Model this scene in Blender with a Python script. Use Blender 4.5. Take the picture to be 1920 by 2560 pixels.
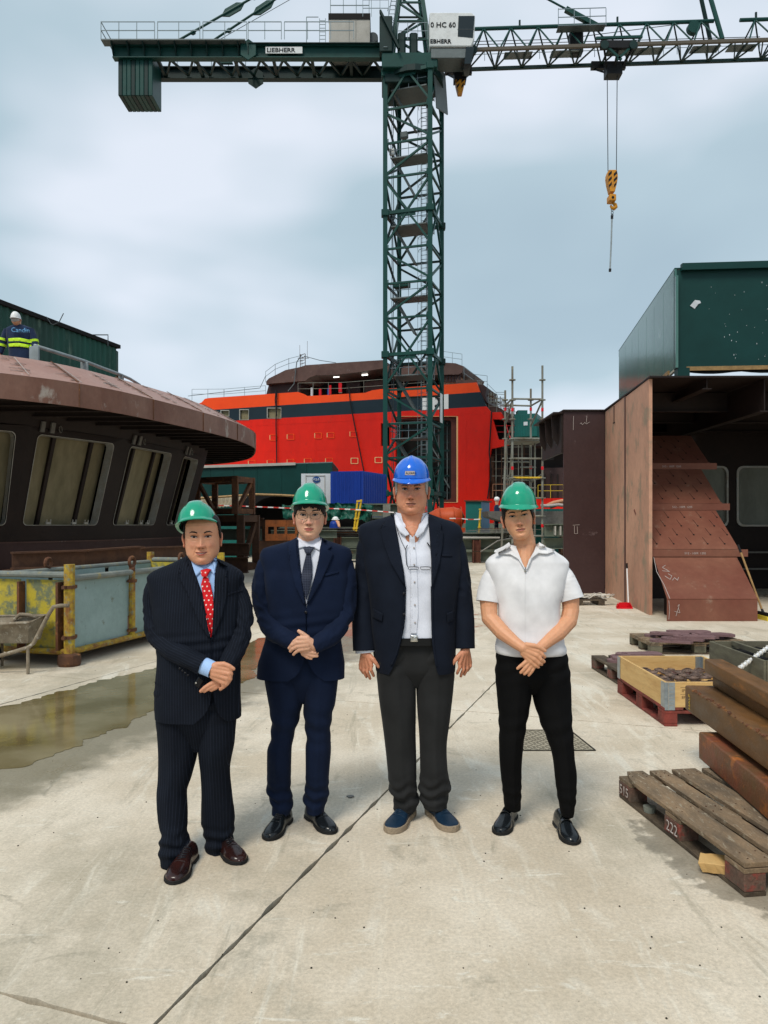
import bpy, bmesh, math, random
from mathutils import Vector, Matrix, noise as mnoise
from mathutils.bvhtree import BVHTree
random.seed(7)
R = math.radians
scene = bpy.context.scene
for o in list(bpy.data.objects): bpy.data.objects.remove(o)

# ---------------------------------------------------------------- camera
FL, CX, HY, H = 1900.0, 960.0, 1310.0, 1.58
cam_d = bpy.data.cameras.new('camera'); cam = bpy.data.objects.new('camera', cam_d)
scene.collection.objects.link(cam); scene.camera = cam
cam.location = (0, 0, H); cam.rotation_euler = (R(90), 0, 0)
cam_d.sensor_fit = 'VERTICAL'; cam_d.sensor_height = 24.0
cam_d.lens = 24.0 * FL / 2560.0
cam_d.shift_y = (HY - 1280.0) / 2560.0
cam_d.clip_start = 0.05; cam_d.clip_end = 3000

# ---------------------------------------------------------------- world, sun, exposure
SUN_EL, SUN_AZ = R(54), R(207)     # azimuth measured from +Y clockwise
world = bpy.data.worlds.new('World'); scene.world = world; world.use_nodes = True
wn = world.node_tree; wn.nodes.clear(); wl = wn.links
def wnode(t, **k):
 n = wn.nodes.new(t)
 for a, b in k.items(): setattr(n, a, b)
 return n
out = wnode('ShaderNodeOutputWorld')
sky = wnode('ShaderNodeTexSky'); sky.sky_type = 'NISHITA'; sky.sun_disc = False
sky.sun_elevation = SUN_EL; sky.sun_rotation = SUN_AZ
bg1 = wnode('ShaderNodeBackground'); bg1.inputs[1].default_value = 0.09
wl.new(sky.outputs[0], bg1.inputs[0])
tc = wnode('ShaderNodeTexCoord'); mp = wnode('ShaderNodeMapping'); mp.inputs['Scale'].default_value = (1.0, 1.0, 2.2)
mp.inputs['Location'].default_value = (2.1, 1.7, 0.9)
wl.new(tc.outputs['Generated'], mp.inputs[0])
nz = wnode('ShaderNodeTexNoise'); nz.inputs['Scale'].default_value = 1.9; nz.inputs['Detail'].default_value = 3.5; nz.inputs['Roughness'].default_value = 0.45
nz.inputs['Distortion'].default_value = 0.15
wl.new(mp.outputs[0], nz.inputs['Vector'])
rp = wnode('ShaderNodeValToRGB'); wl.new(nz.outputs['Fac'], rp.inputs[0])
e = rp.color_ramp.elements
e[0].position = 0.36; e[0].color = (.262, .338, .385, 1)
e[1].position = 0.66; e[1].color = (.51, .545, .60, 1)
m = rp.color_ramp.elements.new(0.5); m.color = (.306, .388, .432, 1)
bg2 = wnode('ShaderNodeBackground'); bg2.inputs[1].default_value = 1.0
wl.new(rp.outputs[0], bg2.inputs[0])
mx = wnode('ShaderNodeMixShader'); mx.inputs[0].default_value = 0.88
wl.new(bg1.outputs[0], mx.inputs[1]); wl.new(bg2.outputs[0], mx.inputs[2]); wl.new(mx.outputs[0], out.inputs[0])

sd = bpy.data.lights.new('sun', 'SUN'); sd.energy = 1.5; sd.angle = R(20); sd.color = (1.0, 0.94, 0.84)
sun = bpy.data.objects.new('sun', sd); scene.collection.objects.link(sun)
sdir = Vector((math.sin(SUN_AZ) * math.cos(SUN_EL), math.cos(SUN_AZ) * math.cos(SUN_EL), math.sin(SUN_EL)))
sun.rotation_euler = (-sdir).to_track_quat('-Z', 'Y').to_euler()
sun.location = sdir * 60
vs = scene.view_settings
vs.view_transform = 'Standard'; vs.look = 'None'; vs.gamma = 1; vs.exposure = 0.74; vs.use_curve_mapping = False

# ---------------------------------------------------------------- helpers
def P(px, py, Y): return Vector(((px - CX) / FL * Y, Y, H + (HY - py) / FL * Y))
def G(px, py):
 Y = H * FL / (py - HY); return Vector(((px - CX) / FL * Y, Y, 0))
def tag(o, label=None, cat=None, group=None, kind=None):
 if label: o['label'] = label
 if cat: o['category'] = cat
 if group: o['group'] = group
 if kind: o['kind'] = kind
 return o
COL = scene.collection
def thing(name, label, cat, loc=(0, 0, 0), rz=0, group=None):
 o = bpy.data.objects.new(name, None); COL.objects.link(o)
 o.location = loc; o.rotation_euler = (0, 0, rz); o.empty_display_size = 0.2
 return tag(o, label, cat, group)
def wloc(o):
 v = Vector((0, 0, 0))
 while o: v += o.location; o = o.parent
 return v
def mesh_obj(name, me, parent=None, mat=None):
 if mat:
  if me.materials: me.materials[0] = mat
  else: me.materials.append(mat)
 o = bpy.data.objects.new(name, me); COL.objects.link(o)
 if parent: o.parent = parent
 return o
def copy_tree(o, parent=None):
 c = o.copy(); COL.objects.link(c); c.parent = parent
 for ch in o.children: copy_tree(ch, c)
 return c

def frame(d, up=Vector((0, 0, 1))):
 d = d.normalized()
 if abs(d.dot(up)) > 0.98: up = Vector((0, 1, 0))
 s = d.cross(up).normalized(); u = s.cross(d).normalized()
 return s, u

class MB:
 def __init__(s): s.v = []; s.f = []; s.uv = None; s.smooth = False; s.mi = []; s.cm = 0
 def add(s, vs, fs):
  b = len(s.v); s.v += [Vector(x) for x in vs]; s.f += [tuple(i + b for i in f) for f in fs]
  s.mi += [s.cm] * len(fs); return s
 def box(s, x0, y0, z0, x1, y1, z1):
  return s.obox(Vector((x0, y0, z0)), Vector((x1 - x0, 0, 0)), Vector((0, y1 - y0, 0)), Vector((0, 0, z1 - z0)))
 def obox(s, o, a, b, c):
  o = Vector(o); a = Vector(a); b = Vector(b); c = Vector(c)
  if a.cross(b).dot(c) < 0: a, b = b, a
  v = [o, o + a, o + a + b, o + b, o + c, o + a + c, o + a + b + c, o + b + c]
  return s.add(v, [(0, 3, 2, 1), (4, 5, 6, 7), (0, 1, 5, 4), (1, 2, 6, 5), (2, 3, 7, 6), (3, 0, 4, 7)])
 def bar(s, p, q, w, h=None, up=Vector((0, 0, 1))):
  p = Vector(p); q = Vector(q); h = h or w; sd, u = frame(q - p, up)
  return s.obox(p - sd * w / 2 - u * h / 2, sd * w, u * h, q - p)
 def ibeam(s, p, q, w, h, t=0.02, up=Vector((0, 0, 1))):
  p = Vector(p); q = Vector(q); sd, u = frame(q - p, up)
  s.obox(p - sd * w / 2 - u * h / 2, sd * w, u * t, q - p)
  s.obox(p - sd * w / 2 + u * (h / 2 - t), sd * w, u * t, q - p)
  return s.obox(p - sd * t / 2 - u * (h / 2 - t), sd * t, u * (h - 2 * t), q - p)
 def tube(s, pts, r, n=8, cap=True, closed=False):
  pts = [Vector(p) for p in pts]; k = len(pts)
  rs = r if isinstance(r, (list, tuple)) else [r] * k
  prev = None; b = len(s.v); vs = []; fs = []
  for i, p in enumerate(pts):
   if closed: d = pts[(i + 1) % k] - pts[i - 1]
   else: d = pts[min(i + 1, k - 1)] - pts[max(i - 1, 0)]
   d.normalize()
   if prev is None: sd, u = frame(d)
   else:
    sd = (prev - d * prev.dot(d)).normalized(); u = sd.cross(d)
   prev = sd
   for j in range(n):
    a = 2 * math.pi * j / n; vs.append(p + (sd * math.cos(a) + u * math.sin(a)) * rs[i])
  m = k if closed else k - 1
  for i in range(m):
   for j in range(n):
    a = i * n + j; bb = i * n + (j + 1) % n; c = ((i + 1) % k) * n + (j + 1) % n; d2 = ((i + 1) % k) * n + j
    fs.append((a, bb, c, d2))
  if cap and not closed:
   fs.append(tuple(range(n))[::-1]); fs.append(tuple((k - 1) * n + j for j in range(n)))
  return s.add(vs, fs)
 def prism(s, poly, vec):
  poly = [Vector(p) for p in poly]; vec = Vector(vec); n = len(poly)
  nrm = Vector((0, 0, 0))
  for i in range(n): nrm += poly[i].cross(poly[(i + 1) % n])
  if nrm.dot(vec) > 0: poly = poly[::-1]
  vs = poly + [p + vec for p in poly]
  fs = [tuple(range(n)), tuple(range(2 * n - 1, n - 1, -1))] + [(i, i + n, (i + 1) % n + n, (i + 1) % n) for i in range(n)]
  return s.add(vs, fs)
 def ell(s, c, rx, ry, rz, n=16, m=10, rot=None):
  c = Vector(c); vs = []; fs = []
  for i in range(m + 1):
   t = math.pi * i / m
   for j in range(n):
    a = 2 * math.pi * j / n
    v = Vector((rx * math.sin(t) * math.cos(a), ry * math.sin(t) * math.sin(a), rz * math.cos(t)))
    if rot: v = rot @ v
    vs.append(c + v)
  for i in range(m):
   for j in range(n): fs.append((i * n + j, (i + 1) * n + j, (i + 1) * n + (j + 1) % n, i * n + (j + 1) % n))
  return s.add(vs, fs)
 def mesh(s, name, off=Vector((0, 0, 0)), mats=None):
  me = bpy.data.meshes.new(name); me.from_pydata([v - off for v in s.v], [], s.f); me.validate()
  if mats:
   for m in mats: me.materials.append(m)
   if len(s.mi) == len(me.polygons): me.polygons.foreach_set('material_index', s.mi)
  if s.smooth: me.polygons.foreach_set('use_smooth', [True] * len(me.polygons))
  me.update(); return me
 def build(s, name, mat, parent=None, local=False, bevel=0, smooth=None):
  if smooth: s.smooth = True
  off = Vector((0, 0, 0)) if (local or not parent) else wloc(parent)
  me = s.mesh(name, off, mat if isinstance(mat, (list, tuple)) else [mat])
  if bevel: bevel_mesh(me, bevel)
  return mesh_obj(name, me, parent)
def bevel_mesh(me, w, seg=1, ang=40):
 bm = bmesh.new(); bm.from_mesh(me)
 bmesh.ops.remove_doubles(bm, verts=bm.verts, dist=1e-5)
 ed = [e for e in bm.edges if len(e.link_faces) == 2 and e.calc_face_angle(0) > R(ang)]
 bmesh.ops.bevel(bm, geom=ed, offset=w, segments=seg, affect='EDGES', profile=0.6)
 bm.to_mesh(me); bm.free()
def smooth_by_angle(me, ang=35):
 me.polygons.foreach_set('use_smooth', [True] * len(me.polygons))
 bm = bmesh.new(); bm.from_mesh(me)
 for e in bm.edges:
  if len(e.link_faces) == 2 and e.calc_face_angle(0) > R(ang): e.smooth = False
 bm.to_mesh(me); bm.free()

_unit = {}
def unit_bar(mat, kind='box'):
 k = (mat.name, kind)
 if k not in _unit:
  m = MB()
  if kind == 'box': m.box(-.5, -.5, 0, .5, .5, 1)
  else: m.tube([(0, 0, 0), (0, 0, 1)], .5, 10)
  me = m.mesh('bar', mats=[mat])
  if kind != 'box': smooth_by_angle(me)
  _unit[k] = me
 return _unit[k]
def bar_obj(name, p, q, w, mat, parent, h=None, kind='box'):
 p = Vector(p); q = Vector(q); d = q - p; sd, u = frame(d)
 o = bpy.data.objects.new(name, unit_bar(mat, kind)); COL.objects.link(o); o.parent = parent
 off = wloc(parent) if parent else Vector((0, 0, 0))
 h = h or w
 M = Matrix((( sd.x * w, u.x * h, d.x, p.x - off.x), (sd.y * w, u.y * h, d.y, p.y - off.y), (sd.z * w, u.z * h, d.z, p.z - off.z), (0, 0, 0, 1)))
 if M.to_3x3().determinant() < 0:
  for r in range(3): M[r][0] *= -1
 o.matrix_local = M
 return o

def interp(keys, t):
 """keys: list of (t, a, b, ...) sorted; smooth (monotone cubic-ish) interpolation"""
 n = len(keys)
 if t <= keys[0][0]: return list(keys[0][1:])
 if t >= keys[-1][0]: return list(keys[-1][1:])
 for i in range(n - 1):
  if keys[i][0] <= t <= keys[i + 1][0]: break
 k0, k1 = keys[i], keys[i + 1]; h = k1[0] - k0[0]; s = (t - k0[0]) / h
 res = []
 for c in range(1, len(k0)):
  d = (k1[c] - k0[c]) / h
  dm = (k0[c] - keys[i - 1][c]) / (k0[0] - keys[i - 1][0]) if i > 0 else d
  dp = (keys[i + 2][c] - k1[c]) / (keys[i + 2][0] - k1[0]) if i + 2 < n else d
  m0 = 0 if dm * d <= 0 else 2 * dm * d / (dm + d); m1 = 0 if dp * d <= 0 else 2 * dp * d / (dp + d)
  if i == 0: m0 = d
  if i + 2 >= n: m1 = d
  s2, s3 = s * s, s * s * s
  res.append((2 * s3 - 3 * s2 + 1) * k0[c] + (s3 - 2 * s2 + s) * h * m0 + (-2 * s3 + 3 * s2) * k1[c] + (s3 - s2) * h * m1)
 return res

# ---------------------------------------------------------------- materials
def mat(name, base, rough=0.6, metal=0.0, c2=None, amt=0.5, s2=1.5, soft=0.15, var=0.12, vs_=14, bump=0.0, bs=60,
  stretch=(1, 1, 1), spec=0.22, c3=None, amt3=0.35, s3=6, coat=0.0, rvar=0.0, objspace=False, emis=0.0):
 m = bpy.data.materials.new(name); m.use_nodes = True; nt = m.node_tree; N = nt.nodes; L = nt.links
 b = N['Principled BSDF']
 b.inputs['Base Color'].default_value = (*base, 1); b.inputs['Roughness'].default_value = rough
 b.inputs['Metallic'].default_value = metal; b.inputs['Specular IOR Level'].default_value = spec
 if coat: b.inputs['Coat Weight'].default_value = coat; b.inputs['Coat Roughness'].default_value = 0.08
 if emis: b.inputs['Emission Color'].default_value = (*base, 1); b.inputs['Emission Strength'].default_value = emis
 if objspace:
  tcn = N.new('ShaderNodeTexCoord'); src = tcn.outputs['Object']
 else:
  g = N.new('ShaderNodeNewGeometry'); src = g.outputs['Position']
 mp = N.new('ShaderNodeMapping'); mp.inputs['Scale'].default_value = stretch; L.new(src, mp.inputs[0])
 def nz(sc, det=4, ro=0.6):
  n = N.new('ShaderNodeTexNoise'); n.inputs['Scale'].default_value = sc; n.inputs['Detail'].default_value = det
  n.inputs['Roughness'].default_value = ro; L.new(mp.outputs[0], n.inputs['Vector']); return n
 def mixc(fac, a, b2, typ='MIX'):
  x = N.new('ShaderNodeMix'); x.data_type = 'RGBA'; x.blend_type = typ
  if isinstance(fac, float): x.inputs[0].default_value = fac
  else: L.new(fac, x.inputs[0])
  for s, v in ((6, a), (7, b2)):
   if isinstance(v, tuple): x.inputs[s].default_value = (*v, 1)
   else: L.new(v, x.inputs[s])
  return x.outputs[2]
 col = base
 def ramp(n, pos, sf):
  r = N.new('ShaderNodeValToRGB'); L.new(n.outputs['Fac'], r.inputs[0])
  r.color_ramp.elements[0].position = max(0, pos - sf); r.color_ramp.elements[1].position = min(1, pos + sf); return r.outputs[0]
 if c2:
  n = nz(s2, 6, 0.62); f2 = ramp(n, 1 - (0.28 + 0.44 * amt), soft); col = mixc(f2, col, c2)
 if c3:
  n = nz(s3, 7, 0.7); f3 = ramp(n, 1 - (0.28 + 0.44 * amt3), 0.05); col = mixc(f3, col, c3)
 if var:
  n = nz(vs_, 5, 0.7)
  r = N.new('ShaderNodeMapRange'); L.new(n.outputs['Fac'], r.inputs[0]); r.inputs[1].default_value = 0.25; r.inputs[2].default_value = 0.75
  r.inputs[3].default_value = 1 - var; r.inputs[4].default_value = 1 + var
  cc = N.new('ShaderNodeCombineColor')
  for i in range(3): L.new(r.outputs[0], cc.inputs[i])
  col = mixc(1.0, col, cc.outputs[0], 'MULTIPLY')
 if not isinstance(col, tuple): L.new(col, b.inputs['Base Color'])
 if rvar:
  n = nz(vs_ * 0.5, 4); r = N.new('ShaderNodeMapRange'); L.new(n.outputs['Fac'], r.inputs[0])
  r.inputs[1].default_value = .3; r.inputs[2].default_value = .7
  r.inputs[3].default_value = max(.02, rough - rvar); r.inputs[4].default_value = min(1, rough + rvar); L.new(r.outputs[0], b.inputs['Roughness'])
 if bump:
  n = nz(bs, 5, 0.65); bp = N.new('ShaderNodeBump'); bp.inputs['Strength'].default_value = bump; bp.inputs['Distance'].default_value = 0.01
  L.new(n.outputs['Fac'], bp.inputs['Height']); L.new(bp.outputs[0], b.inputs['Normal'])
 return m

def cloth(name, base, rough=0.85, stripe=None, dots=None, check=None, sheen=0.15, bump=0.5):
 m = bpy.data.materials.new(name); m.use_nodes = True; nt = m.node_tree; N = nt.nodes; L = nt.links
 b = N['Principled BSDF']; b.inputs['Roughness'].default_value = rough; b.inputs['Base Color'].default_value = (*base, 1)
 b.inputs['Specular IOR Level'].default_value = 0.12
 b.inputs['Sheen Weight'].default_value = sheen; b.inputs['Sheen Roughness'].default_value = 0.5
 uv = N.new('ShaderNodeUVMap'); uv.uv_map = 'UVMap'
 sp = N.new('ShaderNodeSeparateXYZ'); L.new(uv.outputs[0], sp.inputs[0])
 def math_(op, a, bb=None):
  x = N.new('ShaderNodeMath'); x.operation = op
  for i, v in enumerate((a, bb)):
   if v is None: continue
   if isinstance(v, (int, float)): x.inputs[i].default_value = v
   else: L.new(v, x.inputs[i])
  return x.outputs[0]
 fac = None; c2 = None
 if stripe:
  per, wd, c2 = stripe
  fr = math_('FRACT', math_('DIVIDE', sp.outputs[0], per)); fac = math_('MULTIPLY', math_('LESS_THAN', fr, wd), 0.75)
 if check:
  per, wd, c2 = check
  a = math_('LESS_THAN', math_('FRACT', math_('DIVIDE', sp.outputs[0], per)), wd)
  bb = math_('LESS_THAN', math_('FRACT', math_('DIVIDE', sp.outputs[1], per)), wd)
  fac = math_('MAXIMUM', a, bb)
 if dots:
  per, rad, c2 = dots
  row = math_('FLOOR', math_('DIVIDE', sp.outputs[1], per))
  xs = math_('ADD', math_('DIVIDE', sp.outputs[0], per), math_('MULTIPLY', math_('MODULO', math_('ABSOLUTE', row), 2), 0.5))
  fx = math_('SUBTRACT', math_('FRACT', xs), 0.5); fy = math_('SUBTRACT', math_('FRACT', math_('DIVIDE', sp.outputs[1], per)), 0.5)
  dd = math_('SQRT', math_('ADD', math_('MULTIPLY', fx, fx), math_('MULTIPLY', fy, fy))); fac = math_('LESS_THAN', dd, rad)
 g = N.new('ShaderNodeNewGeometry')
 n = N.new('ShaderNodeTexNoise'); n.inputs['Scale'].default_value = 9; n.inputs['Detail'].default_value = 4; L.new(g.outputs['Position'], n.inputs['Vector'])
 r = N.new('ShaderNodeMapRange'); L.new(n.outputs['Fac'], r.inputs[0]); r.inputs[1].default_value = .3; r.inputs[2].default_value = .7; r.inputs[3].default_value = .85; r.inputs[4].default_value = 1.15
 x = N.new('ShaderNodeMix'); x.data_type = 'RGBA'
 x.inputs[6].default_value = (*base, 1); x.inputs[7].default_value = (*(c2 or base), 1)
 if fac is not None: L.new(fac, x.inputs[0])
 else: x.inputs[0].default_value = 0
 hs = N.new('ShaderNodeHueSaturation'); L.new(x.outputs[2], hs.inputs['Color']); L.new(r.outputs[0], hs.inputs['Value'])
 L.new(hs.outputs[0], b.inputs['Base Color'])
 n1 = N.new('ShaderNodeTexNoise'); n1.noise_type = 'RIDGED_MULTIFRACTAL'; n1.normalize = True; n1.inputs['Scale'].default_value = 3.6; n1.inputs['Detail'].default_value = 3; n1.inputs['Distortion'].default_value = .9; mq = N.new('ShaderNodeMapping'); mq.inputs['Scale'].default_value = (1.2, 1, .75); mq.inputs['Rotation'].default_value = (0, .5, 0); L.new(g.outputs['Position'], mq.inputs[0]); L.new(mq.outputs[0], n1.inputs['Vector'])
 n2 = N.new('ShaderNodeTexNoise'); n2.inputs['Scale'].default_value = 350; L.new(g.outputs['Position'], n2.inputs['Vector'])
 b1 = N.new('ShaderNodeBump'); b1.inputs['Strength'].default_value = bump; b1.inputs['Distance'].default_value = 0.03; L.new(n1.outputs['Fac'], b1.inputs['Height'])
 b2 = N.new('ShaderNodeBump'); b2.inputs['Strength'].default_value = 0.15; b2.inputs['Distance'].default_value = 0.002; L.new(n2.outputs['Fac'], b2.inputs['Height']); L.new(b1.outputs[0], b2.inputs['Normal'])
 L.new(b2.outputs[0], b.inputs['Normal'])
 return m

def skin(name, base, lip=(0.38, 0.09, 0.07), red=(0.50, 0.19, 0.12)):
 m = bpy.data.materials.new(name); m.use_nodes = True; nt = m.node_tree; N = nt.nodes; L = nt.links
 b = N['Principled BSDF']; b.inputs['Roughness'].default_value = 0.5; b.inputs['Specular IOR Level'].default_value = 0.35
 b.inputs['Subsurface Weight'].default_value = 0.12; b.inputs['Subsurface Radius'].default_value = (0.012, 0.005, 0.003)
 at = N.new('ShaderNodeAttribute'); at.attribute_name = 'tint'
 sp = N.new('ShaderNodeSeparateColor'); L.new(at.outputs['Color'], sp.inputs[0])
 g = N.new('ShaderNodeNewGeometry'); n = N.new('ShaderNodeTexNoise'); n.inputs['Scale'].default_value = 60; n.inputs['Detail'].default_value = 4; L.new(g.outputs['Position'], n.inputs['Vector'])
 r = N.new('ShaderNodeMapRange'); L.new(n.outputs['Fac'], r.inputs[0]); r.inputs[3].default_value = .86; r.inputs[4].default_value = 1.12
 def mixc(fac, a, c):
  x = N.new('ShaderNodeMix'); x.data_type = 'RGBA'; L.new(fac, x.inputs[0])
  if isinstance(a, tuple): x.inputs[6].default_value = (*a, 1)
  else: L.new(a, x.inputs[6])
  x.inputs[7].default_value = (*c, 1); return x.outputs[2]
 c = mixc(sp.outputs[0], base, red); c = mixc(sp.outputs[1], c, lip); c = mixc(sp.outputs[2], c, tuple(v * 0.22 for v in base))  # third tint channel puts shade of nostrils, mouth line and eye hollows into colour
 hs = N.new('ShaderNodeHueSaturation'); L.new(c, hs.inputs['Color']); L.new(r.outputs[0], hs.inputs['Value']); L.new(hs.outputs[0], b.inputs['Base Color'])
 bp = N.new('ShaderNodeBump'); bp.inputs['Strength'].default_value = 0.2; bp.inputs['Distance'].default_value = 0.003; L.new(n.outputs['Fac'], bp.inputs['Height']); L.new(bp.outputs[0], b.inputs['Normal'])
 return m

M = {}
M['primer'] = mat('primer_brown', (.075, .040, .034), .55, c2=(.12, .07, .058), amt=.5, s2=.6, c3=(.22, .18, .17), amt3=.12, s3=2.2, var=.12, bump=.15, bs=8)
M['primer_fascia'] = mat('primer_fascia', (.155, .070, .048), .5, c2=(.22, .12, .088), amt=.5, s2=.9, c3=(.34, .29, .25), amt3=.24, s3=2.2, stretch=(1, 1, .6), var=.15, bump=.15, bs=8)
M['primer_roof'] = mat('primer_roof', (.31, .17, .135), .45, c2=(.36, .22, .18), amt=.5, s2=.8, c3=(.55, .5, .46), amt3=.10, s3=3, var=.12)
M['primer_dark_shaded'] = mat('primer_dark_shaded', (.015, .0095, .0085), .6, c2=(.024, .015, .012), amt=.5, s2=.8, var=.15, bump=.15, bs=6)  # dark brown primer, darkened further to carry the shade of interiors
M['primer_tan'] = mat('primer_tan', (.54, .30, .20), .6, c2=(.38, .20, .135), amt=.45, s2=.55, c3=(.30, .22, .15), amt3=.32, s3=2.2, stretch=(1, 1, .8), var=.14, vs_=8, bump=.25, bs=3)
M['primer_plum'] = mat('primer_plum', (.046, .024, .023), .5, c2=(.060, .035, .034), amt=.4, s2=.5, c3=(.14, .10, .10), amt3=.08, s3=2.5, var=.12, bump=.2, bs=3)
M['ramp_red'] = mat('ramp_red', (.155, .052, .034), .55, c2=(.20, .082, .052), amt=.5, s2=1.0, c3=(.24, .14, .10), amt3=.16, s3=4, var=.12, vs_=9, bump=.12, bs=5)
M['chalk'] = mat('chalk_white', (.42, .36, .33), .9, var=.3, vs_=80)
M['steel'] = mat('bare_steel', (.36, .36, .34), .42, .3, c2=(.32, .29, .24), amt=.5, s2=5, var=.18, vs_=30)
M['board'] = mat('window_board', (.17, .145, .080), .6, c2=(.25, .21, .125), amt=.5, s2=1.3, stretch=(1, 1, .3), var=.2, vs_=6)
M['rust'] = mat('rusty_steel', (.16, .065, .030), .75, c2=(.075, .038, .024), amt=.5, s2=3, c3=(.27, .12, .04), amt3=.25, s3=7, var=.2, bump=.4, bs=40, rvar=.1)
M['rust_dark'] = mat('dark_rusty_steel', (.065, .032, .020), .75, c2=(.10, .048, .026), amt=.4, s2=4, var=.2, bump=.3, bs=40)
M['rust_orange'] = mat('orange_rust', (.33, .095, .025), .8, c2=(.16, .06, .025), amt=.4, s2=3, var=.2, bump=.3)
M['rust_beam'] = mat('rusty_square_tube', (.175, .080, .024), .5, c2=(.105, .058, .026), amt=.5, s2=4, c3=(.30, .115, .025), amt3=.22, s3=6, stretch=(1, .35, 1), var=.22, vs_=18, bump=.35, bs=50, rvar=.15)
M['beam_red'] = mat('red_primed_tube', (.20, .06, .03), .5, c2=(.13, .07, .03), amt=.5, s2=5, c3=(.36, .12, .03), amt3=.25, s3=8, var=.2, bump=.3, bs=50, rvar=.12)
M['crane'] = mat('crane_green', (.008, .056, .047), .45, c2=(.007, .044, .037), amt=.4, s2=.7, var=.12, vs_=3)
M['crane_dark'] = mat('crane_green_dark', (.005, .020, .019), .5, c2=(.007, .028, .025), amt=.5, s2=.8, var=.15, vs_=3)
M['crane_grey'] = mat('crane_grey', (.13, .15, .15), .55, .2, var=.15, vs_=4)
M['crane_rail'] = mat('crane_rail', (.20, .25, .27), .5, .2, var=.1)
M['crane_white'] = mat('crane_white', (.66, .67, .66), .4, c2=(.5, .5, .48), amt=.2, s2=2, var=.05)
M['winch_grey'] = mat('winch_house_grey', (.42, .40, .36), .7, c2=(.34, .32, .28), amt=.4, s2=1, var=.1)
M['black'] = mat('black', (.008, .008, .009), .5, var=0)
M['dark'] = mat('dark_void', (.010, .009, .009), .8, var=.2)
M['glass'] = mat('cab_glass', (.02, .03, .035), .08, var=0)
M['hookyellow'] = mat('hook_yellow', (.62, .26, .02), .5, c2=(.4, .17, .03), amt=.35, s2=4, var=.15)
M['cable'] = mat('steel_cable', (.06, .07, .075), .5, .4, var=0)
M['shipred'] = mat('ship_red', (.70, .014, .004), .4, c2=(.60, .012, .004), amt=.5, s2=.35, c3=(.42, .020, .010), amt3=.17, s3=.9, var=.08, vs_=2, bump=.35, bs=.9, stretch=(1, 1, .5))
M['shiporange'] = mat('ship_orange', (.78, .060, .008), .4, c2=(.82, .075, .010), amt=.5, s2=.3, var=.05, vs_=2)
M['shipnavy'] = mat('ship_navy', (.010, .020, .028), .3, c2=(.013, .026, .036), amt=.5, s2=.3, var=.06)
M['shipwhite'] = mat('ship_white', (.72, .71, .70), .45, var=.04)
M['cream'] = mat('masking_cream', (.72, .42, .20), .7, var=.1)
M['shipframe'] = mat('ship_maroon', (.085, .022, .016), .5, c2=(.11, .03, .02), amt=.4, s2=.8, var=.1)
M['green_wall'] = mat('green_painted_panel', (.005, .036, .032), .45, c2=(.006, .044, .040), amt=.4, s2=.5, c3=(.30, .42, .40), amt3=-.08, s3=3, var=.08, vs_=2)
M['green_side'] = mat('green_side_sheet', (.014, .095, .080), .16, c2=(.10, .21, .175), amt=.45, s2=.45, stretch=(1, .5, .6), c3=(.32, .40, .37), amt3=.08, s3=1.2, soft=.25, var=.1, vs_=3, spec=.6, bump=.25, bs=1.5)
M['green_corr'] = mat('green_corrugated', (.014, .085, .062), .5, c2=(.022, .055, .042), amt=.5, s2=.35, stretch=(1, 1, .2), c3=(.10, .16, .12), amt3=.2, s3=1.4, var=.2, vs_=4)
M['blue_cont'] = mat('blue_container_paint', (.008, .040, .27), .45, c2=(.008, .030, .20), amt=.4, s2=.6, stretch=(1, 1, .4), var=.1)
M['white_cont'] = mat('white_container_paint', (.62, .65, .68), .45, c2=(.52, .54, .56), amt=.3, s2=.8, var=.05)
M['logo_blue'] = mat('logo_blue', (.02, .07, .23), .5, var=0)
M['teal_cont'] = mat('teal_container_paint', (.012, .13, .115), .45, c2=(.02, .10, .09), amt=.4, s2=.6, var=.1)
M['tealblue'] = mat('cabinet_blue', (.02, .10, .20), .45, var=.1)
M['tarp'] = mat('green_tarpaulin', (.006, .060, .040), .45, c2=(.010, .085, .058), amt=.5, s2=2.5, var=.2, bump=.9, bs=4)
M['tarp_black'] = mat('black_tarpaulin', (.006, .006, .007), .5, var=.2, bump=.9, bs=2)
M['yellow'] = mat('yellow_paint', (.66, .44, .03), .45, c2=(.5, .3, .04), amt=.3, s2=8, var=.12)
M['skip_yellow'] = mat('worn_yellow_paint', (.47, .37, .035), .6, c2=(.33, .28, .06), amt=.45, s2=3, c3=(.15, .17, .10), amt3=.40, s3=6, var=.15, vs_=25, bump=.3, bs=30)
M['skip_blue'] = mat('worn_blue_grey_paint', (.30, .40, .39), .55, c2=(.22, .31, .29), amt=.5, s2=1.6, c3=(.15, .17, .12), amt3=.14, s3=7, var=.08, vs_=18, bump=.15, bs=20)
M['skip_post'] = mat('rusty_yellow_post', (.50, .36, .035), .65, c2=(.20, .085, .03), amt=.50, s2=9, c3=(.20, .22, .16), amt3=.3, s3=16, var=.2, bump=.3)
M['skip_rail'] = mat('weathered_rail', (.22, .23, .20), .6, c2=(.14, .16, .15), amt=.5, s2=5, c3=(.30, .24, .08), amt3=.25, s3=9, var=.15, bump=.2)
M['barrow'] = mat('cement_splashed_steel', (.27, .23, .17), .8, c2=(.16, .12, .08), amt=.5, s2=9, c3=(.4, .37, .3), amt3=.3, s3=18, var=.2, bump=.5)
M['rubber'] = mat('black_rubber', (.015, .015, .015), .8, var=.2)
M['i_green'] = mat('grey_green_beam', (.14, .165, .125), .6, c2=(.095, .11, .085), amt=.5, s2=1.1, c3=(.22, .12, .06), amt3=.18, s3=3.5, var=.15, bump=.2)
M['i_maroon'] = mat('maroon_block', (.085, .026, .018), .6, c2=(.12, .05, .03), amt=.4, s2=3, var=.2)
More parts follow.
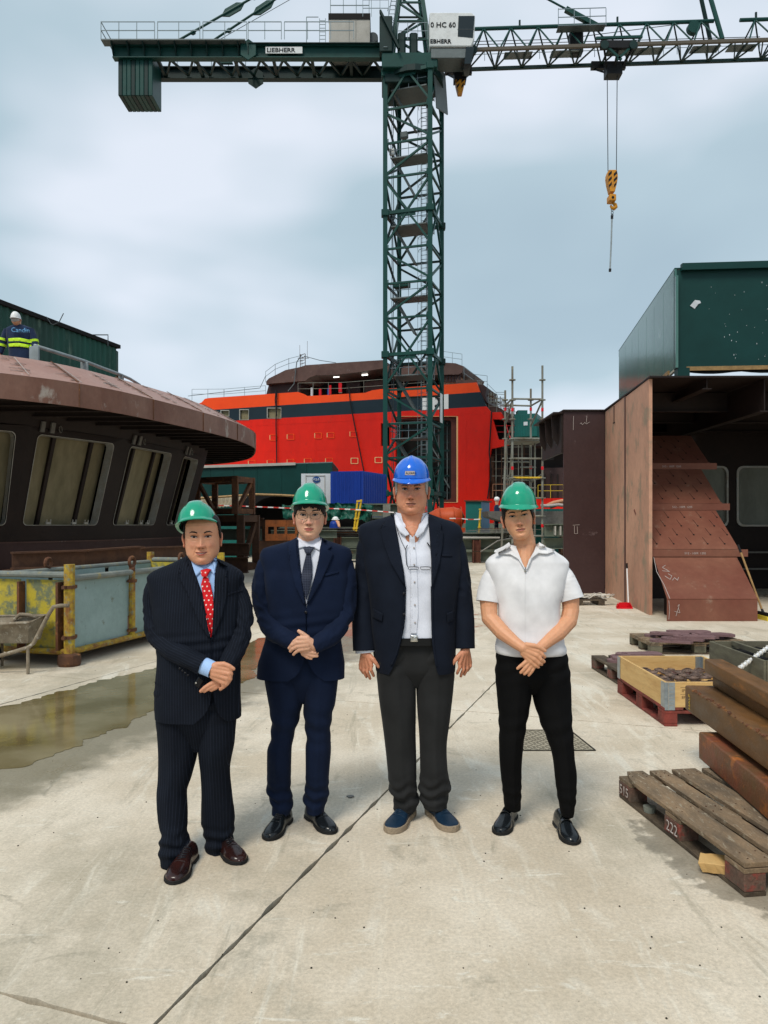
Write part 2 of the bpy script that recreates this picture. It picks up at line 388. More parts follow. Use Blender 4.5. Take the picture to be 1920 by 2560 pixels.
M['greysteel'] = mat('grey_steel_plate', (.17, .165, .15), .55, .2, c2=(.10, .09, .08), amt=.5, s2=2, var=.2, bump=.3)
M['galv'] = mat('galvanised_scaffold', (.24, .25, .22), .6, .2, c2=(.16, .135, .10), amt=.45, s2=1.7, stretch=(1, 1, .6), c3=(.42, .38, .22), amt3=.2, s3=1.5, var=.15)
M['handrail'] = mat('grey_handrail', (.30, .34, .35), .45, .3, c2=(.2, .22, .22), amt=.4, s2=3, var=.1)
M['tank'] = mat('orange_tank', (.42, .06, .015), .5, c2=(.5, .08, .02), amt=.4, s2=1.5, var=.1)
M['wood_old'] = mat('weathered_pallet_wood', (.27, .185, .11), .8, c2=(.125, .095, .065), amt=.5, s2=3, c3=(.34, .29, .21), amt3=.25, s3=14, stretch=(3, 1, 2), var=.25, vs_=40, bump=.6, bs=50)
M['wood_dark'] = mat('dark_wet_wood', (.060, .045, .032), .75, c2=(.12, .09, .06), amt=.4, s2=5, stretch=(3, 1, 2), var=.25, vs_=40, bump=.5)
M['wood_block'] = mat('red_stained_block', (.15, .075, .055), .85, c2=(.11, .085, .065), amt=.5, s2=8, c3=(.26, .06, .045), amt3=.3, s3=13, var=.3, vs_=50, bump=.7, bs=70)
M['wood_red'] = mat('red_pallet_wood', (.24, .050, .038), .8, c2=(.12, .04, .03), amt=.5, s2=6, var=.25, vs_=40, bump=.5)
M['wood_new'] = mat('fresh_pine', (.62, .41, .17), .6, c2=(.52, .31, .115), amt=.45, s2=3.2, c3=(.34, .17, .06), amt3=.14, s3=7, stretch=(1, .7, 6), var=.12, vs_=22, bump=.15)
M['wood_grey'] = mat('grey_green_wood', (.15, .14, .095), .8, c2=(.10, .09, .065), amt=.5, s2=4, stretch=(1, 1, 4), var=.2, vs_=25, bump=.4)
M['galvbr'] = mat('galvanised_bracket', (.36, .41, .44), .38, .7, c2=(.28, .31, .33), amt=.4, s2=20, var=.15, vs_=60)
M['plate_purple'] = mat('primed_steel_plate', (.15, .088, .092), .5, c2=(.20, .12, .12), amt=.5, s2=6, var=.12)
M['flange'] = mat('forged_flange', (.10, .07, .06), .5, .3, c2=(.24, .16, .12), amt=.4, s2=15, var=.25, vs_=80)
M['red_plastic'] = mat('red_plastic', (.62, .012, .02), .35, var=.05)
M['white_plastic'] = mat('white_plastic', (.75, .75, .75), .4, var=.03)
M['broomwood'] = mat('broom_handle_wood', (.36, .22, .09), .5, c2=(.25, .15, .06), amt=.5, s2=12, var=.1)
M['bristle'] = mat('yellow_bristles', (.62, .48, .05), .9, var=.3, vs_=300)
M['tapewhite'] = mat('tape_white', (.75, .7, .68), .5, var=0)
M['tapered'] = mat('tape_red', (.55, .05, .04), .5, var=0)
M['rope'] = mat('pale_rope', (.55, .52, .46), .9, var=.2, vs_=60)
M['glassgrey'] = mat('dusty_window_panel', (.20, .215, .185), .5, c2=(.15, .16, .135), amt=.5, s2=2, stretch=(1, 1, .4), var=.1)
M['hose'] = mat('orange_hose', (.62, .30, .17), .6, c2=(.5, .25, .14), amt=.4, s2=3, var=.1)
M['corr_tan'] = mat('tan_corrugated', (.32, .26, .16), .6, c2=(.22, .17, .10), amt=.5, s2=1.5, var=.1)
M['ink'] = mat('stamp_ink', (.16, .09, .04), .8, var=.3, vs_=200)
# ================================================================ GROUND
def concrete(name):
 m = bpy.data.materials.new(name); m.use_nodes = True; nt = m.node_tree; N = nt.nodes; L = nt.links
 b = N['Principled BSDF']; b.inputs['Specular IOR Level'].default_value = 0.4
 g = N.new('ShaderNodeNewGeometry'); pos = g.outputs['Position']
 def mapn(sc=(1, 1, 1), rot=0, src=pos):
  a = N.new('ShaderNodeMapping'); a.inputs['Rotation'].default_value = (0, 0, rot); a.inputs['Scale'].default_value = sc; L.new(src, a.inputs[0]); return a.outputs[0]
 def noise(sc, det=5, ro=.6, v=None, dist=0):
  n = N.new('ShaderNodeTexNoise'); n.inputs['Scale'].default_value = sc; n.inputs['Detail'].default_value = det; n.inputs['Roughness'].default_value = ro
  n.inputs['Distortion'].default_value = dist; L.new(v or pos, n.inputs['Vector']); return n.outputs['Fac']
 def rmp(f, a, c, lo=0., hi=1.):
  r = N.new('ShaderNodeMapRange'); r.interpolation_type = 'SMOOTHSTEP'; L.new(f, r.inputs[0]); r.inputs[1].default_value = a; r.inputs[2].default_value = c
  r.inputs[3].default_value = lo; r.inputs[4].default_value = hi; return r.outputs[0]
 def mth(op, a, c=None):
  x = N.new('ShaderNodeMath'); x.operation = op
  for i, v in enumerate((a, c)):
   if v is None: continue
   if isinstance(v, (int, float)): x.inputs[i].default_value = v
   else: L.new(v, x.inputs[i])
  return x.outputs[0]
 def mixc(f, a, c):
  x = N.new('ShaderNodeMix'); x.data_type = 'RGBA'
  if isinstance(f, float): x.inputs[0].default_value = f
  else: L.new(f, x.inputs[0])
  for s, v in ((6, a), (7, c)):
   if isinstance(v, tuple): x.inputs[s].default_value = (*v, 1)
   else: L.new(v, x.inputs[s])
  return x.outputs[2]
 wv_ = N.new('ShaderNodeVectorMath'); wv_.operation = 'ADD'; L.new(pos, wv_.inputs[0])
 n0 = N.new('ShaderNodeTexNoise'); n0.inputs['Scale'].default_value = .5; L.new(pos, n0.inputs['Vector'])
 s0 = N.new('ShaderNodeVectorMath'); s0.operation = 'SCALE'; s0.inputs[3].default_value = .35; L.new(n0.outputs['Color'], s0.inputs[0]); L.new(s0.outputs[0], wv_.inputs[1])
 c = mixc(rmp(noise(.9, 6, .6), .38, .62), (.54, .455, .34), (.66, .575, .455))
 c = mixc(rmp(noise(.55, 7, .65, mapn((1, .6, 1), .35)), .50, .64, 0, .75), c, (.39, .34, .25))       # grey worn areas
 c = mixc(rmp(noise(2.2, 8, .72, dist=.8), .56, .66, 0, .6), c, (.34, .30, .225))
 c = mixc(rmp(noise(3.0, 9, .7, mapn((1, .22, 1), -.35), .6), .55, .64, 0, .6), c, (.70, .66, .56))      # pale scuffs
 c = mixc(rmp(noise(7, 9, .75, mapn((.3, 1, 1), .5), 1.2), .58, .66, 0, .6), c, (.74, .70, .60))
 c = mixc(rmp(noise(2.6, 9, .72, mapn((2.6, .28, 1), .16), 1.0), .54, .70, 0, .55), c, (.74, .68, .56))
 c = mixc(rmp(noise(2.0, 9, .72, mapn((2.2, .25, 1), -.12), 1.4), .56, .68, 0, .5), c, (.28, .25, .18))
 c = mixc(rmp(noise(11, 8, .8, dist=.5), .52, .72, 0, .45), c, (.38, .33, .24))
 c = mixc(rmp(noise(9, 8, .8, mapn((1, 1, 1), .9), 2.0), .55, .70, 0, .40), c, (.68, .63, .53))
 for (ax, ay, Ra, wd, col_, k_) in ((9, 6.5, 8.62, .05, (.72, .66, .55), .5), (9, 6.5, 8.95, .03, (.72, .66, .55), .45), (9, 6.5, 9.9, .14, (.33, .30, .23), .38), (-7.5, 4.4, 7.3, .12, (.34, .31, .24), .35), (-7.5, 4.4, 7.75, .04, (.70, .65, .55), .4), (12, 2, 13.2, .10, (.36, .32, .24), .3), (9.5, 3, 7.9, .05, (.74, .69, .58), .45)):
  cx = N.new('ShaderNodeVectorMath'); cx.operation = 'DISTANCE'; L.new(wv_.outputs[0], cx.inputs[0]); cx.inputs[1].default_value = (ax, ay, 0)
  dd = mth('ABSOLUTE', mth('SUBTRACT', cx.outputs['Value'], Ra)); c = mixc(mth('MULTIPLY', mth('MULTIPLY', rmp(dd, wd * .3, wd, 1, 0), rmp(noise(7, 7, .75), .42, .62)), k_), c, col_)
 # wandering cracks
 vo = N.new('ShaderNodeTexVoronoi'); vo.feature = 'DISTANCE_TO_EDGE'; vo.inputs['Scale'].default_value = .42
 wv = N.new('ShaderNodeVectorMath'); wv.operation = 'ADD'; L.new(pos, wv.inputs[0])
 nn = N.new('ShaderNodeTexNoise'); nn.inputs['Scale'].default_value = 1.6; nn.inputs['Detail'].default_value = 6; L.new(pos, nn.inputs['Vector'])
 sc_ = N.new('ShaderNodeVectorMath'); sc_.operation = 'SCALE'; sc_.inputs[3].default_value = .55; L.new(nn.outputs['Color'], sc_.inputs[0]); L.new(sc_.outputs[0], wv.inputs[1])
 L.new(wv.outputs[0], vo.inputs['Vector'])
 crack = mth('MULTIPLY', rmp(vo.outputs['Distance'], .0, .006, 1, 0), rmp(noise(.8), .56, .66))
 c = mixc(mth('MULTIPLY', crack, .40), c, (.16, .14, .095))
 # damp band along the puddle
 sp = N.new('ShaderNodeSeparateXYZ'); L.new(pos, sp.inputs[0])
 s = mth('ADD', mth('MULTIPLY', mth('SUBTRACT', sp.outputs[0], -2.10), .937), mth('MULTIPLY', mth('SUBTRACT', sp.outputs[1], 6.6), -.35))
 s = mth('ADD', s, mth('MULTIPLY', mth('SUBTRACT', noise(2.2, 6, .65), .5), 1.0))
 wet = mth('MULTIPLY', rmp(mth('ABSOLUTE', s), .55, .95, 1, 0), rmp(sp.outputs[1], 10.5, 12.5, 1, 0))
 c = mixc(mth('MULTIPLY', wet, .82), c, (.17, .150, .095))
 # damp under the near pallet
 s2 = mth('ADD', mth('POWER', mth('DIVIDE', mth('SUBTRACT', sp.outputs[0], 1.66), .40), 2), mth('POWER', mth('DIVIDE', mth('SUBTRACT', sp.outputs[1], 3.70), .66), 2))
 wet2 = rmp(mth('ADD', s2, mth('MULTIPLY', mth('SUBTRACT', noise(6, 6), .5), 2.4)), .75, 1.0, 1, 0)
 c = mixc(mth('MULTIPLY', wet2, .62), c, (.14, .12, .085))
 # rust-red spill on the floor further back
 s3 = mth('ADD', mth('POWER', mth('DIVIDE', mth('SUBTRACT', sp.outputs[0], .15), 1.75), 2), mth('POWER', mth('DIVIDE', mth('SUBTRACT', sp.outputs[1], 12.2), 1.7), 2))
 rs = rmp(mth('ADD', s3, mth('MULTIPLY', mth('SUBTRACT', noise(1.6, 7, .7), .5), 4.5)), .45, .8, 1, 0)
 c = mixc(mth('MULTIPLY', rs, .8), c, (.33, .10, .045))
 fine = rmp(noise(60, 7, .85), .30, .70, .78, 1.18)
 cc = N.new('ShaderNodeCombineColor')
 for i in range(3): L.new(fine, cc.inputs[i])
 x = N.new('ShaderNodeMix'); x.data_type = 'RGBA'; x.blend_type = 'MULTIPLY'; x.inputs[0].default_value = 1; L.new(c, x.inputs[6]); L.new(cc.outputs[0], x.inputs[7])
 spk = rmp(noise(130, 3, .5), .66, .72)
 c = mixc(mth('MULTIPLY', spk, .5), x.outputs[2], (.12, .10, .08))
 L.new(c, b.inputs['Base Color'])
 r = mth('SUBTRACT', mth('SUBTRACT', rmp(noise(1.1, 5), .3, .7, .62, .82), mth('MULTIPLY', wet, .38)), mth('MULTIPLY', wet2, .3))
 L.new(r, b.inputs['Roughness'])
 bp = N.new('ShaderNodeBump'); bp.inputs['Strength'].default_value = .35; bp.inputs['Distance'].default_value = .004
 L.new(mth('ADD', noise(30, 8, .75), mth('MULTIPLY', crack, -1.5)), bp.inputs['Height']); L.new(bp.outputs[0], b.inputs['Normal'])
 return m
M['concrete'] = concrete('concrete')
M['joint'] = mat('joint_dirt', (.05, .046, .033), .9, c2=(.03, .028, .02), amt=.5, s2=5, var=.3, vs_=60)

g = MB(); g.box(-400, -60, -.25, 400, 900, -.025)
ground = tag(g.build('ground', M['joint']), kind='structure')
# far yard surface beyond the slabs
g = MB(); g.box(-60, 36.5, -.024, 60, 400, -.004); tag(g.build('yard_surface', M['concrete']), kind='structure')
A = Vector((.333, .943, 0)); B = Vector((.943, -.333, 0))
O = Vector((.695, 6.42, 0))            # a crossing of joints seen in the photograph
pav = bpy.data.objects.new('concrete_floor', None); COL.objects.link(pav); tag(pav, kind='structure')
LA, LB = 4.3, 3.9
for i in range(-3, 8):
 for j in range(-6, 7):
  c = O + A * LA * (i + .5) + B * LB * (j + .5)
  if c.y < -4 or c.y > 40 or abs(c.x) > 26: continue
  bm = bmesh.new(); rnd = random.Random(i * 91 + j)
  gapw = .011; pts = []
  cs = [(-1, -1), (1, -1), (1, 1), (-1, 1)]
  for k in range(4):
   a0 = Vector(cs[k]); a1 = Vector(cs[(k + 1) % 4]); nseg = 70 if c.length < 9 else 8
   for q in range(nseg):
    t = q / nseg; w = a0.lerp(a1, t)
    p = c + A * w.x * (LA / 2 - gapw / 2) + B * w.y * (LB / 2 - gapw / 2)
    nn = Vector((abs(w.x) >= .999, abs(w.y) >= .999))
    k2 = max(0, mnoise.noise(p * 9) + .1) * .018 if nseg > 10 and 0 < q else 0
    p -= (A * w.x * nn.x + B * w.y * nn.y) * k2
    pts.append(p)
  m_ = MB(); m_.prism([p + Vector((0, 0, -.03)) for p in pts], (0, 0, .03))
  m_.build('concrete_slab', M['concrete'], pav)

# puddle
pm = bpy.data.materials.new('puddle_water'); pm.use_nodes = True; pb = pm.node_tree.nodes['Principled BSDF']
_n = pm.node_tree.nodes.new('ShaderNodeTexNoise'); _g = pm.node_tree.nodes.new('ShaderNodeNewGeometry'); pm.node_tree.links.new(_g.outputs['Position'], _n.inputs['Vector'])
_n.inputs['Scale'].default_value = 1.4; _n.inputs['Detail'].default_value = 5
_r = pm.node_tree.nodes.new('ShaderNodeValToRGB'); pm.node_tree.links.new(_n.outputs['Fac'], _r.inputs[0])
_r.color_ramp.elements[0].position = .35; _r.color_ramp.elements[0].color = (.115, .088, .034, 1); _r.color_ramp.elements[1].position = .65; _r.color_ramp.elements[1].color = (.24, .20, .115, 1)
pm.node_tree.links.new(_r.outputs[0], pb.inputs['Base Color']); pb.inputs['Roughness'].default_value = .09; pb.inputs['IOR'].default_value = 1.34
_n2 = pm.node_tree.nodes.new('ShaderNodeTexNoise'); _n2.inputs['Scale'].default_value = 7; pm.node_tree.links.new(_g.outputs['Position'], _n2.inputs['Vector'])
_b = pm.node_tree.nodes.new('ShaderNodeBump'); _b.inputs['Strength'].default_value = .12; _b.inputs['Distance'].default_value = .01; pm.node_tree.links.new(_n2.outputs['Fac'], _b.inputs['Height']); pm.node_tree.links.new(_b.outputs[0], pb.inputs['Normal'])
up = [(-320, 1830), (0, 1772), (72, 1748), (171, 1722), (278, 1700), (398, 1668), (500, 1640), (632, 1606), (720, 1580)]
lo = [(715, 1592), (656, 1668), (597, 1712), (480, 1755), (386, 1787), (259, 1834), (119, 1890), (0, 1930), (-320, 2010)]
def wob(pts, amp, st=.03):
 res = []
 for a, b in zip(pts[:-1], pts[1:]):
  n = max(1, int((b - a).length / st))
  for q in range(n):
   p = a.lerp(b, q / n)
   nrm = (b - a).cross(Vector((0, 0, 1))).normalized()
   k = mnoise.noise(Vector((p.x * 2, p.y * 2, 0))) + .5 * mnoise.noise(Vector((p.x * 6, p.y * 6, 3))) + .25 * mnoise.noise(Vector((p.x * 17, p.y * 17, 7)))
   res.append(p + nrm * k * amp)
 return res
poly = wob([G(*p) for p in up], .16, .015) + wob([G(*p) for p in lo], .15, .015)
m_ = MB(); m_.prism([Vector((p.x, p.y, .0005)) for p in poly], (0, 0, .0035)); tag(m_.build('puddle', pm), kind='structure')

# cast-iron cover set in the floor
cc_ = [G(1312, 1826), G(1430, 1826), G(1490, 1879), G(1306, 1876)]
cov = thing('manhole_cover', 'worn square patterned inspection cover set in the concrete behind the man in the white shirt', 'manhole cover', cc_[0])
M['iron'] = mat('worn_iron', (.40, .35, .26), .7, .0, c2=(.30, .26, .19), amt=.5, s2=4, var=.3, vs_=60)
c0 = G(1309, 1877); ux = G(1490, 1879) - c0; uy = Vector((-.05, .52, 0)); ux = Vector((ux.x, 0, 0))
m_ = MB()
m_.obox(c0 + Vector((0, 0, .0006)), ux, uy, (0, 0, .002)); m_.build('plate', M['iron'], cov)
m_ = MB()
for a, b in ((0, 0), (0, 1), (1, 0), (1, 1)):
 if a == 0: m_.bar(c0 + uy * b + Vector((0, 0, .003)), c0 + uy * b + ux + Vector((0, 0, .003)), .012, .006)
 else: m_.bar(c0 + ux * b + Vector((0, 0, .003)), c0 + ux * b + uy + Vector((0, 0, .003)), .012, .006)
m_.build('rim', M['joint'], cov)
m_ = MB()
for i in range(1, 16):
 for j in range(1, 16):
  p = c0 + ux * i / 16 + uy * j / 16 + Vector((0, 0, .0035)); d = Vector((.012, .009 * (1 if (i + j) % 2 else -1), 0))
  m_.bar(p - d, p + d, .0045, .002)
o = m_.build('tread_pattern', M['joint'], cov); tag(o, kind='stuff')
# debris on the floor
deb = MB(); rnd = random.Random(4)
for _ in range(420):
 y = rnd.uniform(2.3, 14); x = rnd.uniform(-.5, .5) * y * 1.1
 s_ = rnd.uniform(.002, .006)
 deb.obox((x, y, 0), (s_, s_ * .4, 0), (-s_ * .3, s_, 0), (0, 0, s_ * .6))
tag(deb.build('grit', M['joint']), 'grains of dark grit scattered over the concrete floor', kind='stuff')
cp = thing('concrete_chip', 'small flat dark chip lying on the concrete by the long joint', 'stone chip', G(876, 1993))
m_ = MB(); c = G(876, 1993); m_.prism([c + Vector((math.cos(a) * .02 * (1 + .3 * math.sin(3 * a)), math.sin(a) * .02, .001)) for a in [k * .7 for k in range(9)]], (0, 0, .006)); m_.build('chip', M['greysteel'], cp)

# ================================================================ plates with holes
from mathutils.geometry import tessellate_polygon
def rrect(x0, y0, x1, y1, r=0, n=4, rb=None):
 if r <= 0: return [(x0, y0), (x1, y0), (x1, y1), (x0, y1)]
 pts = []
 for cx, cy, a in ((x0 + r, y0 + r, 180), (x1 - r, y0 + r, 270), (x1 - r, y1 - r, 0), (x0 + r, y1 - r, 90)):
  for k in range(n + 1): pts.append((cx + r * math.cos(R(a + 90 * k / n)), cy + r * math.sin(R(a + 90 * k / n))))
 return pts
def holed(mb, outer, holes, vec):
 loops = [[Vector(p) for p in outer]] + [[Vector(p) for p in h] for h in holes]
 allp = [p for l in loops for p in l]; tris = tessellate_polygon(loops); vec = Vector(vec); n = len(allp)
 nrm = Vector((0, 0, 0))
 for t in tris:
  a, b, c = (allp[i] for i in t); nrm = (b - a).cross(c - a)
  if nrm.length > 1e-9: break
 fs = []
 for t in tris:
  a, b, c = (allp[i] for i in t); q = (b - a).cross(c - a)
  tt = t if q.dot(vec) < 0 else t[::-1]
  fs.append(tuple(tt)); fs.append(tuple(i + n for i in tt[::-1]))
 o = 0
 for l in loops:
  k = len(l)
  for i in range(k): fs.append((o + i, o + (i + 1) % k, o + (i + 1) % k + n, o + i + n))
  o += k
 mb.add(allp + [p + vec for p in allp], fs)
def text_obj(s, name, mat_, parent, origin, xdir, updir, size, extrude=.002, bold=0, align='LEFT', sx=1.0):
 cu = bpy.data.curves.new('txt', 'FONT'); cu.body = s; cu.size = 1; cu.align_x = align; cu.offset = bold; cu.extrude = 0; cu.resolution_u = 2
 o = bpy.data.objects.new('txt', cu); COL.objects.link(o); dg = bpy.context.evaluated_depsgraph_get(); dg.update()
 me = bpy.data.meshes.new_from_object(o.evaluated_get(dg)); bpy.data.objects.remove(o)
 X = Vector(xdir).normalized(); U = Vector(updir).normalized(); Nn = X.cross(U); off = wloc(parent) if parent else Vector((0, 0, 0))
 for v in me.vertices: v.co = Vector(origin) - off + X * v.co.x * size * sx + U * v.co.y * size + Nn * .0
 me.materials.clear(); me.materials.append(mat_); me.name = name
 bm = bmesh.new(); bm.from_mesh(me); gq = bmesh.ops.extrude_face_region(bm, geom=bm.faces[:])
 for e in gq['geom']:
  if isinstance(e, bmesh.types.BMVert): e.co += Nn * extrude
 bmesh.ops.recalc_face_normals(bm, faces=bm.faces); bm.to_mesh(me); bm.free()
 return mesh_obj(name, me, parent)

# ================================================================ SHIP
SA = Vector((-16.4, 75.6, 0)); SB = Vector((8.9, 66, 0)); SN = Vector((9.6, 25.3, 0)).normalized(); SU = Vector((25.3, -9.6, 0)).normalized()
def S(px, py, d=0.0):
 r = Vector(((px - CX) / FL, 1, 0)); t = (SB.dot(SN) + d) / r.dot(SN)
 return Vector((r.x * t, t, H + (HY - py) / FL * t))
ship = thing('ship', 'orange-red ship hull under construction with a navy band, behind the green tower crane', 'ship', S(860, 1300))
def splate(name, pts, mat_, d=0, th=.3, holes=(), par=None):
 m = MB(); holed(m, [S(x, y, d) for x, y in pts], [[S(x, y, d) for x, y in h] for h in holes], SN * th); return m.build(name, mat_, par or ship)
splate('bulwark', [(494, 1010), (504, 1006), (512, 997), (522, 995), (640, 987), (745, 980), (757, 984), (768, 990), (790, 989), (913, 982), (930, 976), (950, 973), (1191, 956), (1200, 980), (980, 996), (720, 1012), (494, 1027)], M['shiporange'])
wn_ = [(600, 1025, 621, 1049), (669, 1021, 702, 1045), (553, 1027, 572, 1040)]
splate('navy_band', [(494, 1027), (720, 1012), (980, 996), (1200, 980), (1216, 1016), (900, 1034), (494, 1057)], M['shipnavy'], holes=[rrect(*w) for w in wn_])
holes = [rrect(952, 1058, 974, 1115), rrect(989, 1041, 1143, 1256), [(1232, 1048), (1262, 1048), (1275, 1099), (1246, 1099)]]
splate('hull_side', [(494, 1057), (900, 1034), (1216, 1016), (1228, 1031), (1252, 1030), (1278, 1099), (1280, 1111), (1228, 1122), (1222, 1160), (1222, 1247), (1450, 1245), (1450, 1345), (494, 1310)], M['shipred'], holes=holes)
# plate seams and a raised strake on the hull
for a, b in (((494, 1072), (1216, 1034)), ((494, 1132), (950, 1122))):
 m = MB(); m.bar(S(*a, -.004), S(*b, -.004), .02, .03); m.build('weld_seam', M['shipred'], ship)
for x, y0, y1 in ((790, 1044, 1250), (1224, 1036, 1120), (640, 1052, 1250), (1165, 1030, 1245)):
 m = MB(); m.bar(S(x, y0, -.004), S(x, y1, -.004), .03, .02, up=SN); m.build('weld_seam', M['shipred'], ship)
for w in wn_:
 m = MB(); holed(m, [S(x, y, -.05) for x, y in rrect(w[0] - 2, w[1] - 2, w[2] + 1, w[3] + 1)], [[S(x, y, -.05) for x, y in rrect(*w)]], SN * .12)
 f = m.build('window', M['steel'], ship)
 m = MB(); m.prism([S(x, y, .22) for x, y in rrect(*w)], SN * .05); m.build('pane', M['board'], f)
for i, (x, y) in enumerate([(683, 1094), (726, 1092), (795, 1089), (826, 1088), (883, 1085), (629, 1158), (676, 1157), (726, 1155), (769, 1153), (822, 1152), (886, 1152), (946, 1150)]):
 big = y > 1149 and x > 860
 m = MB(); holed(m, [S(a, b, -.06) for a, b in rrect(x - 9.5, y - 7.5, x + 9.5, y + 7.5, 2)], [[S(a, b, -.06) for a, b in rrect(x - 8, y - 6, x + 8, y + 6, 2)]], SN * .12)
 f = m.build('porthole_frame', M['cream'] if big else M['shiporange'], ship)
 m = MB(); m.prism([S(a, b, -.02) for a, b in rrect(x - 8, y - 6, x + 8, y + 6, 2)], SN * .03); m.build('porthole_plate', M['shipred'], f)
 m = MB(); m.prism([S(a, b, -.065) for a, b in ((x - 9, y - 6), (x - 7.5, y - 6), (x - 7.5, y + 5), (x - 9, y + 5))], SN * .06); m.build('masking', M['cream'], f)
# large side opening with maroon frame, dark interior with stairs
m = MB(); holed(m, [S(x, y, .35) for x, y in rrect(986, 1038, 1146, 1259)], [[S(x, y, .35) for x, y in rrect(1003, 1050, 1128, 1249, 7)]], SN * .5); m.build('door_frame', M['shipframe'], ship)
for a, b in (((989, 1041), (1143, 1041)), ((1143, 1041), (1143, 1256)), ((1143, 1256), (989, 1256))):
 m = MB(); m.bar(S(*a, -.01), S(*b, -.01), .14, .03); m.build('masking_edge', M['cream'], ship)
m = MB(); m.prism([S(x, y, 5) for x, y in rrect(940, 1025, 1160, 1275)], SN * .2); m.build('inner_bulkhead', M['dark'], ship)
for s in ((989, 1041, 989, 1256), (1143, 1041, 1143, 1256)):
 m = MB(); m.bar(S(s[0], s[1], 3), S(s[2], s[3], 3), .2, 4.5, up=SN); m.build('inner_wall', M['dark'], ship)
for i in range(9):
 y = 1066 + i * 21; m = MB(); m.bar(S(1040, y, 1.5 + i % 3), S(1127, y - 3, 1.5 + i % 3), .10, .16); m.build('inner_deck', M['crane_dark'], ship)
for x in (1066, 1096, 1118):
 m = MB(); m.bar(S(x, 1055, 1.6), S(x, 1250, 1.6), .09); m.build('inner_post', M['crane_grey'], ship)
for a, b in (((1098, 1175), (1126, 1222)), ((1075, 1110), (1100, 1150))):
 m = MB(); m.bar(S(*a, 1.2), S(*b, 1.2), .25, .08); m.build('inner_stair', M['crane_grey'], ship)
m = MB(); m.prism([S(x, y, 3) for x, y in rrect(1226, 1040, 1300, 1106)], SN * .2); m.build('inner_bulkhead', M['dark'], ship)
# white name board on the band with part of a figure
splate('name_board', [(1056, 991), (1121, 985), (1121, 1022), (1056, 1026)], M['shipwhite'], -.03, .02)
m = MB(); ar = [(1083 + 9 * math.cos(R(a)), 1004 - 11 * math.sin(R(a))) for a in range(-100, 110, 15)]
m.tube([S(x + 6, y, -.05) for x, y in ar], .12, 6); m.build('painted_figure', M['black'], ship)
# hanging hoses
for pts in ([(692, 975), (691, 1010), (690, 1060), (692, 1162)], [(872, 965), (876, 1010), (886, 1060), (898, 1120), (910, 1180)], [(690, 975), (688, 1000), (692, 1040)]):
 m = MB(); m.tube([S(x, y, -.25) for x, y in pts], .055, 6); m.build('hose', M['black'], ship)
m = MB(); m.tube([S(1229, 1030, -.2), S(1226, 1080, -.25), S(1223, 1130, -.2), S(1228, 1180, -.2), S(1219, 1247, -.2)], .06, 6); m.build('hose', M['black'], ship)
# deckhouse
def dprism(name, pts, d, th, mat_):
 m = MB(); m.prism([S(x, y, d) for x, y in pts], SN * th); return m.build(name, mat_, ship)
dprism('deckhouse_roof', [(665, 954), (672, 946), (688, 938), (714, 925), (753, 917), (763, 913), (860, 906), (957, 900), (957, 921), (900, 930), (838, 937), (789, 938), (773, 944), (763, 952), (700, 957), (675, 959), (666, 962)], 1.5, 8, M['primer'])
dprism('deckhouse_front', [(672, 962), (752, 955), (750, 992), (664, 992)], 2.2, 6, M['primer_plum'])
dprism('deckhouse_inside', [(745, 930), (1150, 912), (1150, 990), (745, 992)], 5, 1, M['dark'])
dprism('deckhouse_panel', [(866, 956), (900, 955), (900, 985), (866, 985)], 4, .3, M['primer_plum'])
dprism('deckhouse_panel', [(912, 955), (960, 950), (960, 985), (912, 985)], 4, .3, M['primer'])
dprism('deckhouse_roof_aft', [(957, 916), (1105, 906), (1139, 908), (1160, 916), (1154, 932), (1147, 936), (957, 940)], 2.0, 8, M['primer'])
dprism('deckhouse_front_aft', [(1105, 925), (1150, 930), (1142, 952), (1160, 990), (1105, 990)], 2.6, 5, M['primer_tan'])
for x in range(1108, 1150, 8):
 m = MB(); m.bar(S(x + 3, 922, 2.3), S(x, 955, 2.3), .22, .1); m.build('window_mullion', M['primer_plum'], ship)
dprism('exhaust_housing', [(1196, 961), (1209, 962), (1217, 968), (1213, 985), (1217, 1006), (1203, 990)], .5, 4, M['primer_plum'])
dprism('deck_block_aft', [(1140, 950), (1191, 950), (1222, 1010), (1250, 1020), (1285, 1040), (1285, 1060), (1228, 1040), (1140, 985)], 1.2, 5, M['primer'])
for x, y, w, mt in ((801, 985, 7, 'red_plastic'), (826, 976, 6, 'red_plastic'), (851, 970, 9, 'red_plastic'), (822, 983, 7, 'blue_cont'), (780, 982, 6, 'white_cont')):
 m = MB(); p = S(x, y, 2.2); m.box(p.x - w * .018, p.y - .3, p.z - .45, p.x + w * .018, p.y + .3, p.z + .45); m.build('deck_equipment', M[mt], ship, bevel=.03)
M['lamp'] = mat('deck_lamp', (1, .98, .9), .5, var=0, emis=1.6)
for x, y in ((841, 942), (912, 937)):
 m = MB(); m.bar(S(x - 7, y + .8, 2.5), S(x + 7, y - .6, 2.5), .12, .12); m.build('deck_lamp', M['lamp'], ship)
def railing(name, pts, hgt, d, step=9, par=None, mt='crane_rail', fn=None, rad=.035, rails=(1, .55)):
 fn = fn or S; m = MB(); W = [fn(x, y, d) for x, y in pts]
 for a, b in zip(W[:-1], W[1:]):
  for r in rails: m.bar(a + Vector((0, 0, hgt * r)), b + Vector((0, 0, hgt * r)), rad)
  n = max(1, int(round((b - a).length / step)))
  for q in range(n + 1): p = a.lerp(b, q / n); m.bar(p, p + Vector((0, 0, hgt)), rad)
 return m.build(name, M[mt], par or ship)
railing('handrail', [(480, 1000), (560, 1000), (664, 992)], 1.1, 1, 2.2)
railing('handrail', [(664, 956), (688, 938), (722, 924), (755, 916)], 1.1, 3, 1.6)
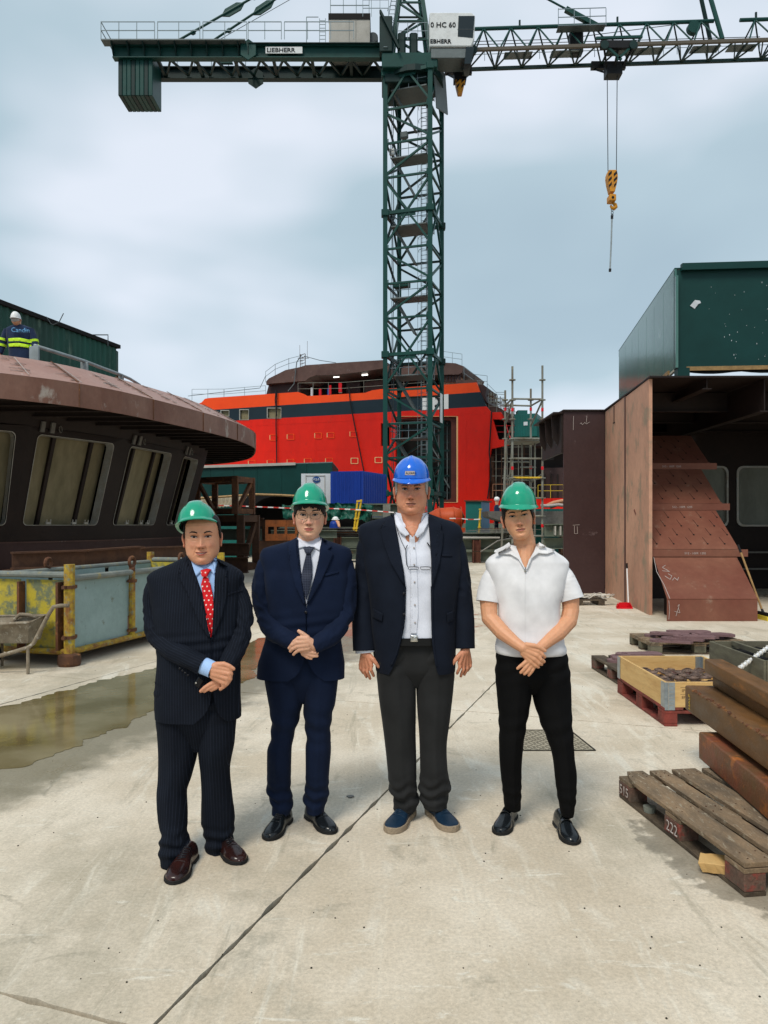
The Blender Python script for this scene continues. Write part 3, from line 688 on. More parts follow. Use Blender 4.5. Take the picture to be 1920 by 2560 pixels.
railing('handrail', [(745, 990), (860, 989), (960, 982), (1060, 975)], 1.25, .6, 1.8, mt='galv')
railing('handrail', [(1107, 908), (1155, 915)], 1.1, 3, 1.2)
railing('handrail', [(1160, 950), (1185, 968), (1218, 972)], 1.15, 1.5, 1.2)
railing('handrail', [(1218, 990), (1240, 1012), (1262, 1012)], 1.1, 1.5, 1.0)
railing('handrail', [(1222, 1030), (1262, 1030)], .9, .2, .8, mt='galv'); railing('handrail', [(1222, 1010), (1262, 1012)], .9, .8, .8, mt='galv')
railing('handrail', [(1262, 1040), (1290, 1062)], 1.1, 1.0, .8, mt='galv')
railing('handrail', [(1236, 1099), (1300, 1099)], 1.2, .4, 1.5, mt='red_plastic'); railing('handrail', [(1232, 1245), (1280, 1245)], 1.2, .4, 1.5, mt='hose')
railing('handrail', [(1345, 1245), (1408, 1245)], 1.1, -.5, 1.3, mt='yellow')
m = MB(); b0 = S(757, 918, 3)
for dx in (-.25, .25): m.bar(b0 + Vector((dx, 0, 0)), b0 + Vector((dx, 0, 1.3)), .06)
for k in range(5): m.bar(b0 + Vector((-.25, 0, k * .3)), b0 + Vector((.25, 0, k * .3 + .15)), .05)
m.bar(b0 + Vector((-.3, 0, .9)), b0 + Vector((-.3, 0, 2.2)), .03); m.bar(b0 + Vector((.45, 0, .9)), b0 + Vector((.45, 0, 2.6)), .03); m.bar(b0 + Vector((-.5, 0, .9)), b0 + Vector((.6, 0, .9)), .05)
m.build('signal_mast', M['rust_dark'], ship)
m = MB(); m.tube([S(760, 890, 3), S(800, 901, 3), S(840, 907, 3)], .03, 5); m.tube([S(752, 890, 3), S(742, 905, 2), S(735, 960, .5), S(720, 978, 0)], .05, 5); m.tube([S(664, 940, 3), S(650, 970, 3), S(560, 980, 3), S(470, 990, 3)], .03, 5); m.build('deck_cable', M['cable'], ship)
rnd = random.Random(31)
for k in range(26):
 x = 1200 + k * 3.4; y = 975 + (k * 3.4) * .72 + rnd.uniform(-6, 6); d_ = rnd.uniform(.6, 3)
 m = MB(); m.bar(S(x, y + 14, d_), S(x + rnd.uniform(-1, 1), y - 16, d_), .06); m.build('scaffold_pole', M[rnd.choice(['galv', 'rust_dark', 'galv'])], ship)
 if k % 2: m = MB(); m.bar(S(x - 6, y, d_), S(x + 12, y + rnd.uniform(0, 8), d_), .06); m.build('scaffold_ledger', M[rnd.choice(['galv', 'rust'])], ship)
for k in range(7):
 m = MB(); y = 1118 + k * 18; m.bar(S(1230, y, .5), S(1330, y - 1, .5), .05); m.bar(S(1240 + k * 14, 1112, .45), S(1240 + k * 14, 1246, .45), .06); m.build('inner_scaffold', M['rust_dark' if k % 2 else 'galv'], ship)
# aft part: unpainted dark section right of the scaffold
aft = thing('hull_section', 'dark brown unpainted hull section beyond the scaffold tower, right of the red ship', 'hull section', S(1400, 1200, -1))
def adpl(name, pts, d, th, mt):
 m = MB(); m.prism([S(x, y, d) for x, y in pts], SN * th); return m.build(name, M[mt], aft)
adpl('rear_plate', [(1215, 1110), (1460, 1095), (1460, 1249), (1215, 1250)], 1.2, .3, 'primer_dark_shaded')
adpl('upper_block', [(1339, 1047), (1382, 1046), (1440, 1040), (1440, 1110), (1330, 1116)], -1, 3, 'primer_plum')
adpl('recess_shade', [(1368, 1078), (1384, 1078), (1384, 1150), (1368, 1150)], -1.05, .04, 'dark')  # thin near-black plate on the face, its colour standing for a recess's shade
adpl('lower_block', [(1352, 1170), (1440, 1168), (1440, 1247), (1352, 1247)], .2, .8, 'primer_plum')
for x in (1362, 1378, 1394):
 m = MB(); m.bar(S(x, 1185, .1), S(x, 1245, .1), .12, .12); m.build('stiffener', M['primer_dark_shaded'], aft)
m = MB(); m.tube([S(1230, 1140, .8), S(1229, 1180, .7), S(1233, 1215, .8), S(1226, 1245, .8)], .25, 6); m.build('cable_bundle', M['rust_dark'], aft)
# green site container up on the ship
gc = thing('site_container', 'green site container with a pale notice, standing high behind the scaffold tower', 'container', S(1313, 1092, -3))
a = S(1286, 1092, -3); b = S(1342, 1091, -3); t = S(1286, 1036, -3).z - a.z; ud = (b - a); ud.z = 0
m = MB(); m.obox(a, ud, SN * 2.4, (0, 0, t)); m.build('body', M['teal_cont'], gc)
n_ = 14
for k in range(n_):
 m = MB(); m.obox(a + ud * (k + .25) / n_ - SN * .04, ud * .5 / n_, SN * .038, (0, 0, t * .97)); m.build('corrugation', M['teal_cont'], gc)
m = MB(); p = a + ud * .42 + Vector((0, 0, t * .48)); m.obox(p - SN * .08, ud * .18, SN * .03, (0, 0, t * .16)); m.build('notice', M['white_cont'], gc)
m = MB(); p = a + ud * .2 + Vector((0, 0, t)); m.box(p.x, p.y + .5, p.z, p.x + .8, p.y + 1.5, p.z + .4); m.build('roof_unit', M['teal_cont'], gc)

# ================================================================ TOWER CRANE
crane = thing('tower_crane', 'tall dark green lattice tower crane with a long jib and counterjib above the yard', 'tower crane', (2.05, 52, 0))
cN = Vector((3.03, 50, 0)); cL = Vector((.08, 50.9, 0)); cR = Vector((4.03, 53.15, 0)); cB = cL + cR - cN
cor = [cN, cL, cB, cR]; cen = (cN + cB) / 2
def at(c, z): return Vector((c.x, c.y, z))
Zj = [31.66, 22.37, 12.9, 3.63, -5.6]
def gusset(p, d1, w=.42):
 o = Vector(p)
 m = MB(); m.bar(o - d1 * w / 2, o + d1 * w / 2, .07, .45); return m.build('gusset', M['crane'], crane)
for s in range(4):
 zt, zb = Zj[s], max(Zj[s + 1], 0); full = Zj[s] - Zj[s + 1]
 for ci, c in enumerate(cor):
  bar_obj('mast_leg', at(c, zb), at(c, zt), .30, M['crane'], crane)
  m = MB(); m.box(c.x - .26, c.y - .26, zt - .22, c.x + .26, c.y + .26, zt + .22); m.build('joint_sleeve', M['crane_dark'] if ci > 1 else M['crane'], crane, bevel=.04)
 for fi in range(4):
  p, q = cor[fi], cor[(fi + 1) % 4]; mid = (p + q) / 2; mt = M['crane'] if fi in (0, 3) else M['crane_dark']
  if fi == 0: p, q = q, p
  w = .13
  zz = [zt - full * k for k in (0, .255, .5, .745, 1)]
  def br(a, b, w=w):
   if max(a.z, b.z) < 0.3 or min(a.z, b.z) < -.2: return
   bar_obj('mast_brace', a, b, w, mt, crane)
  bar_obj('mast_ring_beam', at(p, zt), at(q, zt), .22, mt, crane)
  br(at(mid, zt), at(p, zz[1] + .25)); br(at(mid, zt), at(q, zz[1] + .25))
  for z in zz[1:4]: br(at(p, z), at(q, z))
  br(at(p, zz[1] - .2), at(q, zz[2] + .2)); br(at(q, zz[2] - .2), at(p, zz[3] + .2))
  br(at(p, zz[3] - .2), at(mid, zz[4] + .1)); br(at(q, zz[3] - .2), at(mid, zz[4] + .1))
  if fi in (0, 3):
   dd = (q - p).normalized()
   for z in zz[1:4]:
    for c, sg in ((p, 1), (q, -1)):
     if z > .4: gusset(at(c, z) + dd * sg * .2, Vector((0, 0, 1)))
   if s < 3 or zt > 0: gusset(at(mid, zt) - Vector((0, 0, .1)), dd, 1.1)
uL = (cL - cN).normalized(); uR = (cR - cN).normalized()
# platforms, stairs, ladder with cage
zpl = [H + (HY - y) / FL * 51.5 for y in (236, 404, 574, 752, 944, 1100)]
for i, z in enumerate(zpl):
 m = MB(); a = cN + uL * .3 + uR * .3; m.obox(at(a, z), uL * 2.5, uR * (1.3 if i % 2 else 2.0), (0, 0, .08)); m.build('platform', M['crane_grey'], crane)
 m = MB()
 for a_, b_ in (((.3, .3), (2.8, .3)), ((2.8, .3), (2.8, 2.4)), ((.3, .3), (.3, 2.4))):
  p = cN + uL * a_[0] + uR * a_[1]; q = cN + uL * b_[0] + uR * b_[1]
  for hh in (.55, 1.1): m.bar(at(p, z + hh), at(q, z + hh), .035)
  for k in range(5): r_ = p.lerp(q, k / 4); m.bar(at(r_, z), at(r_, z + 1.1), .035)
 m.build('platform_railing', M['crane_rail'], crane)
 # hatch / inclined stair below
 m = MB(); p = at(cN + uL * 2.6 + uR * 1.2, z); q = at(cN + uL * 1.5 + uR * 1.9, z - 2.1)
 for sd_ in (-.3, .3): m.bar(p + uR * sd_, q + uR * sd_, .06, .14)
 for k in range(8): r_ = p.lerp(q, k / 7); m.bar(r_ - uR * .3, r_ + uR * .3, .12, .03)
 m.build('stair', M['crane_grey'], crane)
m = MB(); lp = cN + uL * 1.1 + uR * 2.7
for sd_ in (-.22, .22): m.bar(at(lp + uL * sd_, 2), at(lp + uL * sd_, 31.5), .045)
for k in range(98): m.bar(at(lp - uL * .22, 2 + k * .3), at(lp + uL * .22, 2 + k * .3), .03)
m.build('ladder', M['crane_rail'], crane)
for k in range(32):
 z = 2.5 + k * .9; m = MB()
 m.tube([at(lp + uL * .36 * math.cos(R(a)) - uR * (.05 + .6 * math.sin(R(a))), z) for a in range(0, 181, 30)], .02, 5); m.build('ladder_hoop', M['crane_rail'], crane)
m = MB()
for sx in (-.3, 0, .3): m.bar(at(lp + uL * sx - uR * .6, 2.5), at(lp + uL * sx - uR * .6, 30.5), .025)
m.build('ladder_cage', M['crane_rail'], crane)
m = MB(); p = at(cN + uL * 1.6 + uR * .5, H + (HY - 716) / FL * 51); m.obox(p, uL * 1.1, uR * .5, (0, 0, .35)); m.build('switch_box', M['crane'], crane, bevel=.03)
m = MB(); p = at(cL + uR * .4 - uL * .5, H + (HY - 383) / FL * 51); m.obox(p, uL * .35, uR * .2, (0, 0, .4)); m.build('junction_box', M['crane_white'], crane, bevel=.02)
m = MB(); p = at(cL + uR * .8 - uL * 1.3, H + (HY - 346) / FL * 51.5); m.obox(p, uL * .5, uR * .35, (0, 0, .42)); m.build('floodlight', M['crane_grey'], crane, bevel=.05)
m = MB(); p = at(cR, H + (HY - 1060) / FL * 53); m.obox(p - uR * 1.1 - uL * .18, uR * .62, uL * .03, (0, 0, 2.0)); m.build('sign_panel', M['crane_white'], crane)
m = MB(); m.tube([at(cL + uR * .7 - uL * .35, z + 0) + uL * .04 * math.sin(z) for z in range(3, 32, 2)], .03, 5); m.tube([at(cL + uR * .55 - uL * .3, z) for z in range(3, 32, 4)], .02, 5); m.build('power_cable', M['cable'], crane)
# slewing unit
def CZ(y, Y=52): return H + (HY - y) / FL * Y
m = MB(); m.tube([(cen.x, cen.y, 31.5), (cen.x, cen.y, 31.9)], 2.0, 24); m.build('slewing_ring', M['crane_dark'], crane)
m = MB(); m.box(-.15, 50.2, 31.75, 3.55, 53.9, 32.75); m.build('slewing_platform', M['crane'], crane, bevel=.05)
m = MB(); m.box(.05, 50.6, 31.0, 3.3, 53.6, 31.6); m.build('slewing_base', M['crane_dark'], crane, bevel=.05)
m = MB(); m.prism([(3.2, 50.3, 32.6), (4.2, 52.6, 32.6), (4.45, 53.4, 30.3), (3.5, 51.2, 29.6)], (.05, -.02, .05)); m.build('side_screen', M['crane_grey'], crane)
m = MB(); m.box(-.3, 50.1, 32.75, .55, 51.1, 35.1); m.build('control_cabinet', M['crane_dark'], crane, bevel=.04)
for x0, x1, z0, z1 in ((-1.4, .3, 35.1, 36.2), (.9, 2.9, 33.6, 34.7)):
 m = MB()
 for hh in (.55, 1.1): m.bar((x0, 50.2, z0 + hh), (x1, 50.2, z0 + hh), .035)
 for k in range(4): x = x0 + (x1 - x0) * k / 3; m.bar((x, 50.2, z0), (x, 50.2, z0 + 1.1), .035)
 m.build('handrail', M['crane_rail'], crane)
m = MB(); m.bar((-.25, 50.0, 35.3), (1.0, 50.0, 32.8), .35, .12)
m.build('access_stair', M['crane_dark'], crane)
for sx in (.9, 1.7):
 m = MB(); m.box(sx, 50.5, 32.75, sx + .55, 51.2, 34.3); m.build('slew_motor', M['crane_dark'], crane, bevel=.1)
# tower head (lattice A-frame running up out of the picture)
apex = Vector((1.75, 52, 43.5)); hb = [Vector((.45, 50.8, 32.7)), Vector((3.15, 50.8, 32.7)), Vector((3.15, 53.2, 32.7)), Vector((.45, 53.2, 32.7))]
for b in hb: bar_obj('head_leg', b, apex, .26, M['crane'], crane)
for k in range(7):
 t0, t1 = k / 8, (k + 1) / 8
 for fi in range(4):
  p0, q0 = hb[fi].lerp(apex, t0), hb[(fi + 1) % 4].lerp(apex, t0); p1, q1 = hb[fi].lerp(apex, t1), hb[(fi + 1) % 4].lerp(apex, t1)
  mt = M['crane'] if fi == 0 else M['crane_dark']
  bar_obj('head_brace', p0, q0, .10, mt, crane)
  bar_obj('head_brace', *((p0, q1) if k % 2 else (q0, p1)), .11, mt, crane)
m = MB(); l0, l1 = Vector((.1, 50.6, 33)), Vector((1.5, 51.8, 42))
for sd_ in (-.2, .2): m.bar(l0 + Vector((sd_, 0, 0)), l1 + Vector((sd_, 0, 0)), .04)
for k in range(30): p = l0.lerp(l1, k / 29); m.bar(p - Vector((.2, 0, 0)), p + Vector((.2, 0, 0)), .03)
for k in range(10):
 p = l0.lerp(l1, k / 9); m.tube([p + Vector((.33 * math.cos(R(a)), -.6 * math.sin(R(a)), 0)) for a in range(0, 181, 36)], .02, 5)
m.build('head_ladder', M['crane_rail'], crane)
# cab
m = MB(); m.prism([(3.0, 50, 33.0), (5.75, 50, 33.0), (5.95, 50, 33.5), (6.0, 50, 35.05), (5.75, 50, 35.25), (3.0, 50, 35.25)], (0, 1.7, 0)); cab = m.build('operator_cab', M['crane_white'], crane, bevel=.06)
m = MB(); m.prism([(4.85, 49.985, 33.65), (5.85, 49.985, 33.55), (5.96, 49.985, 35.0), (4.9, 49.985, 35.0)], (0, .02, 0)); m.build('cab_window', M['glass'], cab)
m = MB(); m.box(4.84, 49.975, 34.1, 5.92, 50.0, 34.13); m.build('window_bar', M['cable'], cab)
m = MB(); m.box(3.1, 50.1, 32.3, 5.6, 51.7, 32.95); m.build('cab_floor', M['crane_grey'], crane, bevel=.03)
m = MB(); m.prism([(5.4, 50.05, 33.0), (5.95, 50.05, 33.0), (5.75, 50.05, 31.9), (5.3, 50.05, 31.9)], (0, 1.4, 0)); m.build('lower_window', M['glass'], cab)
text_obj('0 HC 60', 'lettering', M['black'], cab, (3.05, 49.99, 34.25), (1, 0, 0), (0, 0, 1), .48, .02, .012)
text_obj('EBHERR', 'lettering', M['black'], cab, (3.02, 49.99, 33.2), (1, 0, 0), (0, 0, 1), .38, .02, .02, sx=1.05)
# counterjib
zb_, zt_ = 32.75, 33.6; xl = -18.15
def ib(name, Y, x0, x1, z0, z1, mt='crane'):
 m = MB(); m.ibeam((x0, Y, (z0 + z1) / 2), (x1, Y, (z0 + z1) / 2), .5, z1 - z0, .06); return m.build(name, M[mt], crane)
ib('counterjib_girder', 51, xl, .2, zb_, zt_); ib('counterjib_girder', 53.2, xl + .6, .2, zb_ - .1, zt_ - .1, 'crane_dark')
for k in range(20):
 x0 = xl + 3 + k * .76; bar_obj('counterjib_brace', (x0, 51.2 if k % 2 else 53.0, zb_ + .1), (x0 + .76, 53.0 if k % 2 else 51.2, zb_ + .1), .13, M['crane_dark'], crane)
for k in range(6): bar_obj('counterjib_crossbeam', (xl + 2.9 + k * 2.6, 51, zb_ + .15), (xl + 2.9 + k * 2.6, 53.2, zb_ + .1), .2, M['crane_dark'], crane)
m = MB(); m.box(xl - .6, 50.3, zt_ + .02, -9.2, 51.0, zt_ + .1); m.build('walkway', M['crane_grey'], crane)
m = MB(); m.box(-9.1, 50.6, zt_ + .01, .1, 51.1, zt_ + .06); m.build('walkway', M['crane_dark'], crane)
for k in range(9):
 x = xl + k * 1.05; m = MB(); m.prism([(x, 50.35, zt_), (x, 50.9, zt_), (x, 50.9, zt_ - .75)], (.07, 0, 0)); m.build('walkway_bracket', M['crane_dark'], crane)
def rail_line(x0, x1, Y, z, n, nm='handrail', hgt=1.15):
 m = MB()
 for hh in (hgt * .5, hgt): m.bar((x0, Y, z + hh), (x1, Y, z + hh), .045)
 for k in range(n + 1): x = x0 + (x1 - x0) * k / n; m.bar((x, Y, z), (x, Y, z + hgt), .045)
 return m.build(nm, M['crane_rail'], crane)
for x0, x1, n in ((xl - .6, -15.2, 3), (-15.0, -12.2, 2), (-12.0, -9.1, 2), (-9.0, -6.8, 2), (-6.6, -2.0, 3)): rail_line(x0, x1, 50.35, zt_ + .1, n)
rail_line(-14.5, -8.5, 53.3, zt_ + .1, 5)
m = MB()
for hh in (.6, 1.15): m.bar((xl - .6, 50.35, zt_ + .1 + hh), (xl - .6, 53.2, zt_ + .1 + hh), .045)
m.build('handrail', M['crane_rail'], crane)
for k in range(8):
 x = -17.85 + k * .29; m = MB(); m.box(x, 51.02, 30.35, x + .275, 53.1, 33.55 + (.55 if k < 7 else 0)); m.build('counterweight_block', M['crane' if k % 3 else 'crane_dark'], crane, bevel=.03)
hx = [(math.cos(R(a)) * .6, math.sin(R(a)) * .72) for a in range(30, 390, 60)]
m = MB(); m.prism([(-9.05 + a, 50.66, 33.22 + b) for a, b in hx], (0, .1, 0)); m.build('splice_plate', M['crane'], crane, bevel=.03)
m = MB(); m.prism([(-8.95 + a, 53.0, 32.7 + b) for a, b in hx], (0, .1, 0)); m.build('splice_plate', M['crane_dark'], crane)
m = MB(); m.bar((-9.05, 50.62, 32.9), (-9.05, 50.62, 33.6), .04); m.build('splice_pin', M['crane_dark'], crane)
m = MB(); m.box(-7.9, 50.7, 32.98, -5.45, 50.74, 33.42); sg = m.build('maker_sign', M['crane_white'], crane)
text_obj('LIEBHERR', 'lettering', M['black'], sg, (-7.83, 50.69, 33.06), (1, 0, 0), (0, 0, 1), .40, .01, .018, sx=1.12)
# winch house
m = MB(); m.box(-3.7, 51.1, zt_, -.95, 53.2, 35.5); wh = m.build('winch_house', M['winch_grey'], crane)
m = MB(); m.box(-3.74, 51.06, 35.5, -.92, 53.24, 35.9); m.build('roof_edge', M['dark'], wh)
for x in (-2.35, -1.9):
 m = MB(); m.box(x, 51.08, zt_ + .02, x + .02, 51.12, 35.48); m.build('door_line', M['crane_grey'], wh)
rail_line(-3.6, -1.0, 51.1, 35.9, 3, hgt=1.1); rail_line(-3.6, -1.0, 53.1, 35.9, 3, hgt=1.1)
m = MB()
for x in (-4.35, -3.95): m.bar((x, 51.3, zt_), (x, 51.3, 35.7), .04)
for k in range(8): m.bar((-4.35, 51.3, zt_ + .2 + k * .25), (-3.95, 51.3, zt_ + .2 + k * .25), .03)
m.bar((-5.2, 51, zt_), (-5.2, 51, 35.6), .05); m.bar((-5.2, 51, 35.6), (-4.4, 51, 35.6), .04)
m.build('winch_ladder', M['crane_rail'], crane)
m = MB(); m.tube([(-.75, 51.4, 34.5), (-.75, 52.6, 34.5)], .35, 14); m.build('winch_drum', M['cable'], crane)
for x, y in ((-13.0, 51.2), (-11.0, 52.8)):
 m = MB(); m.prism([(x - .5, y, zt_), (x + .5, y, zt_), (x + .3, y, zt_ + .45), (x, y, zt_ + .6), (x - .3, y, zt_ + .45)], (0, .2, 0)); m.build('pendant_anchor', M['crane'], crane)
# pendants
for a, b in (((437, 106, 51.2), (618, 2, 51.4)), ((533, 101, 52.8), (690, -3, 52.6))):
 p = P(*a); q = P(*b); d = q - p; q2 = p + d * 3.2
 bar_obj('pendant_bar', p, q2, .16, M['crane'], crane, kind='tube')
 for t in (.25, .8, 1.1):
  m = MB(); c = p + d * t; dn = d.normalized(); w = Vector((-dn.z, 0, dn.x)) * (.28 if t == .8 else .14); L_ = dn * (.9 if t == .8 else .2)
  m.prism([c - L_, c - L_ * .5 + w, c + L_ * .5 + w, c + L_, c + L_ * .5 - w, c - L_ * .5 - w], (0, .12, 0)); m.build('pendant_link', M['crane'], crane)
bar_obj('guy_rope', P(542, 103, 52), P(542, 103, 52) + (P(723, 0, 52) - P(542, 103, 52)) * 3, .04, M['cable'], crane, kind='tube')
# jib
jx0, jx1 = 5.0, 31.0
def jz(x): return 33.25 + (x - 5.9) * .0335
chN = lambda x: Vector((x, 51, jz(x) + .15)); chF = lambda x: Vector((x, 53.2, jz(x) + .15)); chT = lambda x: Vector((x, 52.1, jz(x) + 2.25))
M['jib_brown'] = mat('jib_track', (.10, .085, .065), .6, var=.1)
bar_obj('jib_chord', chN(jx0), chN(jx1), .20, M['jib_brown'], crane); bar_obj('jib_chord', chF(jx0), chF(jx1), .20, M['crane_dark'], crane)
bar_obj('jib_top_chord', chT(5.9), chT(22.6), .26, M['crane'], crane, kind='tube'); bar_obj('jib_top_chord', chT(24.4), chT(jx1), .26, M['crane'], crane, kind='tube')
x = 5.9; st = .93; k = 0
while x < jx1 - 1:
 if not (22.4 < x < 24.0):
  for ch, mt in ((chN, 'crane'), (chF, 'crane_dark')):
   a, b = (ch(x), chT(x + st)) if k % 2 == 0 else (chT(x), ch(x + st))
   bar_obj('jib_diagonal', a, b, .11, M[mt], crane, kind='tube')
 bar_obj('jib_lacing', (chN(x) if k % 2 else chF(x)), (chF(x + st) if k % 2 else chN(x + st)), .08, M['crane_dark'], crane)
 if k % 2 == 0: bar_obj('jib_crossbeam', chN(x), chF(x), .10, M['crane_dark'], crane)
 x += st; k += 1
for x0 in (8.2, 11.4, 15.3, 17.0, 21, 23.5, 27):
 m = MB(); m.obox((x0, 51.6, jz(x0) + .25), (1.9, 0, .06), (0, .8, 0), (0, 0, .04)); m.build('jib_walkway', M['crane_grey'], crane)
m = MB()
for x0 in [6 + .95 * q for q in range(27)]: m.bar((x0, 52.5, jz(x0) + .3), (x0, 52.5, jz(x0) + 1.2), .035)
m.bar((6, 52.5, jz(6) + 1.2), (31, 52.5, jz(31) + 1.2), .035); m.bar((6, 52.5, jz(6) + .75), (31, 52.5, jz(31) + .75), .03)
m.build('jib_handrail', M['crane_rail'], crane)
for x0 in (9.3, 16.0, 25.5):
 m = MB(); p = chT(x0); m.bar(p, p + Vector((0, 0, .5)), .12, .1); m.build('rope_guide', M['crane_dark'], crane)
for x0 in (12.7,):
 m = MB(); m.obox((x0 - 1.0, 51, jz(x0) + 1.5), (3.2, 0, .1), (0, .7, 0), (0, 0, .05)); m.build('service_platform', M['crane_grey'], crane)
 m = MB()
 for hh in (0, .55, 1.1): m.bar((x0 - 1.0, 51, jz(x0) + 1.55 + hh), (x0 + 2.2, 51, jz(x0) + 1.65 + hh), .04)
 for q in range(4): m.bar((x0 - 1 + q * 1.066, 51, jz(x0) + 1.55), (x0 - 1 + q * 1.066, 51, jz(x0) + 2.7), .04)
 m.build('service_railing', M['crane_rail'], crane)
 m = MB(); m.box(x0, 51.7, jz(x0) + .2, x0 + .9, 52.5, jz(x0) + 1.9); m.build('trolley_winch', M['black'], crane, bevel=.15)
bar_obj('jib_pendant', P(1481, 58, 52.1), P(1481, 58, 52.1) + (P(1373, 0, 52.1) - P(1481, 58, 52.1)) * 3.4, .14, M['crane'], crane, kind='tube')
m = MB(); p = P(1476, 58, 52); m.bar(p + Vector((-1.7, 0, .95)), p + Vector((.6, 0, -.3)), .32, .3); m.build('pendant_link', M['crane'], crane)
bar_obj('pendant_mast', P(1806, 98, 51.2), P(1766, -40, 51.6), .30, M['crane'], crane, kind='tube'); bar_obj('pendant_mast', P(1776, 102, 53), P(1745, -40, 52.6), .28, M['crane_dark'], crane, kind='tube')
m = MB(); p = P(1736, 66, 51.9); m.tube([p, p + Vector((0, .4, 0))], .42, 16); m.build('rope_sheave', M['crane'], crane)
m = MB(); m.tube([P(1177, 104, 52), P(1400, 98, 52), P(1700, 60, 52)], .025, 5); m.tube([P(1177, 112, 52.4), P(1900, 92, 52.4)], .025, 5); m.build('trolley_rope', M['cable'], crane)
# trolley with falls
def trolley(x, w):
 z = jz(x); m = MB()
 m.box(x - w / 2, 50.8, z - .15, x + w / 2, 51.1, z + .35); m.box(x - w / 2, 53.1, z - .15, x + w / 2, 53.4, z + .35)
 for sx in (-w * .4, 0, w * .4): m.bar((x + sx, 50.9, z - .1), (x + sx * .4, 52.1, z - 1.1), .12); m.bar((x + sx, 53.3, z - .1), (x + sx * .4, 52.1, z - 1.1), .12)
 m.box(x - w * .22, 51.7, z - 1.35, x + w * .22, 52.5, z - .55); t = m.build('trolley', M['black'], crane)
 for sx in (-.4, .4):
  m = MB(); m.tube([(x + sx * w, 50.7, z + .0), (x + sx * w, 50.8, z + .0)], .28, 14); m.build('trolley_wheel', M['crane_dark'], t)
 return t
trolley(15.7, 2.4)
m = MB(); m.bar((14.6, 50.9, jz(15) + .3), (15.9, 50.9, jz(15) - .9), .14); m.bar((16.9, 50.9, jz(15) + .3), (15.6, 50.9, jz(15) - .9), .14); m.bar((14.2, 50.9, jz(15) + .55), (17.3, 50.9, jz(15) + .65), .16); m.build('trolley_frame', M['crane'], crane)
trolley(5.2, 1.9)
YH = 52.1
ropes = thing('hoist_rope', 'pair of long thin steel ropes hanging from the jib trolley to the hook block', 'rope', P(1532, 425, YH))
for a, b in ((1518, 1520), (1543, 1541)):
 m = MB(); m.tube([P(a, 185, YH), P(b, 428, YH)], .028, 6); m.build('rope_fall', M['cable'], ropes)
def hook_block(cx, top, h, s, label, full=True, group=None):
 t = thing('hook_block', label, 'crane hook', P(cx, top, YH), group=group)
 k = h / 55.0
 prof = [(-9.5, 0), (9.5, 0), (12.5, 9), (13, 18), (11, 32), (5.5, 55), (-5.5, 55), (-11, 32), (-13, 18), (-12.5, 9)]
 pts = [P(cx + a * s, top + b * k, YH - .3) for a, b in prof]
 m = MB(); m.prism(pts, (0, .6, 0)); body = m.build('housing', M['hookyellow'], t, bevel=.03)
 for side in (-1, 1):
  for q in range(3):
   y0 = 3 + q * 14
   xs = (side * 2.5, side * 10.8) if side > 0 else (-10.8, -2.5)
   if q == 2: xs = (3, 9) if side > 0 else (-9.5, -2.5)
   m = MB(); m.prism([P(cx + xs[0] * s, top + (y0 + 7) * k, YH - .315), P(cx + xs[1] * s, top + (y0 - 1) * k, YH - .315), P(cx + xs[1] * s, top + (y0 + 6) * k, YH - .315), P(cx + xs[0] * s, top + (y0 + 14) * k, YH - .315)], (0, .014, 0)); m.build('stripe', M['black'], body)
 if full:
  m = MB(); a = P(cx - 8, top + 60, YH - .35); b = P(cx + 9, top + 77, YH - .35); m.box(a.x, YH - .35, b.z, b.x, YH + .35, a.z); m.build('swivel', M['hookyellow'], t, bevel=.05)
  m = MB(); p = P(cx + .5, top + 69, YH - .37); m.tube([p, p + Vector((0, .03, 0))], .09, 12); m.build('bolt', M['black'], t)
  hk = [(0, 78), (1, 84), (6, 88), (7, 93), (3, 97), (-2, 96), (-5, 91), (-4.5, 88)]
  m = MB(); m.tube([P(cx + a, top + b, YH) for a, b in hk], [.09, .1, .13, .15, .14, .11, .08, .03], 10); m.smooth = True; m.build('hook', M['hookyellow'], t)
 return t
hook_block(1532, 424, 55, 1.0, 'yellow and black hook block hanging free on long ropes in the open sky')
hook_block(1151, 178, 52, .95, 'yellow and black hook block drawn up tight under the jib beside the cab', full=False)
sl = thing('lifting_chain', 'grey rod sling dangling from the free hanging hook block', 'sling', P(1531, 520, YH))
m = MB()
for y0 in (521, 529, 536):
 c = P(1530.5, y0 + 3, YH); m.tube([c + Vector((.07 * math.cos(a), 0, .13 * math.sin(a))) for a in [q * math.pi / 5 for q in range(10)]], .022, 5, closed=True)
m.build('shackle', M['cable'], sl)
m = MB(); m.tube([P(1530, 542, YH), P(1528, 610, YH), P(1525, 676, YH)], .055, 8); m.build('rod', M['handrail'], sl)
m = MB(); m.tube([P(1530, 539, YH), P(1530, 547, YH)], .09, 8); m.tube([P(1525.3, 672, YH), P(1524.8, 679, YH)], .09, 8); m.build('ferrule', M['black'], sl)
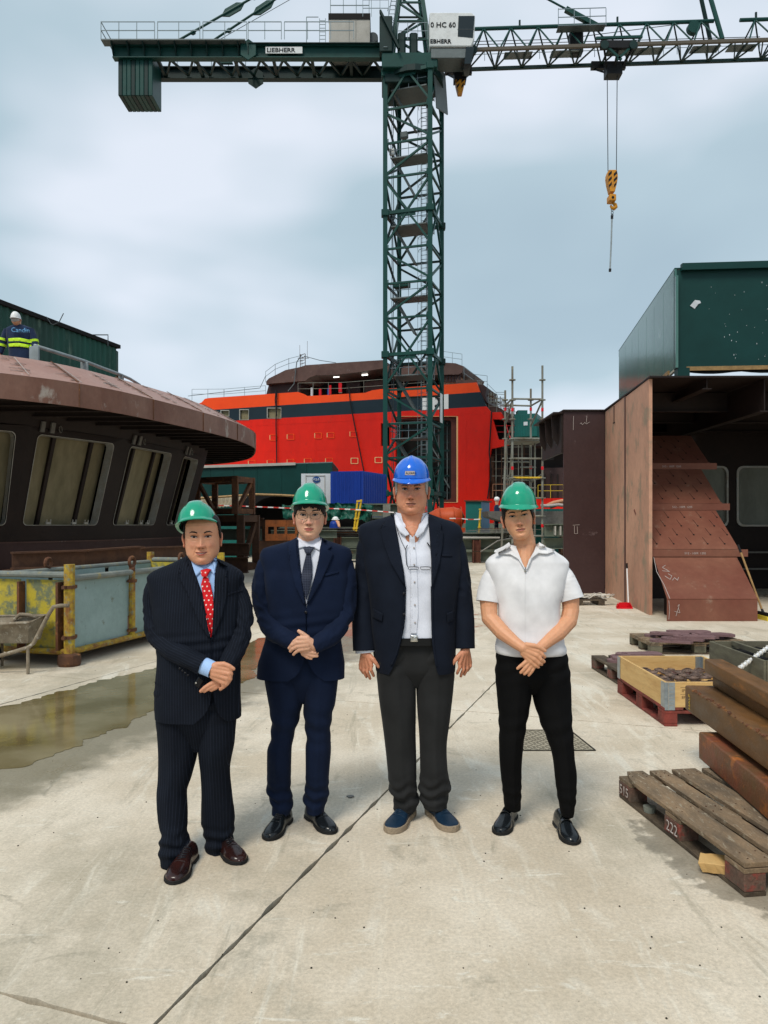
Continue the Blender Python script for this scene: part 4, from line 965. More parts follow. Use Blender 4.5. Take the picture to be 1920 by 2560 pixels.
# ================================================================ WHEELHOUSE BLOCK (left)
def resample(pts, step):
 pts = [Vector(p) for p in pts]; out_ = []
 n = len(pts)
 dense = []
 for i in range(n - 1):
  p0 = pts[max(i - 1, 0)]; p1 = pts[i]; p2 = pts[i + 1]; p3 = pts[min(i + 2, n - 1)]
  for q in range(12):
   t = q / 12; dense.append(.5 * ((2 * p1) + (p2 - p0) * t + (2 * p0 - 5 * p1 + 4 * p2 - p3) * t * t + (3 * p1 - p0 - 3 * p2 + p3) * t ** 3))
 dense.append(pts[-1])
 acc = 0; out_ = [dense[0]]; L_ = 0
 for a, b in zip(dense[:-1], dense[1:]):
  d = (b - a).length
  while acc + d >= step:
   t = (step - acc) / d; a = a.lerp(b, t); out_.append(a.copy()); d = (b - a).length; acc = 0
  acc += d
 out_.append(dense[-1]); return out_
def normals(c, sgn=1):
 r = []
 for i in range(len(c)):
  d = c[min(i + 1, len(c) - 1)] - c[max(i - 1, 0)]; r.append(Vector((d.y, -d.x)).normalized() * sgn)
 return r   # pointing right of travel = outward for our left-to-back order
wh = thing('wheelhouse_block', 'unpainted brown wheelhouse block with slanted window openings and a wide overhanging roof, at the left', 'wheelhouse', (-8, 20, 0))
rim = resample([(-12.5, 10.4), (-9.6, 11.2), (-6.72, 13.3), (-5.54, 14.6), (-4.82, 16.3), (-4.03, 19), (-3.75, 21.1), (-3.86, 22.9), (-4.75, 26.1), (-6.6, 28.3), (-10, 29.4), (-12.5, 29.6)], .5)
rn = normals(rim)
def V3(p, z): return Vector((p.x, p.y, z))
zB, zT, zR = 3.78, 4.22, 4.75
seg = 4
for i in range(0, len(rim) - 1, seg):
 js = list(range(i, min(i + seg, len(rim) - 1) + 1))
 m = MB(); n = len(js); vs_ = []
 for j in js:
  p, q = rim[j], rim[j] - rn[j] * .03
  e_ = -(rn[j].yx) * 0
  vs_ += [V3(p, zB), V3(p, zT), V3(q, zT), V3(q, zB)]
 fs = []
 for k in range(n - 1):
  for a in range(4): fs.append((k * 4 + a, (k + 1) * 4 + a, (k + 1) * 4 + (a + 1) % 4, k * 4 + (a + 1) % 4))
 fs += [(0, 1, 2, 3), tuple((n - 1) * 4 + a for a in (3, 2, 1, 0))]
 m.add(vs_, fs); m.build('fascia_plate', M['primer_fascia'], wh)
 m = MB(); vs_ = []
 for j in js:
  p, q = rim[j], rim[j] - rn[j] * 1.0
  vs_ += [V3(p, zT + .005), V3(q, zR), V3(q - rn[j] * .04, zR), V3(q - rn[j] * .04, zR - .55), V3(p - rn[j] * .04, zT - .03)]
 fs = []
 for k in range(n - 1):
  for a in range(5): fs.append((k * 5 + a, (k + 1) * 5 + a, (k + 1) * 5 + (a + 1) % 5, k * 5 + (a + 1) % 5))
 fs += [(0, 1, 2, 3, 4), tuple((n - 1) * 5 + a for a in (4, 3, 2, 1, 0))]
 m.add(vs_, fs); m.build('roof_edge_plate', M['primer_roof'], wh)
 j = js[0]
 m = MB(); m.bar(V3(rim[j] + rn[j] * .006, zB + .01), V3(rim[j] + rn[j] * .006, zT), .02, .015); m.build('weld_seam', M['rust'], wh)
 m = MB(); p = V3(rim[j] - rn[j] * .03, zT + .035); q = V3(rim[j] - rn[j] * .97, zR + .012); m.bar(p, q, .025, .012); m.build('weld_seam', M['rust'], wh)
 for jj in (js[0], js[min(2, n - 1)]):   # chalked grinding marks each side of the seams
  rnd = random.Random(jj); m = MB(); t_ = Vector((rn[jj].y * -1, rn[jj].x))
  for _ in range(16):
   u_ = rnd.uniform(.1, .95); o_ = rnd.uniform(-.16, .16)
   p = V3(rim[jj] - rn[jj] * u_ + t_ * o_, zT + .012 + (zR - zT) * u_ + .006); d_ = V3(t_ * rnd.uniform(.04, .12) + rn[jj] * rnd.uniform(-.02, .02), 0)
   m.bar(p - d_, p + d_, .014, .004)
  m.bar(V3(rim[jj] - rn[jj] * .05 + t_ * .08, zT + .045), V3(rim[jj] - rn[jj] * .9 + t_ * .08, zR - .03), .014, .006)
  tag(m.build('chalk_marks', M['chalk'], wh), kind='stuff')
# roof deck
ins = [rim[i] - rn[i] * 1.02 for i in range(len(rim))]
m = MB(); m.prism([V3(p, 4.10) for p in ins], (0, 0, .05)); m.build('roof_deck', M['primer_roof'], wh)
m = MB(); m.prism([V3(rim[i] - rn[i] * .04, zB + .26) for i in range(len(rim))], (0, 0, .02)); m.build('soffit', M['primer_dark_shaded'], wh)
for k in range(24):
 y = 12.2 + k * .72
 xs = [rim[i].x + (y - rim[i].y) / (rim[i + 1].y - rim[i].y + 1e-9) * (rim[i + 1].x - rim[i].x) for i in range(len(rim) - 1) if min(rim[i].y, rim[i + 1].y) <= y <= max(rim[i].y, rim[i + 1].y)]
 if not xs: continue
 m = MB(); x1 = max(xs) - .06; m.box(-11, y, zB + .05, x1, y + .02, zB + .26); m.box(-11, y - .04, zB + .03, x1, y + .06, zB + .05); m.build('soffit_rib', M['primer_dark_shaded'], wh)
# walls
wp = resample([(-12.5, 11.0), (-9.8, 12.9), (-8.6, 14.3), (-7.8, 15.3), (-7.3, 15.95), (-6.3, 18.0), (-5.68, 20.5), (-5.5, 22.6), (-5.62, 23.8), (-6.4, 25.4), (-8.5, 26.8), (-12.5, 27.5)], .1)
wn2 = normals(wp)
def sfind(x, y): return min(range(len(wp)), key=lambda i: (wp[i] - Vector((x, y))).length)
def W(s, z, d=0):
 s = max(0, min(len(wp) - 1.001, s)); i = int(s); f = s - i
 p = wp[i].lerp(wp[i + 1], f); n_ = wn2[i].lerp(wn2[i + 1], f); q = p - n_ * (.27 * (3.46 - z) + d); return Vector((q.x, q.y, z))
wins = [(sfind(-9.3, 13.4), sfind(-7.58, 15.58)), (sfind(-7.27, 15.98), sfind(-6.34, 17.9)), (sfind(-6.18, 18.4), sfind(-5.72, 20.35)), (sfind(-5.6, 21.2), sfind(-5.5, 22.5))]
edges = [sfind(-10.6, 12.4)] + [(wins[i][1] + wins[i + 1][0]) / 2 for i in range(3)] + [wins[3][1] + 4]
for i, (a, b) in enumerate(wins):
 e0, e1 = edges[i], edges[i + 1]
 hole = rrect(a, 1.56, b, 3.46, 0)
 rr = []
 for cx_, cz_, ang in ((a + 1.1, 1.67, 180), (b - 1.1, 1.67, 270), (b - 1.1, 3.35, 0), (a + 1.1, 3.35, 90)):
  for k in range(6): rr.append((cx_ + 1.1 * math.cos(R(ang + 18 * k)), cz_ + .11 * math.sin(R(ang + 18 * k))))
 outer = [(e0 + (e1 - e0) * k / 5, 1.2) for k in range(6)] + [(e1 - (e1 - e0) * k / 5, 3.62) for k in range(6)]
 m = MB(); inward = -Vector((wn2[int((a + b) / 2)].x, wn2[int((a + b) / 2)].y, 0))
 holed(m, [W(s, z) for s, z in outer], [[W(s, z) for s, z in rr]], inward * .03); m.build('window_wall', M['primer_dark_shaded'], wh)
 n = len(rr); m = MB(); vs_ = [W(s, z, -.015) for s, z in rr] + [W(s, z, .20) for s, z in rr]
 cx_, cz_ = (a + b) / 2, 2.5
 vs_ += [W(cx_ + (s - cx_) * 1.0 + (1 if s > cx_ else -1) * .12, z + (.012 if z > cz_ else -.012), -.015) for s, z in rr] + [W(s + (1 if s > cx_ else -1) * .12, z + (.012 if z > cz_ else -.012), .20) for s, z in rr]
 fs = []
 for k in range(n):
  k2 = (k + 1) % n; fs += [(k, k2, n + k2, n + k), (2 * n + k, 2 * n + k2, k2, k), (n + k, n + k2, 3 * n + k2, 3 * n + k)]
 m.add(vs_, fs); wf = m.build('window_frame', M['steel'], wh)
 m = MB(); pl = [(a - 1 + (b - a + 2) * k / 5, 1.45) for k in range(6)] + [(b + 1 - (b - a + 2) * k / 5, 3.55) for k in range(6)]
 m.prism([W(s, z, .34) for s, z in pl], inward * .02); m.build('window_board', M['board'], wf)
 for t in ((.27, .78) if i else (.5,)):
  s = a + (b - a) * t; m = MB(); m.bar(W(s, 1.5, .30), W(s + .5, 3.5, .30), .09, .07, up=inward); m.build('window_stiffener', M['primer_dark_shaded'], wf)
 if i < 3:
  m = MB(); m.prism([W(s, z, .325) for s, z in ((a + (b - a) * .3, 1.5), (a + (b - a) * .62, 1.5), (a + (b - a) * .62, 3.5), (a + (b - a) * .3, 3.5))], inward * .01); m.build('window_board_panel', M['board'], wf)
 rnd = random.Random(i)
 for t in (.28, .62, .8):
  s = a + (b - a) * t; m = MB(); m.bar(W(s, 1.60, .02), W(s + 1.2, 1.60, .02), .05, .05); m.bar(W(s, 1.62, -.005), W(s, 1.68, .0), .02); m.bar(W(s + 1, 1.62, -.005), W(s + 1, 1.68, .0), .02); m.build('window_clamp', M['steel'], wf)
 for s, hgt in ((a + .6, .22), (a + 3, .22)):
  m = MB(); m.bar(W(s, 3.52, -.03), W(s, 3.52 + hgt, -.03), .10, .04, up=inward); m.build('wall_bracket', M['greysteel'], wh)
 m = MB(); c = W(a + 5, 3.62, -.03); m.tube([c + Vector((.0, .07 * math.cos(q * .8), .07 * math.sin(q * .8))) for q in range(8)], .012, 5, closed=True); m.build('pipe_collar', M['greysteel'], wh)
def wallstrip(z0, z1, s0, s1, nm, mt, d=0):
 m = MB(); vs_ = []; n = 40
 for k in range(n + 1):
  s = s0 + (s1 - s0) * k / n; vs_ += [W(s, z0, d), W(s, z1, d), W(s, z1, d + .03), W(s, z0, d + .03)]
 fs = []
 for k in range(n):
  for a in range(4): fs.append((k * 4 + a, (k + 1) * 4 + a, (k + 1) * 4 + (a + 1) % 4, k * 4 + (a + 1) % 4))
 fs += [(0, 1, 2, 3), tuple(n * 4 + a for a in (3, 2, 1, 0))]
 m.add(vs_, fs); return m.build(nm, M[mt], wh)
NW = len(wp) - 1
wallstrip(.55, 1.2, 0, NW, 'lower_wall', 'primer_plum'); wallstrip(3.62, 4.0, 0, NW, 'upper_wall', 'primer_dark_shaded')
wallstrip(1.2, 3.62, 0, edges[0], 'side_wall', 'primer_dark_shaded'); wallstrip(1.2, 3.62, edges[4], NW, 'side_wall', 'primer_dark_shaded')
wallstrip(1.17, 1.2, 0, NW, 'wall_ledge', 'primer', -.03)
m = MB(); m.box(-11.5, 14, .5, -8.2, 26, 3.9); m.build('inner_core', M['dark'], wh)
# grey handrail standing on the roof
hr = thing('handrail', 'pale grey tube handrail curving along the roof edge beside the worker on the roof', 'handrail', P(86, 905, 15.4))
hp = [P(86, 864, 15.3), P(150, 884, 15.9), P(211, 903, 16.8), P(255, 920, 17.6), P(302, 937, 18.8), P(325, 947, 19.6), P(349, 962, 20.8)]
m = MB(); m.tube(hp, .038, 10); m.smooth = True; m.build('rail', M['handrail'], hr)
for k, w in ((0, .19), (2, .16), (4, .10)):
 p = hp[k]; m = MB(); m.box(p.x - w / 2, p.y - .03, 4.55, p.x + w / 2, p.y + .03, p.z - .02); m.build('post', M['handrail'], hr, bevel=.01)
# supports under the block
tr = thing('support_trestle', 'dark rusty steel beams carrying the left end of the brown wheelhouse block', 'trestle', (-5.5, 13.2, 0))
for a, b, w in ((P(30, 1402, 12.9), P(212, 1395, 13.7), .30), (P(212, 1395, 13.7), P(350, 1384, 14.9), .30), (P(350, 1386, 15.5), P(470, 1380, 17.5), .3)):
 m = MB(); m.ibeam(a, b, .22, w, .03); m.build('beam', M['rust_dark'], tr)
 m = MB(); m.box(a.x - .12, a.y - .1, 0, a.x + .12, a.y + .1, a.z - w / 2); m.build('leg', M['rust_dark'], tr)
for x, y in ((-8.5, 16), (-7.4, 19.5), (-6.9, 22.5), (-8.5, 25)):
 m = MB(); m.box(x, y, 0, x + .6, y + .6, .55); m.build('plinth', M['dark'], tr)
m = MB(); m.box(-11.5, 17.5, 0, -7.6, 26, .5); m.build('keel_block', M['dark'], tr)

# green corrugated shed beyond
def corrugated(name, a, b, z0, z1, pitch, depth, mt, par, n_out):
 a = Vector(a); b = Vector(b); d = b - a; L_ = d.length; n = int(L_ / pitch); m = MB(); vs_ = []
 for k in range(n * 4 + 1):
  ph = k % 4; o_ = depth if ph in (1, 2) else 0
  p = a + d * (k / (n * 4)) + n_out * o_; vs_ += [V3(p, z0), V3(p, z1), V3(p - n_out * .06, z1), V3(p - n_out * .06, z0)]
 fs = []
 for k in range(n * 4):
  for q in range(4): fs.append((k * 4 + q, (k + 1) * 4 + q, (k + 1) * 4 + (q + 1) % 4, k * 4 + (q + 1) % 4))
 m.add(vs_, fs); return m.build(name, mt, par)
shed = thing('shed', 'weathered green corrugated shed behind the worker on the roof, at the far left', 'shed', (-15, 34, 0))
sa, sb = Vector((-16.6, 27.5, 0)), Vector((-13.6, 38.6, 0)); sn = Vector((.965, -.26, 0))
for k in range(5):
 corrugated('wall_sheet', sa.lerp(sb, k / 5), sa.lerp(sb, (k + 1) / 5), 0, 10.5, .36, .07, M['green_corr'], shed, sn)
m = MB(); m.obox(sa + Vector((0, 0, 10.5)) + sn * .18, (sb - sa) * 1.01, sn * -6, (0, 0, .18)); m.build('roof', M['dark'], shed)
m = MB(); m.box(sb.x - 5, sb.y, 0, sb.x, sb.y + .3, 10.4); m.build('end_wall', M['green_corr'], shed)
m = MB(); m.box(sb.x - .1, sb.y + .1, 0, sb.x + .25, sb.y + .4, 9.2); m.build('downpipe', M['rust_dark'], shed)
m = MB(); c = P(133, 812, 33); m.tube([c + Vector((-.3, 0, .35)), c + Vector((-.1, 0, .05)), c, c + Vector((.25, 0, .1)), c + Vector((.45, 0, .5))], .02, 5)
c = P(247, 850, 37); m.tube([c + Vector((-.45, 0, -.1)), c + Vector((-.45, 0, .25)), c + Vector((.45, 0, .25)), c + Vector((.45, 0, -.3))], .03, 5); m.build('roof_bracket', M['cable'], shed)

# ================================================================ SKIP AND WHEELBARROW (left)
sk = thing('skip', 'worn yellow and blue-grey steel skip behind the man in the pinstripe suit', 'skip', (-3.51, 8.48, 0))
c0 = Vector((-3.51, 8.48, 0)); da = Vector((.262, .965, 0)); db = Vector((-.965, .262, 0)); LAk, LBk = 3.6, 1.25
cs_ = [c0, c0 + da * LAk, c0 + da * LAk + db * LBk, c0 + db * LBk]
z0, z1 = .17, .97
for k in range(3):
 m = MB(); m.obox(c0 + da * (LAk * k / 3 + .05) + Vector((0, 0, z0)) + db * .03, da * (LAk / 3 - .1), db * .012, (0, 0, z1 - z0 - .02)); m.build('side_panel', M['skip_blue'], sk)
 m = MB(); m.obox(c0 + da * (LAk * k / 3 + .05) + Vector((0, 0, z0)) + db * (LBk - .04), da * (LAk / 3 - .1), db * .012, (0, 0, z1 - z0 - .02)); m.build('side_panel', M['skip_blue'], sk)
for k in range(2):
 m = MB(); m.obox(c0 + db * (LBk * k / 2 + .05) + Vector((0, 0, z0)) + da * .03, db * (LBk / 2 - .08), da * .012, (0, 0, z1 - z0 - .02)); m.build('end_panel', M['skip_yellow'], sk)
m = MB(); m.obox(c0 + da * (LAk - .04) + Vector((0, 0, z0)), db * LBk, da * .012, (0, 0, z1 - z0)); m.build('end_panel', M['skip_yellow'], sk)
m = MB(); m.obox(c0 + Vector((0, 0, z0 - .02)) + da * .04 + db * .04, da * (LAk - .08), db * (LBk - .08), (0, 0, .03)); m.build('floor_plate', M['rust_dark'], sk)
for i in range(4):
 a, b = cs_[i], cs_[(i + 1) % 4]; up_ = Vector((0, 0, .04 if i % 2 else 0))
 bar_obj('top_rail', V3(a, z1) + up_, V3(b, z1) + up_, .075, M['skip_rail'], sk, kind='tube')
 bar_obj('bottom_rail', V3(a, z0 - .02), V3(b, z0 - .02), .07, M['skip_post'] if i in (0, 3) else M['skip_rail'], sk, kind='tube')
for i, c in enumerate(cs_):
 bar_obj('corner_post', V3(c, .05), V3(c, 1.13), .12, M['skip_post'], sk, kind='tube')
 m = MB(); m.tube([V3(c, 0), V3(c, .03), V3(c, .12), V3(c, .14)], [.115, .125, .12, .07], 14); m.smooth = False; m.build('foot', M['rust'], sk)
 for z in (.30, .86): m = MB(); m.tube([V3(c, z), V3(c, z + .035)], .075, 14); m.bar(V3(c, z + .017) - da * .11, V3(c, z + .017) + da * .11, .04, .035); m.build('clamp', M['rust'], sk)
for t in (LAk / 3, 2 * LAk / 3):
 c = c0 + da * t - db * .0
 bar_obj('side_post', V3(c, .14), V3(c, .98), .085, M['skip_post'], sk, kind='tube')
 for z in (.22, .84): m = MB(); m.tube([V3(c, z), V3(c, z + .04)], .06, 12); m.bar(V3(c, z + .02) - da * .09, V3(c, z + .02) + da * .09, .03, .03); m.build('clamp', M['rust'], sk)
 m = MB(); m.tube([V3(c, .98), V3(c, 1.04)], .04, 8)
 ctr = V3(c, 1.10); m.tube([ctr + da * .06 * math.cos(q * math.pi / 6) + Vector((0, 0, .06 * math.sin(q * math.pi / 6))) for q in range(12)], .022, 6, closed=True); m.smooth = True; m.build('lifting_eye', M['rust'], sk)
c = c0 + da * 1.2 + db * LBk; m = MB(); ctr = V3(c, 1.07); m.tube([ctr + da * .06 * math.cos(q * math.pi / 6) + Vector((0, 0, .06 * math.sin(q * math.pi / 6))) for q in range(12)], .022, 6, closed=True); m.tube([V3(c, .95), V3(c, 1.02)], .03, 8); m.build('lifting_eye', M['rust'], sk)
for t in (.5, .985):
 c = c0 + db * LBk * t - da * .02 if t < .6 else c0 + db * LBk * .09 - da * .02
 m = MB(); m.bar(V3(c, z0), V3(c, z1 - .04), .10, .03, up=db); m.build('end_post', M['rust'], sk)
# a grey side rail across the skip's far side reads in the photo as the back rail already built above
wb = thing('wheelbarrow', 'cement-splashed wheelbarrow seen from behind, handles toward the yellow end of the skip', 'wheelbarrow', (-4.3, 8.0, 0))
Yw = 8.0
for dy, pts in ((0, [(172, 1514), (150, 1514), (134, 1517), (122, 1535), (104, 1570), (84, 1608), (72, 1618), (20, 1634), (-60, 1655)]),
    (.45, [(94, 1545), (70, 1537), (50, 1536), (36, 1550), (18, 1580), (-5, 1608), (-60, 1630)])):
 m = MB(); m.tube([P(x, y, Yw + dy) for x, y in pts], .021, 10); m.smooth = True; m.build('handle', M['barrow'], wb)
 a = P(*((70, 1616) if dy == 0 else (5, 1600)), Yw + dy); m = MB(); m.tube([a, V3(a, .005)], .018, 8); m.build('leg', M['barrow'], wb)
m = MB(); t0 = [P(72, 1556, 8.0), P(72, 1556, 8.0) + Vector((-.9, -.1, -.03)), P(72, 1556, 8.0) + Vector((-.85, .5, 0)), P(66, 1552, 8.0) + Vector((.0, .5, 0))]
b0 = [P(66, 1612, 8.0) + Vector((-.03, .1, 0)), P(66, 1612, 8) + Vector((-.7, .1, 0)), P(66, 1612, 8) + Vector((-.7, .35, 0)), P(66, 1612, 8) + Vector((-.03, .4, 0))]
m.add(t0 + b0 + [p + Vector((0, 0, -.012)) for p in t0], [(0, 4, 5, 1), (1, 5, 6, 2), (2, 6, 7, 3), (3, 7, 4, 0), (4, 7, 6, 5)]); m.build('tray', M['barrow'], wb)
m = MB(); m.tube(t0, .014, 8, closed=True); m.smooth = True; m.build('tray_rim', M['barrow'], wb)
m = MB(); c = Vector((P(5, 1645, 8).x - .3, 8.25, .17)); m.tube([c + Vector((.13 * math.cos(q * math.pi / 10), 0, .13 * math.sin(q * math.pi / 10))) for q in range(20)], .04, 8, closed=True); m.smooth = True; w_ = m.build('wheel', M['rubber'], wb)
m = MB(); m.tube([c - Vector((0, .03, 0)), c + Vector((0, .03, 0))], .09, 12); m.build('hub', M['rust'], w_)

# ================================================================ RIGHT: STEEL BLOCK, RAMP, GREEN BOX
sb_ = thing('steel_block', 'tall brown steel ship section, open toward the yard, on the right', 'ship section', (6, 16, 0))
def vplate(name, a, b, z0, z1, mt, th=.05, nrm=None, par=None):
 a = Vector((*a, 0)); b = Vector((*b, 0)); d = (b - a).normalized(); n_ = nrm or Vector((-d.y, d.x, 0)); m = MB()
 m.obox(V3(a, z0), b - a, n_ * th, (0, 0, z1 - z0)); return m.build(name, M[mt], par or sb_)
bk = Vector((0, 1, 0))
vplate('front_plate', (4.09, 17.3), (5.03, 17.3), 0, 4.14, 'primer_plum', .06, bk)
vplate('side_plate', (4.79, 15.05), (4.60, 13.2), 0, 4.10, 'primer_tan', .06, Vector((1, 0, 0)))
vplate('side_plate', (5.02, 17.24), (4.80, 15.12), 0, 4.12, 'primer_tan', .06, Vector((1, 0, 0)))
m = MB(); m.bar((4.785, 15.08, 0), (4.785, 15.08, 4.1), .03, .03); m.build('weld_seam', M['primer'], sb_)
m = MB(); m.prism([(4.58, 13.10, 4.105), (12, 13.0, 4.105), (12, 19.6, 4.16), (4.0, 19.6, 4.16), (4.07, 17.25, 4.15), (5.0, 17.25, 4.15)], (0, 0, .03)); m.build('deck_plate', M['primer_dark_shaded'], sb_)
m = MB(); m.box(4.05, 17.36, 3.2, 4.10, 19.5, 4.14); m.build('return_plate', M['primer_dark_shaded'], sb_)
for y in (17.7, 18.4, 19.1):
 m = MB(); m.prism([(4.05, y, 4.12), (3.9, y, 4.12), (3.92, y, 3.6), (4.05, y, 3.4)], (0, .03, 0)); m.build('bracket', M['primer_dark_shaded'], sb_)
m = MB(); m.box(3.86, 17.32, 4.10, 4.08, 19.6, 4.135); m.build('deck_edge', M['primer_dark_shaded'], sb_)
for x, dp in ((5.6, .16), (6.6, .55), (7.6, .16), (8.6, .16), (9.6, .55)):
 m = MB(); m.box(x, 13.2, 4.10 - dp, x + .02, 19.3, 4.10); m.box(x - .07, 13.2, 4.08 - dp, x + .09, 19.3, 4.10 - dp); m.build('deck_girder', M['primer_dark_shaded'], sb_)
for y in (14.6, 16.2, 17.8):
 m = MB(); m.box(4.9, y, 3.75, 12, y + .02, 4.10); m.box(4.9, y - .06, 3.73, 12, y + .08, 3.75); m.build('deck_girder', M['primer_dark_shaded'], sb_)
m = MB()
hs_ = [rrect(7.35, 1.50, 8.42, 3.0, .16)] + [rrect(8.62, 1.52, 9.9, 3.0, .16)]
holed(m, [(4.9, 18.6, 0), (12, 18.6, 0), (12, 18.6, 4.1), (4.9, 18.6, 4.1)], [[(x, 18.6, z) for x, z in h] for h in hs_], (0, .04, 0)); m.build('rear_wall', M['primer_dark_shaded'], sb_)
for hh in hs_:
 m = MB(); n = len(hh); cxx = sum(x for x, z in hh) / n; czz = sum(z for x, z in hh) / n
 vs_ = [Vector((x, 18.57, z)) for x, z in hh] + [Vector((cxx + (x - cxx) * .92, 18.57, czz + (z - czz) * .94)) for x, z in hh] + [Vector((cxx + (x - cxx) * .92, 18.7, czz + (z - czz) * .94)) for x, z in hh]
 fs = []
 for k in range(n): k2 = (k + 1) % n; fs += [(k, k2, n + k2, n + k), (n + k, n + k2, 2 * n + k2, 2 * n + k)]
 m.add(vs_, fs); wf = m.build('window_frame', M['steel'], sb_)
 m = MB(); m.prism([Vector((x, 18.66, z)) for x, z in hh], (0, .02, 0)); m.build('window_board', M['glassgrey'] if 'glassgrey' in M else M['skip_blue'], wf)
text_obj('1', 'painted_number', M['black'], wf, (7.62, 18.63, 1.95), (1, 0, 0), (0, 0, 1), .8, .01, .03)
m = MB(); m.bar((7.45, 18.63, 1.98), (8.0, 18.63, 1.98), .02, .07); m.build('painted_number', M['black'], wf)
m = MB(); m.bar((7.4, 18.5, 3.1), (7.46, 18.4, 2.7), .06); m.build('window_clip', M['steel'], sb_)
m = MB(); m.box(8.3, 16.2, 0, 8.55, 16.4, 4.0); m.build('column', M['primer'], sb_)
m = MB(); m.box(11.9, 13.2, 0, 12, 19.6, 4.1); m.build('end_wall', M['primer_dark_shaded'], sb_)
m = MB(); m.bar((6.6, 18.3, .9), (9.5, 18.3, .9), .04); m.bar((6.6, 18.3, .5), (9.5, 18.3, .5), .04); m.build('inner_rail', M['greysteel'], sb_)
# chalk scribbles on the plates
def scribble(name, mtl, par, fn, strokes, w=.006, th=.004):
 m = MB()
 for st_ in strokes:
  for a, b in zip(st_[:-1], st_[1:]): m.bar(fn(*a), fn(*b), w, th, up=Vector((0, -1, .01)))
 return m.build(name, mtl, par)
F1 = lambda x, y: P(x, y, 17.29)
scribble('chalk_mark', M['chalk'], sb_, F1, [[(1434, 1040), (1433, 1075)], [(1450, 1060), (1453, 1057), (1456, 1062), (1462, 1056), (1466, 1060), (1474, 1055)], [(1467, 1040), (1466, 1056)], [(1432, 1313), (1449, 1312)], [(1436, 1315), (1436, 1334), (1444, 1334), (1443, 1316)]], .008)

rp_ = thing('sloped_panel', 'stepped red-brown steel ramp sloping up into the open ship section', 'ramp', (5.4, 12.35, 0))
XL, XR = 4.66, 6.10
prof = [(12.35, 0), (12.35, .36), (13.35, 1.03), (13.35, 0)]
m = MB(); m.prism([(4.60, 12.35, .002), (6.07, 12.35, .002), (6.07, 12.35, .352), (4.60, 12.35, .352)], (0, .012, 0)); m.build('front_face', M['ramp_red'], rp_)
m = MB(); m.prism([(4.60, 12.345, .365), (6.07, 12.345, .365), (6.18, 13.35, 1.035), (4.73, 13.35, 1.035)], (0, .006, -.012)); m.build('slope_plate', M['ramp_red'], rp_)
m = MB(); m.prism([(6.05, 12.36, 0), (6.05, 12.36, .35), (6.10, 13.34, 1.02), (6.10, 13.34, 0)], (.012, 0, 0)); m.build('side_face', M['ramp_red'], rp_)
m = MB(); m.box(4.9, 12.7, 0, 5.9, 13.3, .5); m.build('inner_stiffener', M['primer_dark_shaded'], rp_)
steps = [(13.32, 1.14, 14.28, 1.86, 4.70, 6.22), (14.28, 1.97, 15.2, 2.68, 4.85, 6.34), (15.2, 2.80, 16.1, 3.45, 5.0, 6.5)]
for k, (ya, za, yb, zb2, xa, xb) in enumerate(steps):
 m = MB(); m.prism([(xa, ya, za), (xa, yb, zb2), (xa, yb + .03, zb2 - .03), (xa, ya + .03, za - .03)], (xb - xa, 0, 0)); pn = m.build('slope_plate', M['ramp_red'], rp_)
 m = MB(); m.box(xa - .02, ya - .04, za - .13, xb + .14, ya - .01, za - .005); m.build('flange', M['ramp_red'], rp_)
 m = MB(); m.box(xb - .02, ya, za - .12, xb + .01, ya + .1, za + .02); m.build('flange_end', M['ramp_red'], rp_)
 rnd = random.Random(k + 20); dn_ = Vector((0, yb - ya, zb2 - za)); nn_ = Vector((0, -(zb2 - za), (yb - ya))).normalized()
 m = MB()
 for r_ in range(4):
  for c_ in range(5):
   p = Vector((xa + .12 + c_ * .3 + (r_ % 2) * .14, ya, za)) + dn_ * (.12 + r_ * .22) + nn_ * .004
   if p.x > xb - .05: continue
   q = p + dn_ * .16 + Vector((-.03, 0, 0)); m.bar(p, q, .005, .003, up=nn_); m.tube([p - nn_ * .002, p + nn_ * .006], .016, 8)
 tag(m.build('burn_marks', M['dark'], pn), kind='stuff')
 text_obj('512 - 1009. 1205', 'chalk_writing', M['chalk'], pn, (xa + .55, ya - .042, za - .09), (1, 0, 0), (0, 0, 1), .055, .001)
m = MB(); m.box(4.95, 16.1, 0, 6.6, 16.2, 3.45); m.build('rear_support', M['primer_dark_shaded'], rp_)
lp_ = [(4.68, 12.93), ]
S2 = lambda u, v: Vector((4.60 + u * 1.47, 12.35 + v * 1.0, .36 + v * .67)) + Vector((0, -.006, .008))
scribble('chalk_mark', M['chalk'], rp_, S2, [[(.03, 0), (.04, .3), (.03, .6), (.08, .95)], [(.10, .62), (.18, .60), (.12, .70), (.17, .75)], [(.10, .50), (.14, .42), (.18, .5), (.15, .55)], [(.16, .40), (.2, .46), (.22, .40), (.25, .47)]], .008)
S3 = lambda x, y: P(x, y, 12.335)
scribble('chalk_mark', M['chalk'], rp_, S3, [[(1672, 1501), (1674, 1525), (1672, 1549)], [(1690, 1540), (1696, 1520), (1700, 1532), (1686, 1528)], [(1694, 1516), (1698, 1511), (1696, 1522)]], .006)

